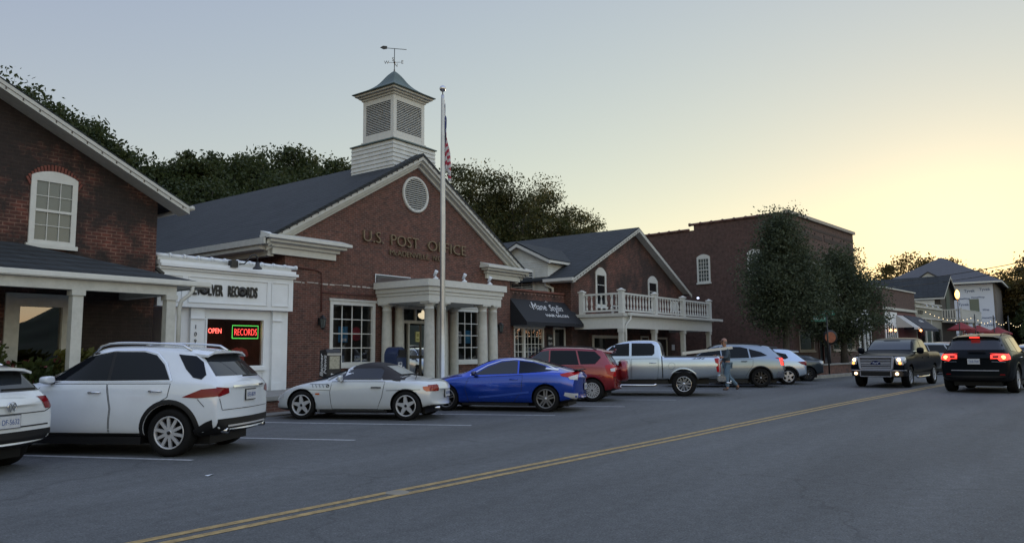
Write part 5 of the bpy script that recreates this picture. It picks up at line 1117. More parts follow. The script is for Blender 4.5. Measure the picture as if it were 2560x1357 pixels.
def car_mesh(S):
    xs = S['xs']; rows = []
    for x in xs:
        zb, zt, w, wt, bw = lin(S['bot'], x), lin(S['top'], x), lin(S['wid'], x), lin(S['wt'], x), lin(S['bow'], x)
        z5 = min(lin(S['belt'], x), zt-.03); h = zt-z5; d = z5-zb; pr = []
        zmid = S.get('mid', .45)
        ys = [(0, zb), (.80*w, zb+.0), (.965*w, zb+.07), (w, zb+zmid*d), (.99*w, zb+.80*d), (.955*w if h > .12 else .94*w, z5)]
        if h > .12:
            yb, ye = .955*w, wt+.012; t1 = .12
            ys += [(yb+(ye-yb)*t1, z5+(zt-.075-z5)*t1), (ye+(yb-ye)*.12, z5+(zt-.075-z5)*.86), (wt-.012, zt-.045), (wt*.78, zt-.014), (0, zt)]
        else: ys += [(.94*w+(wt-.94*w)*.3, z5+h*.25), (.94*w+(wt-.94*w)*.65, z5+h*.45), (wt, z5+h*.65), (wt*.6, zt-.008), (0, zt)]
        for (y, z) in ys: pr.append((x+bw*(y/max(w, .01))**2, y, z))
        rows.append(pr)
    n = len(rows[0]); vs = []; idx = {}
    for i, r in enumerate(rows):
        for j, (x, y, z) in enumerate(r):
            idx[i, j, 1] = len(vs); vs.append((x, y, z))
            if y > 1e-6: idx[i, j, -1] = len(vs); vs.append((x, -y, z))
            else: idx[i, j, -1] = idx[i, j, 1]
    fs = []
    for s in (1, -1):
        for i in range(len(rows)-1):
            for j in range(n-1): fs.append((idx[i, j, s], idx[i+1, j, s], idx[i+1, j+1, s], idx[i, j+1, s]))
    for i in (0, len(rows)-1):                               # end caps with a centre column
        cen = {0: idx[i, 0, 1], n-1: idx[i, n-1, 1]}
        for j in range(1, n-1):
            cen[j] = len(vs); bw = rows[i][j]; vs.append((xs[i], 0, bw[2]))
        for j in range(n-1):
            for s in (1, -1):
                a = [cen[j], idx[i, j, s], idx[i, j+1, s], cen[j+1]]; b = []
                for q in a:
                    if q not in b: b.append(q)
                if len(b) > 2: fs.append(tuple(b))
    me = bpy.data.meshes.new('body'); me.from_pydata(vs, [], fs)
    bm = bmesh.new(); bm.from_mesh(me); bmesh.ops.recalc_face_normals(bm, faces=bm.faces); bm.to_mesh(me); bm.free()
    return me
def ev(o):
    bpy.context.view_layer.update(); return bpy.data.meshes.new_from_object(o.evaluated_get(bpy.context.evaluated_depsgraph_get()))
def cutter(bm_mesh):
    o = bpy.data.objects.new('cut', bm_mesh); COL.objects.link(o); return o
def sym_lathe(prof, n=40): pass
class Car:
    def __init__(c, name, M, S, label, group=None):
        c.S = S; c.t = thing(name, M, label, S.get('cat', 'car'), group)
        me = car_mesh(S); o = bpy.data.objects.new('body', me); COL.objects.link(o)
        ss = o.modifiers.new('s', 'SUBSURF'); ss.levels = 3; ss.render_levels = 3
        full = ev(o); c.bvh = BVHTree.FromPolygons([v.co.copy() for v in full.vertices], [tuple(p.vertices) for p in full.polygons])
        o.modifiers.clear(); o.data = full; full.materials.append(S['paint']); full.materials.append(PLAST)
        cuts = []
        R = S['R']; W = max(w for _, w in S['wid'])
        for ax in (S['xr'], S['xf']):
            for s in (1, -1):
                k = MB(); y0, y1 = s*(W-.34), s*(W+.3); ra = R+S.get('arch', .055)
                k.lathe([(0, y0), (ra, y0), (ra, y1), (0, y1)], (ax, 0, R+.01), 40, 'y'); 
                cm = bpy.data.meshes.new('c'); cm.from_pydata([tuple(v) for v in k.v], [], k.f); b = bmesh.new(); b.from_mesh(cm); bmesh.ops.remove_doubles(b, verts=b.verts, dist=1e-5); bmesh.ops.recalc_face_normals(b, faces=b.faces); b.to_mesh(cm); b.free(); cuts.append(cutter(cm))
        if 'bed' in S:
            x0, x1, hw, z0 = S['bed']; k = MB(); k.box(x0, x1, -hw, hw, z0, 2.5); cm = bpy.data.meshes.new('c'); cm.from_pydata([tuple(v) for v in k.v], [], k.f); b = bmesh.new(); b.from_mesh(cm); bmesh.ops.recalc_face_normals(b, faces=b.faces); b.to_mesh(cm); b.free(); cuts.append(cutter(cm))
        for k in cuts:
            md = o.modifiers.new('b', 'BOOLEAN'); md.operation = 'DIFFERENCE'; md.object = k; md.solver = 'EXACT'
        fin = ev(o); o.modifiers.clear(); o.data = fin
        for k in cuts: bpy.data.objects.remove(k)
        for p in fin.polygons:
            p.use_smooth = True
            cx, cy, cz = p.center
            for ax in (S['xr'], S['xf']):
                rr = math.hypot(cx-ax, cz-R-.01)
                if rr < R+S.get('arch', .055)+.004 and abs(cy) < W+.02:
                    rad = Vector((cx-ax, 0, cz-R-.01))
                    if abs(p.normal.y) > .95 and abs(cy) < W-.33 or (rad.length > .05 and p.normal.dot(rad.normalized()) < -.6): p.material_index = 1; p.use_smooth = False
            if p.normal.z < -.7 and cz < .6: p.material_index = 1
            if 'bed' in S:
                x0, x1, hw, z0 = S['bed']
                if x0-.01 < cx < x1+.01 and abs(cy) < hw+.005 and cz > z0-.01 and (p.normal.z > .5 and cz < z0+.02 or abs(abs(cy)-hw) < .004 or abs(cx-x0) < .004 or (abs(cx-x1) < .004)): p.material_index = 1; p.use_smooth = False
        o.name = 'body'; fin.name = 'body'; o.parent = c.t; WM[o.name] = WM[c.t.name].copy(); c.body = o
        c.W = W; c.wheels()
        zb = lin(S['bot'], S['L']/2); z0 = zb-.10 if zb > .4 else max(.13, zb-.09)
        m = MB(WM[c.t.name]); m.box(.4, S['L']-.45, -(W-.36), W-.36, z0, zb+.12); m.box(S['xr']+S['R']+.12, S['xf']-S['R']-.12, -(W-.07), W-.07, z0+.02, zb+.05); m.build('underbody', PLAST, c.t)
    def hit(c, ax, a, b):
        if ax == 'L': o, d = Vector((a, 4, b)), Vector((0, -1, 0))
        elif ax == 'R': o, d = Vector((a, -4, b)), Vector((0, 1, 0))
        elif ax == 'B': o, d = Vector((-3, a, b)), Vector((1, 0, 0))
        elif ax == 'F': o, d = Vector((9, a, b)), Vector((-1, 0, 0))
        else: o, d = Vector((a, b, 5)), Vector((0, 0, -1))
        h = c.bvh.ray_cast(o, d)
        if h[0] is None: h = c.bvh.find_nearest(Vector((a, 1*c.S['W'], b)) if ax == 'L' else Vector((a, -c.S['W'], b)) if ax == 'R' else Vector((0, a, b)) if ax == 'B' else Vector((c.S['L'], a, b)))
        if ax == 'B' and h[0].x > (1.3 if 'bed' in c.S else 2.0): h = c.bvh.find_nearest(Vector((0, a, b)))
        if ax == 'F' and h[0].x < c.S['L']-3.4: h = c.bvh.find_nearest(Vector((c.S['L']-1.5, a, b)))
        n = h[1]
        if n.dot(d) > 0: n = -n
        return h[0], n
    def shell(c, name, mt, polys, off=.005, parent=None, step=.06, thick=0, sides='LR'):
        """patch that follows the body surface; polys = [(axis, 2D polygon)], mirrored per side when axis is S"""
        vs = []; fs = []
        for ax, poly in polys:
            b = bmesh.new(); vv = [b.verts.new((p[0], p[1], 0)) for p in poly]; b.faces.new(vv)
            x0, x1 = min(p[0] for p in poly), max(p[0] for p in poly); y0, y1 = min(p[1] for p in poly), max(p[1] for p in poly)
            t = x0+step
            while t < x1:
                bmesh.ops.bisect_plane(b, geom=b.verts[:]+b.edges[:]+b.faces[:], plane_co=(t, 0, 0), plane_no=(1, 0, 0)); t += step
            t = y0+step
            while t < y1:
                bmesh.ops.bisect_plane(b, geom=b.verts[:]+b.edges[:]+b.faces[:], plane_co=(0, t, 0), plane_no=(0, 1, 0)); t += step
            n = len(vs); b.verts.index_update()
            for v in b.verts:
                p, nn = c.hit(ax, v.co.x, v.co.y); vs.append(p+nn*off)
            for f in b.faces: fs.append([n+v.index for v in f.verts])
            b.free()
        m = MB(); m.add(vs, fs, True)
        for i in range(len(m.v)): m.v[i] = WM[c.t.name] @ m.v[i]
        return m.build(name, mt, parent or c.t)
    def strip(c, name, mt, ax, pts, w=.01, off=.006, parent=None, closed=False):
        P = [Vector(p) for p in pts]
        if closed: P = P+[P[0]]
        Q = []
        for a, b in zip(P[:-1], P[1:]):
            n = max(1, int((b-a).length/.06))
            for k in range(n): Q.append(a+(b-a)*k/n)
        Q.append(P[-1]); vs = []; fs = []
        for i, q in enumerate(Q):
            d = (Q[min(i+1, len(Q)-1)]-Q[max(i-1, 0)]); d = d.normalized() if d.length > 0 else Vector((1, 0)); nn = Vector((-d.y, d.x))*w/2
            for s in (1, -1):
                p, no = c.hit(ax, q.x+nn.x*s, q.y+nn.y*s); vs.append(WM[c.t.name] @ (p+no*off))
        for i in range(len(Q)-1): fs.append((2*i, 2*i+1, 2*i+3, 2*i+2))
        m = MB(); m.add(vs, fs, True); return m.build(name, mt, parent or c.t)
    def box(c, name, mt, x0, x1, y0, y1, z0, z1, parent=None, bevel=.008, M=None):
        m = MB(WM[c.t.name] @ M if M else WM[c.t.name]); m.box(x0, x1, y0, y1, z0, z1); return m.build(name, mt, parent or c.t, bevel=bevel)
    def wheels(c):
        S = c.S; R = S['R']; rr = S.get('rim', R*.66); w = S.get('tw', .23)
        for (ax, s) in ((S['xr'], 1), (S['xf'], 1), (S['xr'], -1), (S['xf'], -1)):
            yo = c.W-.035
            M = WM[c.t.name] @ T_(ax, s*(yo-w/2), R) @ (RZ(180) if s < 0 else I4)
            wt = thing('wheel', M, None, None, parent=c.t)
            h = w/2; m = MB(M); m.lathe([(rr, -h*.8), (rr+.02, -h*.95), (R*.93, -h), (R*.985, -h*.78), (R, -h*.6), (R, h*.6), (R*.985, h*.78), (R*.93, h*1.0), (rr+.02, h*.95), (rr-.003, h*.8)], (0, 0, 0), 36, 'y'); m.build('tyre', TYRE, wt)
            dk = MB(M); dk.lathe([(rr+.002, h*.7), (rr-.02, h*.3), (rr*.92, h*.1), (.0, h*.05)], (0, 0, 0), 28, 'y'); dk.build('brake_well', PLAST, wt)
            st = S.get('spokes', (10, .05, .02, False, ALLOY)); n, w0, w1, twin, rm = st[:5]
            m = MB(M); m.lathe([(rr+.004, h*.78), (rr+.004, h*.9), (rr-.012, h*.93), (rr-.022, h*.75), (rr-.022, h*.4)], (0, 0, 0), 36, 'y'); m.lathe([(0, h*.86), (rr*.2, h*.84), (rr*.24, h*.6)], (0, 0, 0), 20, 'y')
            for k in range(n):
                a = 2*math.pi*k/n+.2
                for dd in ((-1, 1) if twin else (0,)):
                    q0 = rr*.17; q1 = rr-.012
                    e0 = dd*w0*.55; e1 = dd*w1*1.1+ (st[5] if len(st) > 5 else 0)
                    pts = [(q0, e0-w0/2), (q1, e1-w1/2), (q1, e1+w1/2), (q0, e0+w0/2)]
                    ca, sa_ = math.cos(a), math.sin(a); yf0, yf1, yb = h*.85, h*.82, h*.55
                    V = []
                    for i, (u, v) in enumerate(pts): V.append((u*ca-v*sa_, yf0 if i in (0, 3) else yf1, u*sa_+v*ca))
                    for i, (u, v) in enumerate(pts): V.append((u*ca-v*sa_, yb, u*sa_+v*ca))
                    m.add(V, [(0, 1, 2, 3), (0, 4, 5, 1), (1, 5, 6, 2), (2, 6, 7, 3), (3, 7, 4, 0)])
            m.build('rim', rm, wt)
            m = MB(M); m.lathe([(0, h*.9), (.03, h*.9), (.032, h*.84)], (0, 0, 0), 12, 'y'); m.build('hub_cap', PLAST if rm is ALLOY else ALLOY, wt)
    def arch_trim(c, mt=PLAST, w=.07, r0=None):
        S = c.S; R = S['R']; r0 = r0 or R+S.get('arch', .055)
        for ax in (S['xr'], S['xf']):
            for side in 'LR':
                zc = R+.01; zb = lin(S['bot'], ax)+.05; a0 = math.asin(max(-.95, min(.9, (zb-zc)/r0)))
                n = 26; A = [a0+(math.pi-2*a0)*k/n for k in range(n+1)]
                out = [(ax+(r0+w)*math.cos(a), zc+(r0+w)*math.sin(a)) for a in A]; inn = [(ax+(r0+.002)*math.cos(a), zc+(r0+.002)*math.sin(a)) for a in A]
                vs = []; fs = []
                for i in range(n+1):
                    for q in (inn[i], ((inn[i][0]+out[i][0])/2, (inn[i][1]+out[i][1])/2), out[i]):
                        p, no = c.hit(side, q[0], q[1]); vs.append(WM[c.t.name] @ (p+no*(.014 if q is not out[i] else .004)))
                for i in range(n): fs += [(3*i, 3*i+1, 3*i+4, 3*i+3), (3*i+1, 3*i+2, 3*i+5, 3*i+4)]
                m = MB(); m.add(vs, fs, True); m.build('wheel_arch_trim', mt, c.t)
    def door(c, poly, hx, hz, side, glass=None, handle=None, gm=CARGLASS):
        d = c.shell('door', c.S['paint'], [(side, poly)], .0035, step=.05)
        c.strip('panel_gap', GAP, side, poly, .011, .0042, parent=d, closed=True)
        p, n = c.hit(side, hx, hz); s = 1 if side == 'L' else -1
        M = WM[c.t.name] @ Matrix.Translation(p+n*.012); m = MB(M); m.tube([(-.11, -.01*s, 0), (-.09, .02*s, .004), (0, .028*s, .006), (.09, .02*s, .004), (.11, -.01*s, 0)], .014, 8); m.build('handle', handle or c.S['paint'], d)
        return d
    def mirror(c, x, z, side='L', mt=None, sz=(.09, .11, .075), out=.02):
        s = 1 if side == 'L' else -1; p, n = c.hit(side, x, z-.06)
        yy = p.y+s*(sz[1]*.9+out)
        m = MB(WM[c.t.name]); a, b, e = sz
        prof = []
        vs = []; N = 10; Mh = 16
        for i in range(N+1):
            th = math.pi*i/N
            for j in range(Mh):
                ph = 2*math.pi*j/Mh; X, Y, Z = math.sin(th)*math.cos(ph), math.cos(th), math.sin(th)*math.sin(ph)
                f = lambda v: math.copysign(abs(v)**.65, v)
                vs.append((x+a*f(X)*(1 if X > 0 else .35), yy+b*f(Y), z+e*f(Z)))
        fs = [(i*Mh+j, i*Mh+(j+1) % Mh, (i+1)*Mh+(j+1) % Mh, (i+1)*Mh+j) for i in range(N) for j in range(Mh)]
        m.add(vs, fs, True); o = m.build('wing_mirror', mt or c.S['paint'], c.t)
        m = MB(WM[c.t.name]); m.bar((x+.02, p.y-s*.02, z-.05), (x, yy, z-.04), .05, .04); m.build('mirror_arm', PLAST, o)
    def plate(c, z, txt, ax='B', y=0, frame=PLAST, tilt=0, dx=0):
        p, n = c.hit(ax, y, z); s = -1 if ax == 'B' else 1
        x = p.x+s*(.02+dx)
        pl = c.box('licence_plate', PLATE, x-.004, x+.004, y-.155, y+.155, z-.078, z+.078, bevel=0)
        c.box('plate_frame', frame, x-s*.012-.006, x-s*.012+.006, y-.17, y+.17, z-.093, z+.093, parent=pl, bevel=0)
        M = WM[c.t.name] @ T_(x+s*.006, y-s*(-.13) if ax == 'B' else y-.13, z-.035)
        M = WM[c.t.name] @ T_(x+s*.006, y+.13 if ax == 'B' else y-.13, z-.035) @ RZ(-90 if ax == 'B' else 90) @ FACE_S
        text(txt, .1, M, PLTXT, pl, 'lettering', .001, width=.26)
    def spoiler(c, x0, x1, hw, mt, drop=.03):
        n = 8; vs = []
        for i in range(n+1):
            y = hw*(-1+2*i/n); p, _ = c.hit('T', x1, y); z1 = p.z+.004; z0 = z1-drop
            vs += [(x0+.05*(y/hw)**2, y, z0), (x1, y, z1), (x1, y, z1-.05), (x0+.05*(y/hw)**2, y, z0-.035)]
        fs = []
        for i in range(n):
            a = 4*i; fs += [(a, a+4, a+5, a+1), (a+3, a+2, a+6, a+7), (a, a+3, a+7, a+4)]
        fs += [(0, 1, 2, 3), (4*n, 4*n+3, 4*n+2, 4*n+1)]
        m = MB(WM[c.t.name]); m.add(vs, fs); return m.build('rear_spoiler', mt, c.t)
    def rails(c, x0, x1, y, mt, h=.06, r=.016):
        for s in (1, -1):
            pts = []
            n = 12
            for k in range(n+1):
                x = x0+(x1-x0)*k/n; p, _ = c.hit('T', x, y*s); pts.append(WM[c.t.name] @ Vector((x, s*y, p.z+(h if 0 < k < n else .005)*min(1, 1))))
            m = MB(); m.tube(pts, r, 6); m.build('roof_rail', mt, c.t)
def xs_of(*a): return list(a)
def place(P, heading, S, s=1.0, side=1):
    """matrix so that the rear wheel contact (outer tyre centre) on the left side sits at P"""
    W = max(w for _, w in S['wid'])
    return T_(P[0], P[1], 0) @ RZ(heading) @ Matrix.Scale(s, 4) @ T_(-S['xr'], -side*(W-.15), 0)
def suv(L=4.93, H=1.77, W=.973, xr=1.06, xf=4.05, R=.375, belt=1.06, rake=.5, gc=.27, hood=1.08, roofw=.63, glassbase=1.12, cowl=.93, cat='SUV', rf=2.0):
    """two box estate / SUV shape with parametric sizes"""
    r = lambda z: z*H
    top = [(0, belt-.10), (.05, belt-.0), (.13, glassbase), (.13+rake, H-.14), (.25+rake, H-.07), (1.5, H-.015), (2.3, H), (L-rf, H-.06), (L-rf+cowl*.45, H-.32), (L-rf+cowl, hood+.05), (L-rf+cowl+.12, hood+.03), (L-.32, hood-.09), (L-.08, hood-.22), (L, hood-.36)]
    return dict(L=L, W=W, H=H, xr=xr, xf=xf, R=R, cat=cat,
        xs=[0, .05, .13, .13+rake*.55, .13+rake, .25+rake, 1.1, 1.5, 2.3, L-rf, L-rf+cowl*.5, L-rf+cowl, L-rf+cowl+.12, L-.6, L-.32, L-.08, L],
        top=top, belt=[(0, belt-.2), (.13, belt-.04), (1.2, belt), (L-1.1, belt-.07), (L-.5, hood-.16), (L, hood-.45)],
        bot=[(0, gc+.12), (.35, gc+.02), (.8, gc), (L-.8, gc-.02), (L-.3, gc), (L, gc+.08)],
        wid=[(0, W*.86), (.05, W*.9), (.3, W*.965), (.9, W), (2.5, W), (L-1.1, W*.995), (L-.5, W*.95), (L-.12, W*.84), (L, W*.74)],
        wt=[(0, W*.78), (.13, W*.78), (.13+rake, roofw*.95), (1.2, roofw), (L-rf, roofw), (L-rf+cowl, W*.8), (L-.4, W*.74), (L, W*.6)],
        bow=[(0, .13), (.13, .12), (.13+rake, .05), (1.1, 0), (L-1.1, 0), (L-.5, -.12), (L, -.25)])
# ---- white SUV (parked, nose to the shops)
PW = paint('white_car_paint', (.60, .645, .70), 0, .25)
S = suv(L=4.72, H=1.77, W=.94, xr=.92, xf=3.8, R=.375, belt=1.17, glassbase=1.22, hood=1.14, rake=.46, rf=2.3, cowl=.92); S.update(paint=PW, spokes=(10, .05, .045, False, ALLOY), rim=.255, arch=.06, tw=.26)
c = Car('parked_car', place((6.29, 11.29), 118, S, .985), S, 'white SUV with chrome roof rails parked nose to the shops, between two painted lines')
winF = [(3.12, 1.19), (2.98, 1.28), (2.72, 1.48), (2.5, 1.58), (2.10, 1.65), (2.04, 1.19)]
winR = [(1.98, 1.19), (2.04, 1.652), (1.55, 1.645), (1.32, 1.59), (1.13, 1.44), (.95, 1.20)]
for sd in 'LR':
    s = 1 if sd == 'L' else -1
    d1 = c.door([(3.20, 1.14), (3.30, .95), (3.22, .36), (1.98, .33), (1.94, .75), (2.03, 1.14)], 2.22, 1.0, sd, handle=CHROME); d2 = c.door([(2.01, 1.14), (1.92, .75), (1.96, .33), (1.44, .33), (1.36, .60), (1.12, .84), (.95, .93), (.92, 1.14)], 1.16, 1.02, sd, handle=CHROME)
    c.shell('side_window', CARGLASS, [(sd, winF)], .006, step=.05); c.shell('side_window', CARGLASS, [(sd, winR)], .006, step=.05)
    c.shell('quarter_window', CARGLASS, [(sd, [(.95, 1.60), (.66, 1.57), (.52, 1.47), (.40, 1.27), (.44, 1.20), (.58, 1.23), (.74, 1.36)])], .006, step=.05)
    c.strip('window_trim', CHROME, sd, [(3.17, 1.17), (2.98, 1.31), (2.72, 1.51), (2.48, 1.61), (2.05, 1.68), (1.54, 1.675), (1.3, 1.62), (1.10, 1.46), (.91, 1.18)], .028, .008)
    c.strip('window_trim', CHROME, sd, [(3.15, 1.17), (2.03, 1.17), (.92, 1.18)], .014, .007)
    c.shell('sill_trim', PLAST, [(sd, [(1.25, .25), (3.45, .25), (3.45, .37), (1.38, .37)])], .01)
    c.shell('bumper_trim', PLAST, [(sd, [(.22, .34), (.5, .28), (.52, .42), (.32, .54), (.22, .58)])], .009)
    c.shell('taillight', REDL, [(sd, [(.13, 1.07), (.40, 1.05), (.70, .93), (.45, .915), (.13, .94)]), ('B', [(.60*s, 1.06), (.80*s, 1.08), (.80*s, .93), (.58*s, .98)])], .008, step=.04)
    c.mirror(3.00, 1.21, sd, sz=(.13, .11, .062), out=.02); c.shell('pillar_trim', PLAST, [(sd, [(2.06, 1.19), (2.12, 1.65), (2.03, 1.655), (1.96, 1.19)])], .005, step=.05)
c.arch_trim(w=.075)
c.shell('rear_window', CARGLASS2, [('B', [(-.68, 1.25), (.68, 1.25), (.53, 1.59), (-.53, 1.59)])], .006)
c.shell('windscreen', CARGLASS, [('F', [(-.70, 1.26), (.70, 1.26), (.56, 1.64), (-.56, 1.64)])], .006)
c.spoiler(.42, .72, .60, PW)
c.strip('chrome_bar', CHROME, 'B', [(-.5, 1.08), (.5, 1.08)], .025, .012)
c.shell('bumper_trim', PLAST, [('B', [(-.80, .36), (.80, .36), (.80, .58), (-.80, .58)])], .01)
c.strip('chrome_bumper_strip', ALLOY, 'B', [(-.6, .46), (.6, .46)], .03, .02)
for s in (1, -1):
    m = MB(WM[c.t.name]); m.lathe([(.03, -.02), (.042, -.02), (.042, .08)], (0.10, s*.6, .39), 14, 'x'); m.build('exhaust_tip', CHROME, c.t)
c.strip('panel_gap', GAP, 'B', [(-.72, .72), (.72, .72), (.78, .90)], .01, .005); c.strip('panel_gap', GAP, 'L', [(.34, .78), (.45, .90)], .01, .005)
c.plate(.93, 'KFE-8079'); c.rails(.78, 2.55, .56, CHROME, .07, .02)
c.box('wiper', PLAST, .05, .08, -.25, .2, 1.23, 1.255, bevel=0)

# ---- white SUV cut by the left edge
S = suv(L=4.6, H=1.54, W=.90, xr=.92, xf=3.6, R=.34, belt=1.02, rake=.36, hood=.98, roofw=.6, glassbase=1.06)
VWM = T_(4.86, 11.76, 0) @ RZ(113) @ T_(-.05, .86, 0)
PW2 = paint('cream_white_car_paint', (.62, .65, .66), 0, .25)
S.update(paint=PW2, spokes=(5, .1, .05, True, ALLOY), rim=.23)
c = Car('parked_car', VWM, S, 'white SUV cut by the left edge of the photo, seen from behind')
for sd in 'LR':
    s = 1 if sd == 'L' else -1
    c.shell('side_window', CARGLASS, [(sd, [(3.3, 1.06), (2.8, 1.38), (2.3, 1.42), (2.3, 1.07)])], .006); c.shell('side_window', CARGLASS, [(sd, [(2.24, 1.07), (2.24, 1.42), (1.3, 1.40), (1.2, 1.08)])], .006); c.shell('quarter_window', CARGLASS, [(sd, [(1.1, 1.09), (1.2, 1.39), (.8, 1.36), (.52, 1.12)])], .006)
    c.shell('taillight', REDL, [(sd, [(.12, 1.01), (.32, 1.0), (.25, .86), (.12, .84)]), ('B', [(.50*s, 1.0), (.78*s, 1.0), (.78*s, .84), (.62*s, .84)])], .008, step=.04)
    c.mirror(3.2, 1.08, sd)
    c.shell('bumper_trim', PLAST, [(sd, [(.12, .38), (.5, .28), (.5, .42), (.12, .55)])], .009)
c.arch_trim(w=.05)
c.shell('rear_window', CARGLASS2, [('B', [(-.70, 1.09), (.70, 1.09), (.56, 1.40), (-.56, 1.40)])], .006)
c.strip('window_trim', PLAST, 'B', [(-.74, 1.07), (-.59, 1.42), (.59, 1.42), (.74, 1.07)], .03, .008)
c.spoiler(.26, .6, .56, PW2)
c.shell('bumper_trim', PLAST, [('B', [(-.76, .36), (.76, .36), (.76, .56), (-.76, .56)])], .01)
c.strip('panel_gap', GAP, 'B', [(-.8, .86), (-.62, .80), (.62, .80), (.8, .86)], .012, .005); c.strip('panel_gap', GAP, 'B', [(-.7, .62), (.7, .62)], .02, .005)
c.strip('chrome_bumper_strip', CHROME, 'B', [(.5, .4), (.75, .4)], .02, .014)
c.plate(.7, 'DF-5632', frame=CHROME); c.rails(.8, 3.0, .53, CHROME, .05); c.box('wiper', PLAST, .06, .1, -.4, .1, 1.11, 1.14, bevel=0)
p, n = c.hit('B', 0, .9); Mb = WM[c.t.name] @ T_(p.x-.012, 0, .9)
m = MB(Mb); m.lathe([(.058, -.0), (.058, -.012), (.068, -.012), (.068, 0)], (0, 0, 0), 24, 'x')
for a, b in (((-.035, .05), (0, .0)), ((.035, .05), (0, .0)), ((-.058, .02), (-.026, -.055)), ((-.026, -.055), (0, -.005)), ((0, -.005), (.026, -.055)), ((.026, -.055), (.058, .02))): m.bar((-.008, a[0], a[1]), (-.008, b[0], b[1]), .011)
m.build('emblem', CHROME, c.t)

# ---- silver-white roadster
PZ = paint('pearl_white_car_paint', (.52, .555, .585), .15, .28)
S = dict(L=4.03, W=.846, H=1.27, xr=.74, xf=3.186, R=.315, cat='sports car', arch=.035, mid=.5,
    xs=[0, .05, .16, .42, .70, 1.02, 1.2, 1.55, 1.98, 2.35, 2.55, 2.8, 3.3, 3.7, 3.93, 4.03],
    top=[(0, .66), (.05, .76), (.16, .835), (.42, .875), (.85, .90), (1.02, .98), (1.2, 1.10), (1.55, 1.245), (1.9, 1.25), (2.1, 1.2), (2.55, .93), (2.65, .91), (3.3, .80), (3.7, .67), (3.93, .54), (4.03, .44)],
    belt=[(0, .6), (.16, .76), (.45, .81), (.9, .835), (1.5, .83), (2.5, .83), (2.9, .78), (3.4, .73), (3.75, .6), (4.03, .38)],
    bot=[(0, .32), (.3, .22), (.6, .17), (3.5, .16), (3.9, .19), (4.03, .24)],
    wid=[(0, .62), (.08, .70), (.3, .80), (.8, .84), (1.4, .815), (2.4, .81), (3.2, .835), (3.6, .82), (3.88, .75), (4.03, .64)],
    wt=[(0, .5), (.2, .6), (.8, .62), (1.1, .56), (1.55, .48), (2.0, .47), (2.45, .62), (2.7, .64), (3.4, .6), (4.03, .4)],
    bow=[(0, .20), (.2, .15), (.8, 0), (3.2, 0), (3.7, -.06), (4.03, -.17)])
S.update(paint=PZ, spokes=(5, .1, .05, False, ALLOY), rim=.225, tw=.22)
ZP = (12.57, 12.37)
c = Car('parked_car', place(ZP, 114.5, S, 1.075), S, 'small silver white roadster with a black soft top, parked in front of the mailbox', None)
SOFT = mat('black_soft_top', (.012, .010, .012), .75)
for sd in 'LR':
    s = 1 if sd == 'L' else -1
    c.door([(2.46, .83), (2.5, .6), (2.46, .24), (1.40, .24), (1.28, .5), (1.22, .83)], 1.42, .70, sd, handle=PLAST)
    c.shell('side_window', CARGLASS2, [(sd, [(2.42, .87), (2.12, 1.05), (1.98, 1.10), (1.42, 1.105), (1.32, 1.05), (1.32, .87)])], .014, step=.05)
    c.strip('window_trim', PZ, sd, [(2.60, .86), (2.3, 1.03), (2.04, 1.20)], .04, .02)
    c.shell('taillight', AMBER, [(sd, [(.13, .74), (.38, .72), (.36, .66), (.3, .62), (.13, .62)])], .008, step=.04)
    c.shell('taillight', REDL, [('B', [(.42*s, .76), (.66*s, .75), (.66*s, .62), (.42*s, .62)])], .008, step=.04)
    c.shell('headlight', CLEAR, [(sd, [(3.62, .62), (3.84, .53), (3.84, .44), (3.62, .48)]), ('F', [(.38*s, .60), (.56*s, .58), (.58*s, .46), (.38*s, .48)])], .008, step=.04)
    c.shell('side_marker', REDL, [(sd, [(3.76, .40), (3.86, .40), (3.86, .36), (3.76, .36)])], .008, step=.04); c.shell('side_repeater', AMBER, [(sd, [(2.74, .58), (2.84, .58), (2.84, .545), (2.74, .545)])], .008, step=.04)
    c.strip('panel_gap', GAP, sd, [(3.2, .66), (2.5, .64)], .009, .006); c.strip('panel_gap', GAP, sd, [(.84+.34, .64), (.42, .66)], .009, .006)
    for k in range(4): c.strip('side_gill', mat('gill_shade', (.2, .22, .24), .4, .3), sd, [(2.94-.0-k*.085, .765), (2.90-k*.085, .70)], .02, .006)
    c.strip('side_gill', mat('gill_shade', (.2, .22, .24), .4, .3), sd, [(3.0, .775), (2.56, .77)], .012, .006)
    c.shell('sill_trim', PZ, [(sd, [(1.2, .19), (2.85, .19), (2.8, .25), (1.25, .25)])], .03)
    c.mirror(2.22, .90, sd, sz=(.07, .08, .075), out=.02)
    p, n = c.hit(sd, 2.56, .735); M = WM[c.t.name] @ Matrix.Translation(p+n*.006)
    m = MB(M); m.lathe([(0, s*.004), (.036, s*.004), (.04, 0)], (0, 0, 0), 20, 'y'); e = m.build('emblem', PLAST, c.t); m = MB(M)
    for q in (0, math.pi): m.lathe([(0, s*.0055), (.027, s*.0055)], (0, 0, 0), 6, 'y', a0=q, a1=q+math.pi/2)
    m.build('emblem_quarter', PAPER, e)
top = []
def topshell(c, name, mt, x0, x1, hwf, off, step=.06):
    vs = []; fs = []; nx = int((x1-x0)/step)+1; ny = 22
    for i in range(nx+1):
        x = x0+(x1-x0)*i/nx; hw = hwf(x)
        for j in range(ny+1):
            y = hw*(-1+2*j/ny); p, n = c.hit('T', x, y); vs.append(WM[c.t.name] @ (p+n*off))
    for i in range(nx):
        for j in range(ny): a = i*(ny+1)+j; fs.append((a, a+1, a+ny+2, a+ny+1))
    m = MB(); m.add(vs, fs, True); return m.build(name, mt, c.t)
topshell(c, 'soft_top', SOFT, .93, 2.06, lambda x: lin([(.93, .40), (1.05, .64), (1.2, .72), (1.5, .72), (2.06, .66)], x), .013)
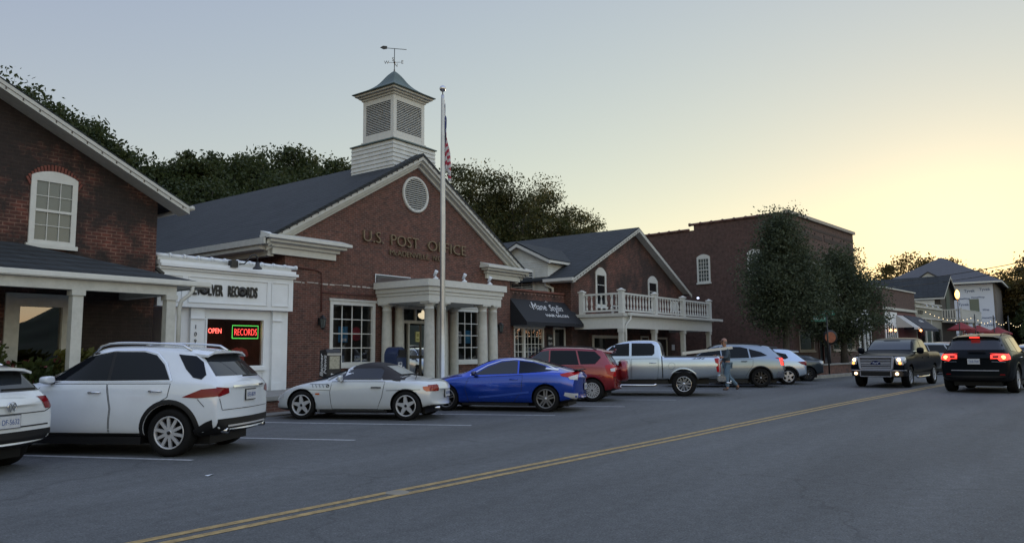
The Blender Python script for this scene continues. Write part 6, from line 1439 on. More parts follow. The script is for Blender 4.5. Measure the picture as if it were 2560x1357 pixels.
for sd in 'LR': c.shell('soft_top_side', SOFT, [(sd, [(2.10, 1.085), (2.0, 1.19), (1.3, 1.2), (1.05, 1.06), (.84, .92), (.80, .86), (1.29, .865), (1.29, 1.06), (1.40, 1.13), (1.98, 1.125)])], .012, step=.04)
c.shell('rear_window', mat('clear_plastic_window', (.32, .34, .33), .15, spec=.9), [('B', [(-.42, .96), (.42, .96), (.36, 1.14), (-.36, 1.14)])], .022, step=.04)
c.shell('windscreen', CARGLASS2, [('F', [(-.62, .96), (.62, .96), (.50, 1.17), (-.50, 1.17)])], .008)
c.shell('front_bumper_intake', PLAST, [('F', [(-.4, .34), (.4, .34), (.4, .24), (-.4, .24)])], .008)
m = MB(WM[c.t.name]); p, n = c.hit('T', .5, .6); m.tube([(.62, .52, p.z), (.58, .52, p.z+.14)], .008, 6); m.build('aerial', PLAST, c.t)
m = MB(WM[c.t.name]); m.lathe([(.024, -.03), (.03, -.03), (.03, .08)], (.1, .45, .26), 12, 'x'); m.build('exhaust_tip', CHROME, c.t)
c.plate(.56, 'RDS-1998')
m = MB(WM[c.t.name]); m.box(2.45, 2.72, -.02, .22, .935, .95); m.build('paper_on_bonnet', PAPER, c.t)

# ---- blue coupe
PB = paint('bright_blue_car_paint', (.008, .055, .42), .65, .2)
S = dict(L=4.50, W=.90, H=1.395, xr=.92, xf=3.62, R=.335, cat='coupe', arch=.03,
    xs=[0, .06, .18, .42, .9, 1.35, 1.75, 2.2, 2.6, 3.05, 3.2, 3.6, 4.1, 4.38, 4.5],
    top=[(0, .86), (.06, .97), (.18, 1.03), (.42, 1.07), (.9, 1.2), (1.35, 1.325), (1.75, 1.385), (2.2, 1.39), (2.6, 1.3), (3.05, 1.06), (3.25, .99), (3.7, .92), (4.1, .82), (4.38, .68), (4.5, .54)],
    belt=[(0, .8), (.2, .97), (.5, .99), (1.2, .97), (2.9, .88), (3.3, .88), (3.8, .8), (4.3, .62), (4.5, .46)],
    bot=[(0, .34), (.3, .22), (.7, .17), (3.9, .16), (4.3, .18), (4.5, .24)],
    wid=[(0, .76), (.1, .82), (.4, .875), (1, .9), (2.4, .885), (3.6, .895), (4.0, .86), (4.3, .76), (4.5, .6)],
    wt=[(0, .62), (.4, .60), (.9, .54), (1.5, .53), (2.3, .54), (3.05, .72), (3.5, .7), (4.5, .45)],
    bow=[(0, .18), (.2, .16), (.9, 0), (3.6, 0), (4.1, -.16), (4.5, -.34)])
S.update(paint=PB, spokes=(5, .045, .035, True, mat('two_tone_alloy', (.22, .22, .23), .3, .8), .02), rim=.24, tw=.225)
c = Car('parked_car', place((16.16, 10.88), 110.5, S, 1.02), S, 'bright blue two door coupe parked beside the red SUV')
for sd in 'LR':
    s = 1 if sd == 'L' else -1
    c.door([(2.98, .86), (3.08, .6), (2.98, .24), (1.78, .24), (1.55, .5), (1.52, .93)], 1.75, .82, sd)
    c.shell('side_window', CARGLASS2 if sd == 'L' else CARGLASS, [(sd, [(2.86, .93), (2.5, 1.14), (2.15, 1.26), (1.85, 1.29), (1.72, 1.285), (1.66, .97)])], .006, step=.05)
    c.shell('quarter_window', CARGLASS, [(sd, [(1.62, .97), (1.67, 1.285), (1.3, 1.24), (.98, 1.15), (.78, 1.04), (1.0, 1.01)])], .006, step=.05)
    c.strip('window_trim', CHROME, sd, [(2.95, .92), (2.52, 1.17), (2.15, 1.295), (1.75, 1.32), (1.3, 1.27), (.95, 1.175), (.66, 1.06)], .022, .008)
    c.strip('window_trim', CHROME, sd, [(.95, 1.09), (.62, 1.055)], .04, .009)
    c.shell('taillight', REDLB, [(sd, [(.13, .98), (.3, 1.0), (.55, .95), (.5, .90), (.13, .83)])], .008, step=.04); c.shell('taillight', REDLB, [('B', [(.30*s, 1.0), (.72*s, .98), (.72*s, .84), (.60*s, .82), (.55*s, .95), (.30*s, .96)])], .008, step=.04)
    c.shell('lamp_lens', CLEAR, [(sd, [(.14, .93), (.34, .88), (.30, .82), (.14, .80)])], .012, step=.04)
    c.shell('headlight', CLEAR, [(sd, [(4.0, .72), (4.2, .66), (4.22, .60), (4.0, .64)])], .008)
    c.strip('body_crease', PB, sd, [(3.5, .80), (2.2, .79), (1.0, .86)], .02, .012); c.strip('body_crease', mat('crease_blue', (.03, .08, .40), .3, .3, coat=1), sd, [(2.7, .36), (2.0, .43), (1.35, .5)], .05, .008)
    c.shell('bumper_trim', CLEAR, [(sd, [(.14, .46), (.42, .5), (.45, .42), (.14, .30)])], .01); c.shell('sill_trim', PB, [(sd, [(1.35, .17), (3.2, .17), (3.2, .24), (1.35, .22)])], .02)
    c.mirror(2.78, .97, sd, mt=mat('dark_blue_mirror', (.006, .012, .07), .25, .3, coat=1), sz=(.09, .1, .065))
c.shell('rear_window', CARGLASS, [('B', [(-.52, 1.12), (.52, 1.12), (.45, 1.33), (-.45, 1.33)])], .008); c.shell('windscreen', CARGLASS, [('F', [(-.66, 1.03), (.66, 1.03), (.5, 1.32), (-.5, 1.32)])], .008)
c.box('rear_spoiler', PLAST, .12, .26, -.6, .6, 1.03, 1.055, bevel=.01); c.plate(.62, 'BLU-2C', frame=PLAST)

# ---- red SUV with spare wheel
PR = paint('dark_red_car_paint', (.20, .007, .012), .4, .22)
S = suv(L=4.42, H=1.70, W=.91, xr=.82, xf=3.48, R=.35, belt=1.08, rake=.32, hood=1.06, roofw=.6, glassbase=1.13, cowl=.95, gc=.25)
S.update(paint=PR, spokes=(9, .035, .03, True, ALLOY), rim=.23, arch=.04)
c = Car('parked_car', place((20.0, 11.75), 112, S, 1.0), S, 'dark red SUV with a covered spare wheel on its back door')
for sd in 'LR':
    s = 1 if sd == 'L' else -1
    c.door([(3.25, 1.05), (3.3, .8), (3.1, .34), (2.1, .32), (2.06, .7), (2.15, 1.08)], 2.3, .95, sd); c.door([(2.13, 1.08), (2.04, .7), (2.08, .32), (1.42, .32), (1.25, .62), (1.1, .85), (1.08, 1.08)], 1.35, .98, sd)
    c.shell('side_window', CARGLASS2, [(sd, [(3.2, 1.12), (2.95, 1.32), (2.6, 1.52), (2.2, 1.575), (2.18, 1.13)])], .006); c.shell('side_window', CARGLASS, [(sd, [(2.14, 1.13), (2.15, 1.575), (1.35, 1.565), (1.22, 1.13)])], .006)
    c.shell('quarter_window', CARGLASS, [(sd, [(1.17, 1.14), (1.3, 1.56), (.75, 1.53), (.55, 1.35), (.72, 1.15)])], .006)
    c.shell('taillight', REDLB, [(sd, [(.12, 1.12), (.42, 1.10), (.34, .84), (.12, .76)]), ('B', [(.62*s, 1.13), (.78*s, 1.12), (.80*s, .76), (.64*s, .78)])], .01, step=.04)
    c.shell('lamp_lens', CLEAR, [(sd, [(.13, 1.02), (.26, 1.0), (.24, .92), (.13, .92)])], .016, step=.04)
    c.mirror(3.0, 1.15, sd)
c.shell('rear_window', mat('pale_reflecting_glass', (.25, .26, .26), .1, spec=.9), [('B', [(-.62, 1.2), (.62, 1.2), (.54, 1.52), (-.54, 1.52)])], .006)
c.shell('windscreen', CARGLASS, [('F', [(-.68, 1.14), (.68, 1.14), (.54, 1.6), (-.54, 1.6)])], .006)
c.spoiler(.18, .5, .54, PR); c.rails(.7, 2.9, .55, PLAST, .05)
m = MB(WM[c.t.name]); m.lathe([(0, -.22), (.25, -.22), (.31, -.19), (.34, -.12), (.34, .02), (.3, .06)], (.02, -.12, .92), 32, 'x'); m.build('spare_wheel_cover', PR, c.t)
c.box('wiper', PLAST, .0, .06, -.1, .35, 1.18, 1.21, bevel=0); c.box('third_brake_light', REDLB, .16, .19, -.15, .15, 1.57, 1.60, bevel=0)

# ---- silver crew cab pickup
PS = paint('silver_blue_car_paint', (.46, .53, .62), .7, .26)
def pickup(bedrail=1.36, H=1.92, L=5.89, W=1.03, xr=1.22, xf=4.97, cab=1.93, R=.41, hood=1.30):
    return dict(L=L, W=W, H=H, xr=xr, xf=xf, R=R, cat='pickup truck', arch=.08, mid=.5,
        xs=[0, .03, .10, .6, 1.2, cab-.06, cab, cab+.04, cab+.14, cab+.4, cab+1.2, cab+1.75, cab+2.25, cab+2.4, xf+.0, L-.35, L-.06, L],
        top=[(0, bedrail-.03), (.03, bedrail), (cab-.06, bedrail), (cab, bedrail+.01), (cab+.04, H-.18), (cab+.14, H-.04), (cab+.4, H-.005), (cab+1.2, H), (cab+1.65, H-.08), (cab+2.25, hood+.07), (cab+2.4, hood+.03), (L-.35, hood-.04), (L-.08, hood-.08), (L, hood-.17)],
        belt=[(0, bedrail-.1), (.1, bedrail-.08), (cab-.02, bedrail-.08), (cab+.3, bedrail-.07), (cab+2.1, bedrail-.11), (L-.5, hood-.13), (L, hood-.28)],
        bot=[(0, .62), (.5, .56), (cab, .50), (xf-.5, .48), (L-.4, .42), (L, .45)],
        wid=[(0, W*.975), (.2, W), (L-.9, W), (L-.3, W*.98), (L, W*.95)],
        wt=[(0, W*.84), (cab-.02, W*.84), (cab+.1, W*.76), (cab+1.3, W*.78), (cab+2.25, W*.82), (L-.4, W*.8), (L, W*.7)],
        bow=[(0, .02), (.2, 0), (L-.9, 0), (L-.3, -.04), (L, -.09)], bed=(.09, cab-.06, W*.80, .78))
S = pickup(); S.update(paint=PS, spokes=(6, .07, .05, True, CHROME), rim=.25, tw=.27)
c = Car('parked_car', place((23.78, 10.4), 112, S, 1.0), S, 'silver crew cab pickup truck with chrome wheels, parked right of the red SUV')
def cab_details(c, cab, H, br, gl=CARGLASS):
    for sd in 'LR':
        c.door([(cab+2.1, br-.13), (cab+2.15, .9), (cab+2.02, .54), (cab+1.06, .52), (cab+1.04, 1.0), (cab+1.08, br-.10)], cab+1.24, 1.12, sd); c.door([(cab+1.03, br-.10), (cab+1.01, 1.0), (cab+1.03, .52), (cab+.16, .52), (cab+.12, .9), (cab+.12, br-.09)], cab+.30, 1.12, sd)
        c.shell('side_window', gl, [(sd, [(cab+2.05, br+.0), (cab+1.62, H-.17), (cab+1.1, H-.12), (cab+1.1, br+.0)])], .006); c.shell('side_window', CARGLASS, [(sd, [(cab+1.02, br+.0), (cab+1.02, H-.12), (cab+.34, H-.13), (cab+.24, H-.22), (cab+.24, br+.08), (cab+.32, br+.01)])], .006)
        c.mirror(cab+1.95, br+.03, sd, sz=(.1, .13, .13), out=.06)
        for k in (0,): 
            m = MB(WM[c.t.name]); y = (c.W-.06)*(1 if sd == 'L' else -1); m.tube([(cab+.2, y, .40), (cab+.3, y, .36), (cab+1.9, y, .36), (cab+2.0, y, .40)], .045, 8); m.build('step_bar', CHROME, c.t)
    c.shell('windscreen', CARGLASS2, [('F', [(-.80, br+.05), (.80, br+.05), (.68, H-.12), (-.68, H-.12)])], .006)
cab_details(c, 1.93, 1.92, 1.36)
for sd in 'LR':
    s = 1 if sd == 'L' else -1
    c.strip('panel_gap', GAP, sd, [(1.93, 1.36), (1.91, .9), (1.91, .55)], .035, .004)
    c.shell('taillight', REDLB, [(sd, [(.03, 1.27), (.20, 1.26), (.17, 1.12), (.09, 1.08), (.09, 1.03), (.15, .98), (.13, .82), (.03, .81)])], .012, step=.04)
    c.shell('taillight', REDLB, [('B', [(.80*s, 1.22), (.95*s, 1.22), (.95*s, .82), (.84*s, .82)])], .012, step=.04)
    c.strip('bed_rail', PLAST, 'T', [(.1, s*.87), (1.85, s*.87)], .12, .008)
    c.strip('fuel_door_ring', GAP, sd, [(1.60+.11*math.cos(a*math.pi/8), 1.02+.11*math.sin(a*math.pi/8)) for a in range(17)], .007, .004)
    m = MB(WM[c.t.name]); m.box(-.16, .12, s*.55, s*1.0, .50, .68); m.build('bumper_end', CHROME, c.t, bevel=.03)
    d = c.shell('bed_decal', PLAST, [(sd, [(.66, 1.285), (.70, 1.27), (.66, 1.255), (.62, 1.27)])], .006)
    p, n = c.hit(sd, .9, 1.26); MM = WM[c.t.name] @ T_(.95 if sd == 'L' else .45, p.y+n.y*.012, 1.235) @ (RZ(180) if sd == 'L' else I4) @ FACE_S
    text('4X4', .075, MM, PLAST, c.t, 'lettering', .002, width=.42, shear=.4)
c.box('rear_bumper', PLAST, -.15, .1, -.6, .6, .50, .66, bevel=.02); c.plate(.60, 'TRK-4410', dx=.12); c.arch_trim(PS, .045)
m = MB(WM[c.t.name]); m.tube([(-.1, -.1, .42), (-.35, -.1, .40)], .03, 6); m.lathe([(0, .40), (.03, .43), (.03, .47), (0, .5)], (-.33, -.1, 0), 8); m.build('tow_hitch', CHROME, c.t)

# ---- grey SUV
PK = paint('grey_green_car_paint', (.22, .27, .32), .6, .28)
S = suv(L=4.80, H=1.70, W=.95, xr=1.0, xf=3.82, R=.37, belt=1.08, rake=.42, hood=1.06, roofw=.6, glassbase=1.14)
S.update(paint=PK, spokes=(5, .06, .05, True, mat('black_alloy', (.03, .03, .033), .35, .6)), rim=.25, arch=.05)
c = Car('parked_car', place((30.5, 10.0), 113, S, 1.05), S, 'grey SUV with a lit red tail lamp, behind the walking man')
KIA = c
for sd in 'LR':
    s = 1 if sd == 'L' else -1
    c.door([(3.6, 1.04), (3.68, .8), (3.5, .34), (2.42, .32), (2.38, .7), (2.48, 1.08)], 2.62, .97, sd, handle=PLAST); c.door([(2.46, 1.08), (2.36, .7), (2.40, .32), (1.62, .32), (1.45, .62), (1.28, .85), (1.26, 1.1)], 1.6, 1.0, sd, handle=PLAST)
    c.shell('side_window', CARGLASS, [(sd, [(3.5, 1.12), (3.0, 1.48), (2.5, 1.58), (2.45, 1.12)])], .006); c.shell('side_window', CARGLASS, [(sd, [(2.41, 1.12), (2.45, 1.58), (1.7, 1.565), (1.45, 1.5), (1.40, 1.14)])], .006); c.shell('quarter_window', CARGLASS, [(sd, [(1.34, 1.15), (1.40, 1.49), (.95, 1.36), (.72, 1.22)])], .006)
    c.shell('taillight', REDON if sd == 'L' else REDLB, [(sd, [(.13, 1.14), (.30, 1.12), (.24, .86), (.13, .84)])], .01, step=.04); c.shell('taillight', REDLB, [('B', [(.70*s, 1.15), (.80*s, 1.14), (.80*s, .84), (.66*s, .86)])], .01, step=.04)
    c.shell('bumper_trim', CHROME, [(sd, [(.14, .60), (.35, .62), (.42, .42), (.14, .36)])], .012, step=.05); c.mirror(3.4, 1.14, sd)
    c.strip('lower_trim', CHROME, sd, [(3.4, .44), (1.5, .46)], .03, .008)
c.shell('rear_window', CARGLASS2, [('B', [(-.64, 1.2), (.64, 1.2), (.55, 1.52), (-.55, 1.52)])], .006); c.shell('windscreen', CARGLASS, [('F', [(-.7, 1.15), (.7, 1.15), (.55, 1.6), (-.55, 1.6)])], .006)
c.spoiler(.28, .62, .56, PLAST); c.rails(.9, 3.0, .55, PLAST, .045); c.arch_trim(PLAST, .04); c.plate(.74, 'HCW-3301')

# ---- light blue crossover
PL = paint('ice_blue_car_paint', (.44, .54, .68), .4, .24)
S = suv(L=4.45, H=1.60, W=.90, xr=.90, xf=3.56, R=.35, belt=1.05, rake=.5, hood=1.02, roofw=.56, glassbase=1.08)
S.update(paint=PL, spokes=(5, .11, .09, False, ALLOY), rim=.235, arch=.04)
c = Car('parked_car', place((33.4, 9.75), 114, S, 1.0), S, 'pale ice blue crossover car parked between two darker cars')
for sd in 'LR':
    s = 1 if sd == 'L' else -1
    c.door([(3.2, .98), (3.25, .8), (3.1, .34), (2.2, .32), (2.2, 1.0)], 2.4, .92, sd); c.door([(2.18, 1.0), (2.18, .32), (1.5, .32), (1.3, .62), (1.15, 1.02)], 1.4, .95, sd)
    c.shell('side_window', CARGLASS, [(sd, [(3.1, 1.06), (2.7, 1.36), (2.3, 1.46), (2.25, 1.07)])], .006); c.shell('side_window', CARGLASS, [(sd, [(2.21, 1.07), (2.25, 1.46), (1.5, 1.44), (1.3, 1.1)])], .006); c.shell('quarter_window', CARGLASS, [(sd, [(1.24, 1.11), (1.4, 1.42), (.95, 1.32), (.86, 1.16), (1.0, 1.1)])], .006)
    c.shell('taillight', REDL, [(sd, [(.13, 1.0), (.48, .98), (.34, .88), (.13, .82)]), ('B', [(.5*s, 1.0), (.74*s, 1.0), (.74*s, .84), (.6*s, .86)])], .01, step=.04)
    c.mirror(3.0, 1.1, sd)
c.shell('rear_window', CARGLASS2, [('B', [(-.56, 1.14), (.56, 1.14), (.48, 1.42), (-.48, 1.42)])], .006); c.shell('windscreen', CARGLASS, [('F', [(-.68, 1.1), (.68, 1.1), (.5, 1.5), (-.5, 1.5)])], .006)
c.arch_trim(PLAST, .06); c.shell('bumper_trim', PLAST, [('B', [(-.74, .38), (.74, .38), (.74, .54), (-.74, .54)])], .012); c.spoiler(.34, .7, .5, PL)

# ---- dark small car at the end of the row
PD = paint('dark_grey_car_paint', (.035, .045, .055), .3, .3)
S = suv(L=4.1, H=1.30, W=.87, xr=.85, xf=3.3, R=.33, belt=.98, rake=.4, hood=.95, roofw=.5, glassbase=1.02)
S.update(paint=PD, spokes=(5, .07, .04, True, ALLOYD), rim=.22)
c = Car('parked_car', place((37.1, 9.9), 116, S, 1.0), S, 'dark grey car at the far end of the parked row by the planter wall')
for sd in 'LR':
    s = 1 if sd == 'L' else -1
    c.shell('side_window', CARGLASS, [(sd, [(2.9, 1.0), (2.4, 1.16), (1.2, 1.16), (.9, 1.03)])], .006); c.mirror(2.7, 1.0, sd)
    c.shell('taillight', REDL, [('B', [(.42*s, .92), (.70*s, .90), (.70*s, .78), (.42*s, .80)])], .01, step=.04); c.shell('lamp_lens', CLEAR, [(sd, [(.12, .94), (.34, .92), (.24, .82), (.12, .80)])], .012, step=.04)
c.shell('rear_window', CARGLASS2, [('B', [(-.5, 1.05), (.5, 1.05), (.42, 1.18), (-.42, 1.18)])], .006); c.plate(.6, 'ZPD-117')

# ---- black pickup driving towards us
PBK = mat('black_car_paint', (.003, .005, .009), .28, 0, spec=.08)
S = pickup(bedrail=1.38, H=1.95, L=5.9, W=1.015, xr=1.25, xf=4.93, hood=1.33); S.update(paint=PBK, spokes=(6, .08, .05, False, ALLOY), rim=.25, tw=.27, arch=.07)
FM = T_(35.0, 5.72, 0) @ RZ(174.5) @ Matrix.Scale(1.02, 4) @ T_(-3.1, 0, 0)
c = Car('pickup_truck', FM, S, 'black pickup truck with lit headlights and a chrome grille driving toward the camera')
F150 = c; cab_details(c, 1.93, 1.95, 1.38, CARGLASS)
c.shell('windscreen', mat('windscreen_glass', (.03, .04, .05), .05, spec=.6), [('F', [(-.80, 1.44), (.80, 1.44), (.69, 1.82), (-.69, 1.82)])], .012)
fx = 5.9
GRB = mat('bright_grille_metal', (.38, .40, .46), .25, .2)
gr = c.box('grille_frame', GRB, fx-.10, fx+.03, -.62, .62, 1.14, 1.20, bevel=.02)
m = MB(WM[c.t.name])
for s in (1, -1): m.prism([(s*.62, 1.19), (s*.66, 1.12), (s*.60, .72), (s*.53, .72), (s*.57, 1.12)], fx-.05, fx+.035, 'x')
m.box(fx-.06, fx+.03, -.58, .58, .70, .75); m.build('grille_surround', GRB, gr, bevel=.01)
m = MB(WM[c.t.name]); m.box(fx-.12, fx-.02, -.6, .6, .72, 1.16); m.build('grille_mesh', PLAST, gr)
for k, (a, b) in enumerate(((1.07, .54), (1.0, .54), (.93, .54), (.86, .53), (.79, .52))):
    if k == 2:
        for s in (1, -1): m = MB(WM[c.t.name]); m.box(fx-.02, fx+.035, s*.18, s*b, a-.02, a+.025); m.build('grille_bar', GRB, gr)
    else: m = MB(WM[c.t.name]); m.box(fx-.02, fx+.03, -b, b, a-.014, a+.014); m.build('grille_bar', GRB, gr)
m = MB(WM[c.t.name]); n = 24; vs = [(fx+.045, .16*math.cos(2*math.pi*k/n), .945+.07*math.sin(2*math.pi*k/n)) for k in range(n)]; m.add(vs+[(fx+.0, y*1.1, .945+(z-.945)*1.15) for (_, y, z) in vs], [tuple(range(n))]+[(k, (k+1) % n, n+(k+1) % n, n+k) for k in range(n)]); e = m.build('oval_emblem', mat('deep_blue_enamel', (.01, .02, .09), .3), gr)
text('Ford', .11, WM[c.t.name] @ T_(fx+.05, -.105, .915) @ RZ(90) @ FACE_S, PAPER, e, 'lettering', .001, width=.21, shear=.35)
for s in (1, -1):
    hl = c.shell('headlight', CLEAR, [('F', [(s*.66, 1.17), (s*.93, 1.17), (s*.95, .88), (s*.72, .90)]), ('L' if s > 0 else 'R', [(5.45, 1.15), (5.72, 1.14), (5.72, .92), (5.52, .98)])], .012, step=.05)
    m = MB(WM[c.t.name]); p, n = c.hit('F', s*.80, 1.06); m.lathe([(0, .03), (.062, .02), (.066, -.02)], (p.x, p.y, 1.07), 16, 'x'); m.build('lamp', HEADON, hl)
    m = MB(WM[c.t.name]); p, n = c.hit('F', s*.86, .94); m.lathe([(0, .02), (.05, .015), (.05, -.02)], (p.x+.01, s*.84, .94), 12, 'x'); m.build('lamp', AMBON, hl)
    m = MB(WM[c.t.name]); m.lathe([(0, .03), (.052, .02), (.056, -.04)], (fx+.02, s*.74, .545), 16, 'x'); m.build('fog_lamp', HEADON, c.t)
m = MB(WM[c.t.name]); P = [(fx-.32, -1.0), (fx-.1, -.92), (fx+.06, -.6), (fx+.08, 0), (fx+.06, .6), (fx-.1, .92), (fx-.32, 1.0)]
m.prism(P+[(x-.16, y*.97) for x, y in P[::-1]], .44, .66, 'z'); m.build('front_bumper', mat('dark_bumper_metal', (.05, .05, .055), .3, .6), c.t, bevel=.02)
m = MB(WM[c.t.name]); m.tube([WM[c.t.name].inverted() @ (WM[c.t.name] @ Vector((x+.01, y, .665))) for x, y in P], .016, 6); m.build('bumper_chrome_line', GRB, c.t)
c.box('front_intake', PLAST, fx+.0, fx+.09, -.5, .5, .47, .60, bevel=0); m = MB(WM[c.t.name]); m.bar((fx+.1, -.55, .44), (fx+.1, .55, .44), .02); m.bar((fx+.1, -.55, .44), (fx+.1, -.55, .64), .02); m.bar((fx+.1, .55, .44), (fx+.1, .55, .64), .02); m.build('intake_trim', GRB, c.t)
for sd in 'LR':
    c.strip('window_trim', CHROME, sd, [(1.93+2.1, 1.385), (2.2, 1.385)], .02, .008)
c.strip('roof_marker', PLAST, 'T', [(3.55, -.3), (3.55, .3)], .06, .02)

# ---- black SUV driving away
PJ = mat('near_black_green_paint', (.004, .006, .008), .28, 0, spec=.10)
S = suv(L=4.35, H=1.76, W=.97, xr=.98, xf=3.52, R=.385, belt=1.12, rake=.36, hood=1.12, roofw=.64, glassbase=1.2, gc=.3)
S.update(paint=PJ, spokes=(5, .08, .05, True, ALLOY), rim=.26, arch=.06, tw=.27)
c = Car('moving_car', T_(29.75, 2.5, 0) @ RZ(-6) @ Matrix.Scale(1.17, 4), S, 'black SUV with bright red brake lights driving away from the camera')
c.shell('rear_window', mat('dusky_rear_glass', (.02, .023, .027), .08, spec=.5), [('B', [(-.76, 1.25), (.76, 1.25), (.60, 1.62), (-.60, 1.62)])], .006)
for sd in 'LR':
    s = 1 if sd == 'L' else -1
    c.door([(3.02, 1.10), (3.05, .8), (2.95, .36), (2.2, .34), (2.2, 1.12)], 2.6, 1.0, sd, handle=CHROME); c.door([(2.18, 1.12), (2.18, .34), (1.62, .34), (1.45, .65), (1.25, .9), (1.22, 1.12)], 1.5, 1.02, sd, handle=CHROME)
    c.shell('side_window', CARGLASS, [(sd, [(3.0, 1.18), (2.65, 1.48), (2.3, 1.6), (2.25, 1.17)])], .006); c.shell('side_window', CARGLASS, [(sd, [(2.19, 1.17), (2.24, 1.6), (1.5, 1.61), (1.35, 1.18)])], .006); c.shell('quarter_window', CARGLASS, [(sd, [(1.28, 1.19), (1.42, 1.60), (.85, 1.56), (.65, 1.22)])], .006)
    t = c.shell('taillight', REDON, [('B', [(.42*s, 1.10), (.80*s, 1.12), (.82*s, 1.14), (.82*s, .96), (.64*s, .93), (.58*s, 1.0), (.42*s, 1.0)]), (sd, [(.12, 1.14), (.30, 1.12), (.26, .98), (.12, .96)])], .012, step=.04)
    m = MB(WM[c.t.name]); p, n = c.hit('B', s*.74, 1.04); m.lathe([(0, -.025), (.055, -.02), (.055, .0)], (p.x-.01, s*.73, 1.04), 12, 'x'); m.build('lamp', REDHOT, t)
    c.shell('inner_lens', PLAST, [('B', [(.47*s, 1.075), (.62*s, 1.08), (.60*s, 1.02), (.47*s, 1.025)])], .018, step=.04, parent=t)
    c.strip('chrome_bar', CHROME, 'B', [(.44*s, .915), (.78*s, .905)], .02, .012)
    c.mirror(2.9, 1.2, sd, sz=(.1, .12, .09)); c.rails(.9, 2.3, .58, PLAST, .05) if s > 0 else None
    c.shell('bumper_reflector', REDL, [('B', [(.62*s, .56), (.74*s, .56), (.74*s, .53), (.62*s, .53)])], .01)
c.strip('chrome_bar', GRB, 'B', [(-.60, .66), (.60, .66)], .022, .014)
c.shell('bumper_trim', PLAST, [('B', [(-.8, .36), (.8, .36), (.8, .5), (-.8, .5)])], .012)
c.box('third_brake_light', REDON, .33, .45, -.12, .12, 1.60, 1.635, bevel=0); c.spoiler(.40, .66, .6, PJ); c.box('aerial', PLAST, .9, 1.05, -.02, .02, 1.73, 1.80)
c.plate(.92, 'TAB-7041', dx=.0); c.box('wiper', PLAST, .06, .12, -.3, .15, 1.21, 1.24, bevel=0); c.arch_trim(PJ, .05)

# ---- other vehicles further along the street
def simple_suv(nm, M, pt, label, gl=CARGLASS, H=1.7, L=4.7, lights=True, cls=suv, W=.93):
    S = suv(L=L, H=H, W=W, xr=.95, xf=L-.95, R=.36, belt=H*.63, rake=.4, hood=H*.63, roofw=.6, glassbase=H*.68); S.update(paint=pt, spokes=(5, .08, .05, False, ALLOY), rim=.24)
    c = Car(nm, M, S, label); b = H*.66
    for sd in 'LR':
        s = 1 if sd == 'L' else -1
        c.shell('side_window', gl, [(sd, [(L-1.3, b), (L-1.8, H-.22), (2.35, H-.16), (2.3, b)])], .006, step=.12); c.shell('side_window', gl, [(sd, [(2.25, b), (2.3, H-.16), (1.3, H-.17), (1.15, b)])], .006, step=.12); c.shell('quarter_window', gl, [(sd, [(1.08, b), (1.2, H-.18), (.8, H-.22), (.6, b+.04)])], .006, step=.12)
        c.shell('taillight', REDL, [('B', [(.52*s, b-.04), (.76*s, b-.04), (.76*s, b-.24), (.6*s, b-.24)])], .01, step=.06); c.mirror(L-1.55, b+.04, sd)
        c.shell('headlight', CLEAR, [('F', [(.45*s, b-.22), (.7*s, b-.2), (.7*s, b-.32), (.5*s, b-.34)])], .01, step=.06)
    c.shell('rear_window', CARGLASS2, [('B', [(-.58, b+.06), (.58, b+.06), (.5, H-.2), (-.5, H-.2)])], .006, step=.1); c.shell('windscreen', CARGLASS2, [('F', [(-.64, b+.05), (.64, b+.05), (.5, H-.14), (-.5, H-.14)])], .006, step=.1)
    return c
PG = paint('mid_grey_car_paint', (.22, .24, .25), .4, .3); PRM = paint('maroon_car_paint', (.08, .012, .015), .2, .3)
simple_suv('parked_car', T_(50.5, 5.0, 0) @ RZ(132), PG, 'silver grey SUV parked beyond the black pickup truck', H=1.85, L=4.9)
simple_suv('parked_car', T_(55.5, 4.6, 0) @ RZ(130), PRM, 'dark vehicle parked just beyond the silver grey one, mostly hidden', H=1.9, L=4.9)
simple_suv('moving_car', T_(40.6, 1.25, 0) @ RZ(-9), paint('light_silver_car_paint', (.42, .47, .52), .3, .28), 'light silver vehicle cut by the right edge of the photo', gl=mat('pale_side_glass', (.20, .26, .28), .1, spec=.9), H=1.72)
simple_suv('moving_car', T_(51.0, 1.35, 0) @ RZ(-10), PD, 'dark car farthest away at the right edge of the photo', H=1.8)

# ================================================================ PERSON
pn = thing('person', T_(27.9, 10.42, 0) @ RZ(132) @ Matrix.Scale(1.04, 4), 'person in a cap, dark blue shirt and jeans walking behind the silver pickup', 'person')
PMt = WM[pn.name]
SKIN = mat('skin', (.33, .17, .11), .6); DENIM = mat('faded_denim', (.10, .16, .22), .85, noise=.25, nscale=9); SHIRTM = mat('dark_blue_shirt', (.045, .065, .085), .85, noise=.2, nscale=6); CAP = mat('tan_cap', (.30, .17, .13), .8); CAPD = mat('dark_cap_front', (.03, .02, .02), .8); BOOT = mat('brown_boots', (.06, .035, .025), .6)
def skin_fig(name, nodes, edges, mt, parent, sub=2, root=0):
    me = bpy.data.meshes.new(name); me.from_pydata([n[:3] for n in nodes], edges, []); o = bpy.data.objects.new(name, me); COL.objects.link(o)
    sk = o.modifiers.new('k', 'SKIN'); sk.use_smooth_shade = True; sb = o.modifiers.new('s', 'SUBSURF'); sb.levels = sub; sb.render_levels = sub
    sv = me.skin_vertices[0].data
    for i, n in enumerate(nodes):
        r = n[3]; sv[i].radius = r if isinstance(r, tuple) else (r, r); sv[i].use_root = (i == root)
    fin = ev(o); o.modifiers.clear(); o.data = fin; fin.materials.clear(); fin.materials.append(mt); fin.name = name
    for p in fin.polygons: p.use_smooth = True
    o.parent = parent; WM[o.name] = WM[parent.name].copy(); return o
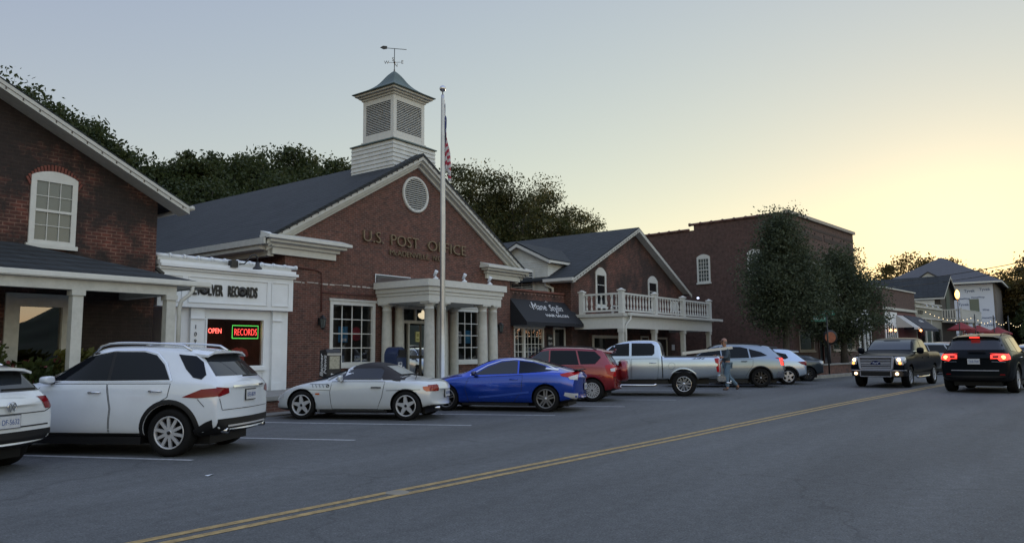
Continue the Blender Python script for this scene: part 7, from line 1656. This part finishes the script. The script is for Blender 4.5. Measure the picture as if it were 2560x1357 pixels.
# one continuous body: pelvis, torso, neck, head, legs, arms (x forward, y left, z up)
B = [(0, 0, .96, (.15, .11)), (.01, 0, 1.12, (.15, .11)), (.03, 0, 1.34, (.18, .12)), (.04, 0, 1.50, (.10, .09)), (.06, 0, 1.57, .06), (.08, 0, 1.66, (.085, .08)), (.085, 0, 1.78, (.09, .08)), (.08, 0, 1.85, .05),
     (.0, .10, .92, .10), (.09, .11, .50, .075), (.05, .11, .12, .05), (.07, .11, .05, .045), (.22, .12, .035, .035),
     (-.02, -.10, .92, .10), (-.06, -.11, .52, .075), (-.38, -.12, .20, .05), (-.45, -.12, .10, .045), (-.37, -.13, .02, .035),
     (.03, .20, 1.45, .065), (.10, .25, 1.18, .05), (.34, .20, 1.22, .04), (.43, .17, 1.26, .033),
     (.03, -.20, 1.45, .065), (-.02, -.27, 1.16, .05), (.16, -.25, .97, .038), (.22, -.23, .93, .03)]
E_ = [(0, 1), (1, 2), (2, 3), (3, 4), (4, 5), (5, 6), (6, 7), (0, 8), (8, 9), (9, 10), (10, 11), (11, 12), (0, 13), (13, 14), (14, 15), (15, 16), (16, 17), (2, 18), (18, 19), (19, 20), (20, 21), (2, 22), (22, 23), (23, 24), (24, 25)]
skin_fig('body', B, E_, SKIN, pn)
def infl(n, k): r = n[3]; return (n[0], n[1], n[2], tuple(a+k for a in r) if isinstance(r, tuple) else r+k)
sh = [B[0], B[1], B[2], (B[3][0], 0, 1.50, (.105, .09)), B[18], B[19], (.24, .22, 1.20, .045), B[22], B[23], (.08, -.26, 1.06, .045)]
sh = [infl(n, .02) for n in sh]; sh[0] = (0, 0, .93, (.165, .13)); skin_fig('shirt', sh, [(0, 1), (1, 2), (2, 3), (2, 4), (4, 5), (5, 6), (2, 7), (7, 8), (8, 9)], SHIRTM, pn)
jn = [(0, 0, .95, (.155, .12)), infl(B[8], .015), infl(B[9], .02), (.05, .11, .10, .068), infl(B[13], .015), infl(B[14], .02), (-.41, -.12, .16, .064)]
skin_fig('jeans', jn, [(0, 1), (1, 2), (2, 3), (0, 4), (4, 5), (5, 6)], DENIM, pn)
for s, P in ((1, [(.03, .11, .06, .055), (.10, .11, .05, .052), (.24, .12, .04, .042)]), (-1, [(-.46, -.12, .11, .052), (-.42, -.12, .07, .05), (-.36, -.13, .03, .04)])): skin_fig('boot', P, [(0, 1), (1, 2)], BOOT, pn)
def hand(P, d, up, lat):
    """palm, five fingers curled round the board and a side thumb"""
    P, d, up, lat = Vector(P), Vector(d).normalized(), Vector(up).normalized(), Vector(lat).normalized()
    m = [(*P, .03), (*(P+d*.07), (.038, .018))]; skin_fig('palm', m, [(0, 1)], SKIN, pn, sub=1)
    for k, L in enumerate((.07, .08, .075, .06)):
        b = P+d*.08+lat*(.03-.02*k); n = [(*b, .010), (*(b+d*L*.45), .0095), (*(b+d*L*.6-up*L*.4), .009), (*(b+d*L*.3-up*L*.62), .008)]; skin_fig('finger', n, [(0, 1), (1, 2), (2, 3)], SKIN, pn, sub=1)
    b = P+d*.02+lat*.04; n = [(*b, .012), (*(b+lat*.025+d*.03-up*.01), .011), (*(b+lat*.02+d*.055-up*.035), .009)]; skin_fig('thumb', n, [(0, 1), (1, 2)], SKIN, pn, sub=1)
hand((.45, .165, 1.27), (1, -.1, .1), (0, 0, 1), (0, -1, 0)); hand((.24, -.225, .92), (.7, .1, -.7), (.7, 0, .7), (0, 1, 0))
m = MB(PMt)
m.lathe([(0, 1.905), (.05, 1.895), (.09, 1.86), (.102, 1.80), (.10, 1.775)], (.075, 0, 0), 16); m.prism([(.15, -.075), (.24, -.05), (.26, 0), (.24, .05), (.15, .075)], 1.775, 1.79, 'z'); m.build('cap', CAP, pn)
m = MB(PMt); m.lathe([(.104, 1.78), (.10, 1.83)], (.077, 0, 0), 14, a0=-1.0, a1=1.0); m.build('cap_badge', CAPD, pn)
m = MB(PMt); m.prism([(.165, -.012), (.195, 0), (.165, .012)], 1.68, 1.73, 'z'); m.build('nose', SKIN, pn)
for s in (1, -1):
    m = MB(PMt); m.lathe([(0, -.012), (.012, 0), (0, .012)], (.158, s*.035, 1.735), 8); m.build('eye', CAPD, pn); m = MB(PMt); m.lathe([(0, -.03), (.016, 0), (0, .03)], (.075, s*.098, 1.71), 8); m.build('ear', SKIN, pn)
m = MB(PMt); m.box(.155, .166, -.028, .028, 1.64, 1.652); m.build('mouth', mat('lip', (.2, .07, .06), .6), pn)
m = MB(PMt); m.lathe([(.098, 1.70), (.103, 1.78)], (.07, 0, 0), 16, a0=1.3, a1=5.0); m.build('hair', mat('grey_hair', (.12, .11, .10), .8), pn)
# the long white board he carries, resting over the tailgate
a, b = PMt @ Vector((-.15, .20, 1.56)), PMt @ Vector((1.75, .20, 1.36))
m = MB(); m.bar(a, b, .045, .10); m.build('timber_board', mat('white_board', (.55, .54, .50), .6), origin=tuple(PMt @ Vector((.5, .17, 1.35))), label='long white board carried by the walking man over the pickup tailgate', cat='board')
